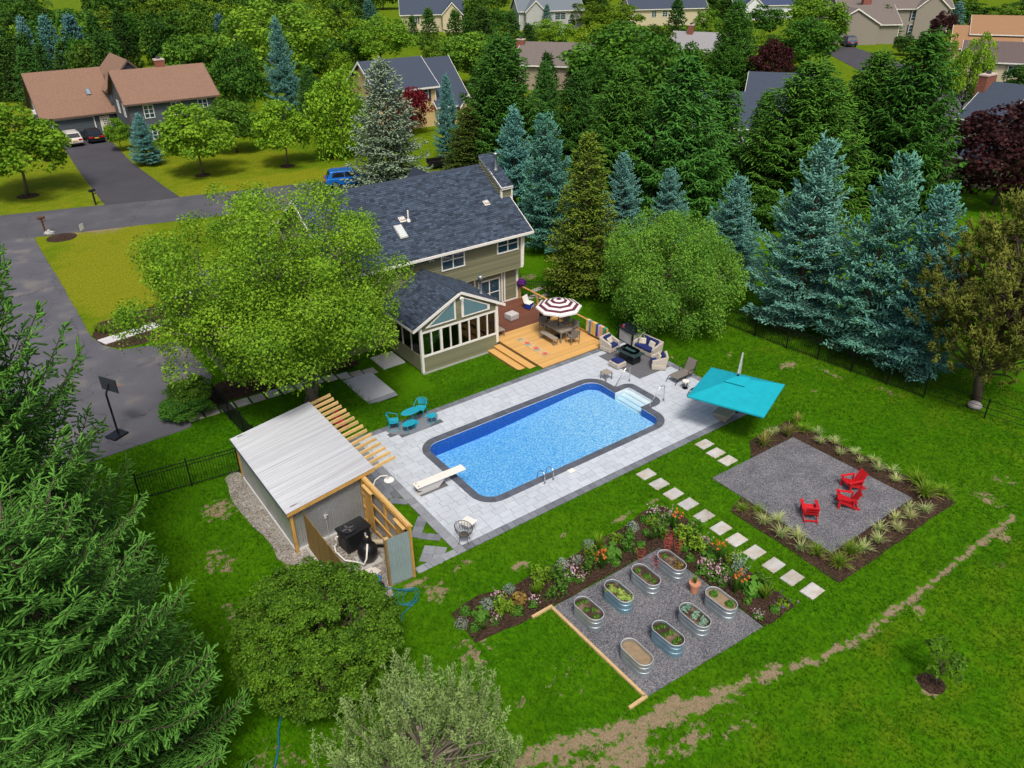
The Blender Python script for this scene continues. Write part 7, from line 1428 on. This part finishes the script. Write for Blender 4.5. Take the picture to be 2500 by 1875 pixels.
# ornamental grasses round the gravel square
KIND['pale'] = [('foliage',blades(31,95,.3,.60,.014,F_V,.7,4,.52))]; KIND['green'] = [('foliage',blades(32,110,.3,.72,.018,F_B,.6,4,.6)),('straw',blades(33,30,.3,.5,.014,F_T,.9,3,.8))]; KIND['straw'] = [('foliage',blades(34,80,.2,.85,.018,F_T,.5,4,.4)),('tips',blades(35,40,.2,.9,.016,F_B,.9,4,.5))]
OG = [(425,520,'green',.7),(525,535,'green',.7),(565,605,'pale',1.1),(650,595,'pale',1),(670,690,'pale',1.1),(775,695,'pale',1),(795,770,'pale',1),(900,800,'green',.9),(1040,870,'green',1.1),(1110,795,'green',1.1),(1185,775,'pale',1.1),(1285,725,'pale',.95),(1290,650,'pale',.95),(1410,650,'pale',.9),(1390,580,'pale',.9),(1490,570,'pale',.95),(1480,515,'pale',.85),(1580,530,'pale',.95),(1580,435,'green',1.3),(1530,355,'green',1.25),(1690,420,'green',1),(1395,335,'pale',.85),(1375,280,'pale',.85),(1285,270,'pale',.9),(1255,212,'pale',.75),(1170,215,'pale',.7),(1130,162,'pale',.8),(1045,168,'pale',.8),(1010,100,'pale',.95),(920,95,'pale',.85),(900,35,'pale',.8)]
OG2 = [(1200,1340,'straw',1.0),(1290,1195,'pale',.9),(1370,1155,'pale',.6),(1525,1215,'straw',.9),(1640,1045,'straw',.8),(1740,1150,'green',1.0)]
pts = [(*G(1650+x_/2.592, 1050+y_/2.592), k, s) for x_, y_, k, s in OG] + [(*G(1650+x_/5.53, 850+y_/5.53), k, s) for x_, y_, k, s in OG2]; nk = {}
for x, y, k, s in pts:
    i = nk.get(k, 0); nk[k] = i+1; nm = {'pale':'pale variegated','green':'fresh green','straw':'tall straw-coloured'}[k]
    small_plant(k, x, y+.06, s*.88, '%s ornamental grass round the gravel square, %s along the border' % (nm, nth(i)), 'ornamental_grass', 'ornamental grasses in the mulch border')
fpx, fpy = Cz(705, 600); KIND['begonia'] = [('foliage',rosette(41,90,.2,.3,.09,F_G,.6)),('blossoms',flowers(42,22,.22,.1,.35,.07,P_O))]
ps_ = thing('flower_pot', 'pot of orange flowers beside the sunroom corner', 'flower pot', (24.0, 35.75, .08)); MB().lathe([(.10,0),(.15,.3),(.01,.3)],14).build('pot_body', M('grey_pot',(.2,.2,.2),.7), ps_)
for nm, me in KIND['begonia']: link(nm, me, ps_, (0,0,.3))
# ------------------------------------------------------------------ cars
TYRE = M('tyre',(.012,.012,.013),.8); RIM = M('rim_alloy',(.42,.43,.45),.35,.8); CARG = GLASS('car_glass',(.010,.013,.018)); LRED = M('tail_lamp',(.45,.01,.01),.3)
def car(name, label, loc, rz, col, suv=True, plate=(.6,.35,.05)):
    o = thing(name, label, 'car', (*loc, .02), rz); pm = M('paint_'+label.split()[0]+'_'+name, col, .28, .25, var=.03); L_ = 4.5; w = 1.82; hB = .92 if suv else .88; hT = 1.58 if suv else 1.42
    side = [(-2.22,.32),(-2.26,.62),(-2.20,hB+.02),(-2.0,hB+.05),(1.05,hB+.05),(1.95,hB-.10),(2.20,hB-.28),(2.25,.45),(2.15,.28)]
    q = MB(); n = len(side); rows = []
    for yy, k in ((-w/2+.06,0),(-w/2,1),(w/2,1),(w/2-.06,0)): pass
    q.prism3([(x,-w/2,z) for x, z in side], (0,w,0)); q.build('body', pm, o, bevel=.09)
    cab = [(-2.05,hB+.03),(-1.75,hT-.05),(-1.55,hT),(.35,hT),(.55,hT-.05),(1.25,hB+.03)] if suv else [(-1.75,hB+.03),(-1.05,hT-.04),(-.85,hT),(.25,hT),(.45,hT-.05),(1.2,hB+.03)]
    b = MB(); nb_ = len(cab); f = lambda z: w/2-.05-.16*(z-hB)/(hT-hB); b.add([(x,-f(z),z) for x, z in cab]+[(x,f(z),z) for x, z in cab], [tuple(range(nb_)), tuple(range(2*nb_-1,nb_-1,-1))]+[(i,nb_+i,nb_+(i+1)%nb_,(i+1)%nb_) for i in range(nb_)]); co = b.build('cabin', pm, o, bevel=.03)
    x0, x1 = cab[0][0], cab[-1][0]; zt = hT-.10; zb = hB+.12
    for s_ in (-1,1):
        g = MB(); xa = cab[0][0]+.42; xb = cab[-1][0]-.30
        for c0, c1 in ((xa,(xa+xb)/2-.12),((xa+xb)/2-.04,xb)): e0 = .16 if c0 == xa else 0; e1 = .42 if c1 == xb else 0; g.add([(c0,s_*(f(zb)+.008),zb),(c1,s_*(f(zb)+.008),zb),(c1-e1,s_*(f(zt)+.008),zt),(c0+e0,s_*(f(zt)+.008),zt)], [(0,1,2,3)])
        g.build('side_glass', CARG, o)
    t0, t1 = cab[0], cab[1]; dx = t1[0]-t0[0]; dz = t1[1]-t0[1]
    r_ = lambda t, s_, off: (t0[0]+dx*t-off, s_*(f(t0[1]+dz*t)-.10), t0[1]+dz*t+off*.4)
    MB().add([r_(.12,-1,.012),r_(.12,1,.012),r_(.92,1,.012),r_(.92,-1,.012)], [(0,1,2,3)]).build('rear_glass', CARG, o)
    a, c = cab[-2], cab[-1]; MB().add([(c[0]-.06+.02,-f(hB)+.12,hB+.10),(c[0]-.06+.02,f(hB)-.12,hB+.10),(a[0]+.03,f(hT)-.1,a[1]-.01),(a[0]+.03,-f(hT)+.1,a[1]-.01)], [(0,1,2,3)]).build('windscreen', CARG, o)
    for s_ in (-1,1):
        for x in (-1.38,1.38): wh = MB().tube([(x,s_*(w/2-.20),.33),(x,s_*(w/2+.01),.33)],.33,18).build('wheel', TYRE, o); MB().tube([(x,s_*(w/2),.33),(x,s_*(w/2+.02),.33)],.20,12).build('rim', RIM, wh)
        MB().box(-2.285,-2.18,s_*.62-.2,s_*.62+.2,hB-.20,hB-.02).build('tail_lamp', LRED, o); MB().box(2.1,2.24,s_*.62-.2,s_*.62+.2,hB-.42,hB-.28).build('headlight', TRIM, o); MB().box(.95,1.1,s_*(w/2+.09)-.09,s_*(w/2+.09)+.09,hB+.05,hB+.18).build('mirror', pm, o)
    MB().box(-2.29,-2.22,-.26,.26,.62,.74).build('number_plate', M('plate_amber',plate,.6), o); MB().box(-2.275,-2.15,-.8,.8,.28,.45).build('bumper', BLKP, o)
    if suv:
        for s_ in (-1,1): MB().bar((-1.5,s_*.6,hT+.05),(.3,s_*.6,hT+.05),.03,.03).build('roof_rail', RIM, o)
    return o
bcx, bcy = G(852, 452); car('suv', 'bright blue car parked on the road behind the olive house', (bcx, bcy), -.30, (.004,.135,.52)); car('suv', 'white car parked in front of the slate blue garage', (13.55,109.4), math.pi/2, (.66,.65,.62)); car('sedan', 'black car parked beside the white car', (15.95,109.8), math.pi/2+.03, (.012,.016,.024), False)
fcx, fcy = G(2069, 112); fc = car('suv', 'dark blue car parked before the tan garage', (fcx, fcy), .9, (.006,.05,.13)); fc.scale = (1.25,1.25,1.25)
ut = thing('utility_trailer', 'black open trailer by the road behind the olive roof', 'trailer', (*G(1082,408), .02), -.3); MB().box(-1.6,1.6,-.8,.8,.4,.5).build('bed', BLKM, ut)
for s_ in (-1,1): MB().box(-1.6,1.6,s_*.8-.03,s_*.8+.03,.5,.85).build('side_board', BLKM, ut); MB().tube([(0,s_*.85,.3),(0,s_*.95,.3)],.3,14).build('wheel', TYRE, ut)
for bx, by, col, lb in ((112,570,(.10,.045,.03),'brown mailbox with round head on a post in the mulch ring'),(234,500,(.012,.012,.014),'black mailbox on a post at the end of the dark driveway')):
    o = thing('mailbox', lb, 'mailbox', (*G(bx, by), 0), .3); mm = M('mailbox_'+lb.split()[0], col, .5); MB().box(-.06,.06,-.06,.06,0,1.25).build('post', mm, o); MB().tube([(-.28,0,1.34),(.28,0,1.34)],.13,12).build('box', mm, o); MB().box(-.05,.28,-.04,.04,1.0,1.06).build('arm', mm, o)
wfp = thing('flower_mound', 'white flowering mound beside the brown mailbox', 'plant', (*G(121,571), .02)); link('blossoms', rosette(51,180,.42,.32,.12,FOL('petal_white',(.5,.5,.48),(.8,.8,.78),.1),.6,.8), wfp)
ys_ = thing('yard_sign', 'small white yard sign at the edge of the dry front lawn', 'sign', (*G(203,568), 0), .9); MB().box(-.28,.28,-.01,.01,.25,.75).build('board', TRIM, ys_); MB().tube([(-.2,0,0),(-.2,0,.3)],.008,4).tube([(.2,0,0),(.2,0,.3)],.008,4).build('stake', BLKM, ys_)
for i, (x_, y_) in enumerate(((625,540),(655,555),(690,550))): small_plant('lime', *G(x_/2.592, 600+y_/2.592), .9, 'low lime plant in the bed by the front walk, %s from the driveway' % nth(i), 'lime_plant', 'front walk plants')
# ------------------------------------------------------------------ grass tufts on the near lawn (uncountable)
r = np.random.default_rng(77); n = 190000; gx_ = r.uniform(-3,42,n); gy_ = r.uniform(.5,41,n); keep = np.ones(n, bool)
def out_rect(x0,x1,y0,y1,m=.0):
    global keep; keep &= ~((gx_ > x0-m)&(gx_ < x1+m)&(gy_ > y0-m)&(gy_ < y1+m))
for R4 in ((PX0,PX1,PY0,PY1),(23.35,29.0,11.55,17.5),(12.95,18.2,10.9,15.7),(15.8,29.2,38.3,48),(18.3,28.6,34.2,39),(22.8,28.6,30.1,39),(6.0,10.0,20.1,30.3),(7.2,9.8,19.5,24),(10.5,11.8,24.9,29.6),(15.2,18.3,32.6,38),(8.7,16,39.4,47),(-3,6.2,35.7,42)): out_rect(*R4, m=-.02)
for R4 in ((22.3,23.4,10.5,15.7),(22.3,30.2,10.4,11.6),(29.0,30.2,10.4,18.4),(26.2,30,17.4,18.4),(9.9,20.1,15.8,17.5),(18.2,20,10.7,17.5),(6.4,15.8,36.9,39.5)): out_rect(*R4, m=-.03)
for x, y in ((25.14,19.6),(25.02,18.8),(24.98,18.06),(21.28,19.54),(21.21,18.69),(21.2,17.82),(21.19,16.96),(21.13,16.02),(21.08,15.09),(21.03,14.24),(21.02,13.35),(21.03,12.45),(21.02,11.61),(21.04,10.75)): out_rect(x-.38,x+.38,y-.275,y+.275, -.03)
for k in range(13): out_rect(6.55+k*.8-.34,6.55+k*.8+.34,36.2,37.2,-.03)
bf = bare_f(gx_, gy_); keep &= (bf < .28+.35*r.random(n)); keep &= ~((gx_ > 10.0)&(gx_ < 11.75)&(gy_ > 20.1)&(gy_ < 24.8)&(r.random(n) < .75)); gx_, gy_ = gx_[keep], gy_[keep]; m = len(gx_)
base = np.stack([gx_, gy_, zf(gx_, gy_)-.015], 1); Q = []; cl = []
pat = np.sin(gx_*1.7+np.sin(gy_*1.3)*1.5)*np.sin(gy_*1.9+gx_*.4)*.16
for k in range(3):
    az = r.uniform(0, 6.283, m); h_ = r.uniform(.05,.10,m); ln = r.uniform(.02,.07,m); w = r.uniform(.010,.020,m); d = np.stack([np.cos(az),np.sin(az),np.zeros(m)],1); s = np.stack([-np.sin(az),np.cos(az),np.zeros(m)],1); o = base + r.normal(size=(m,3))*[.03,.03,0]
    Q.append(np.stack([o-s*w[:,None], o+s*w[:,None], o+d*ln[:,None]+[0,0,1]*h_[:,None]],1)); cl.append(np.clip(.42+pat+r.normal(size=m)*.2,0,1))
GRASSM = FOL('grass_blades',(.022,.098,.001),(.095,.255,.004),.3)
tag(link('grass', raw_mesh('grass', np.concatenate(Q).reshape(-1,3), 3, GRASSM, np.concatenate(cl))), 'short blades of lawn grass round the pool', 'grass', None, 'stuff')
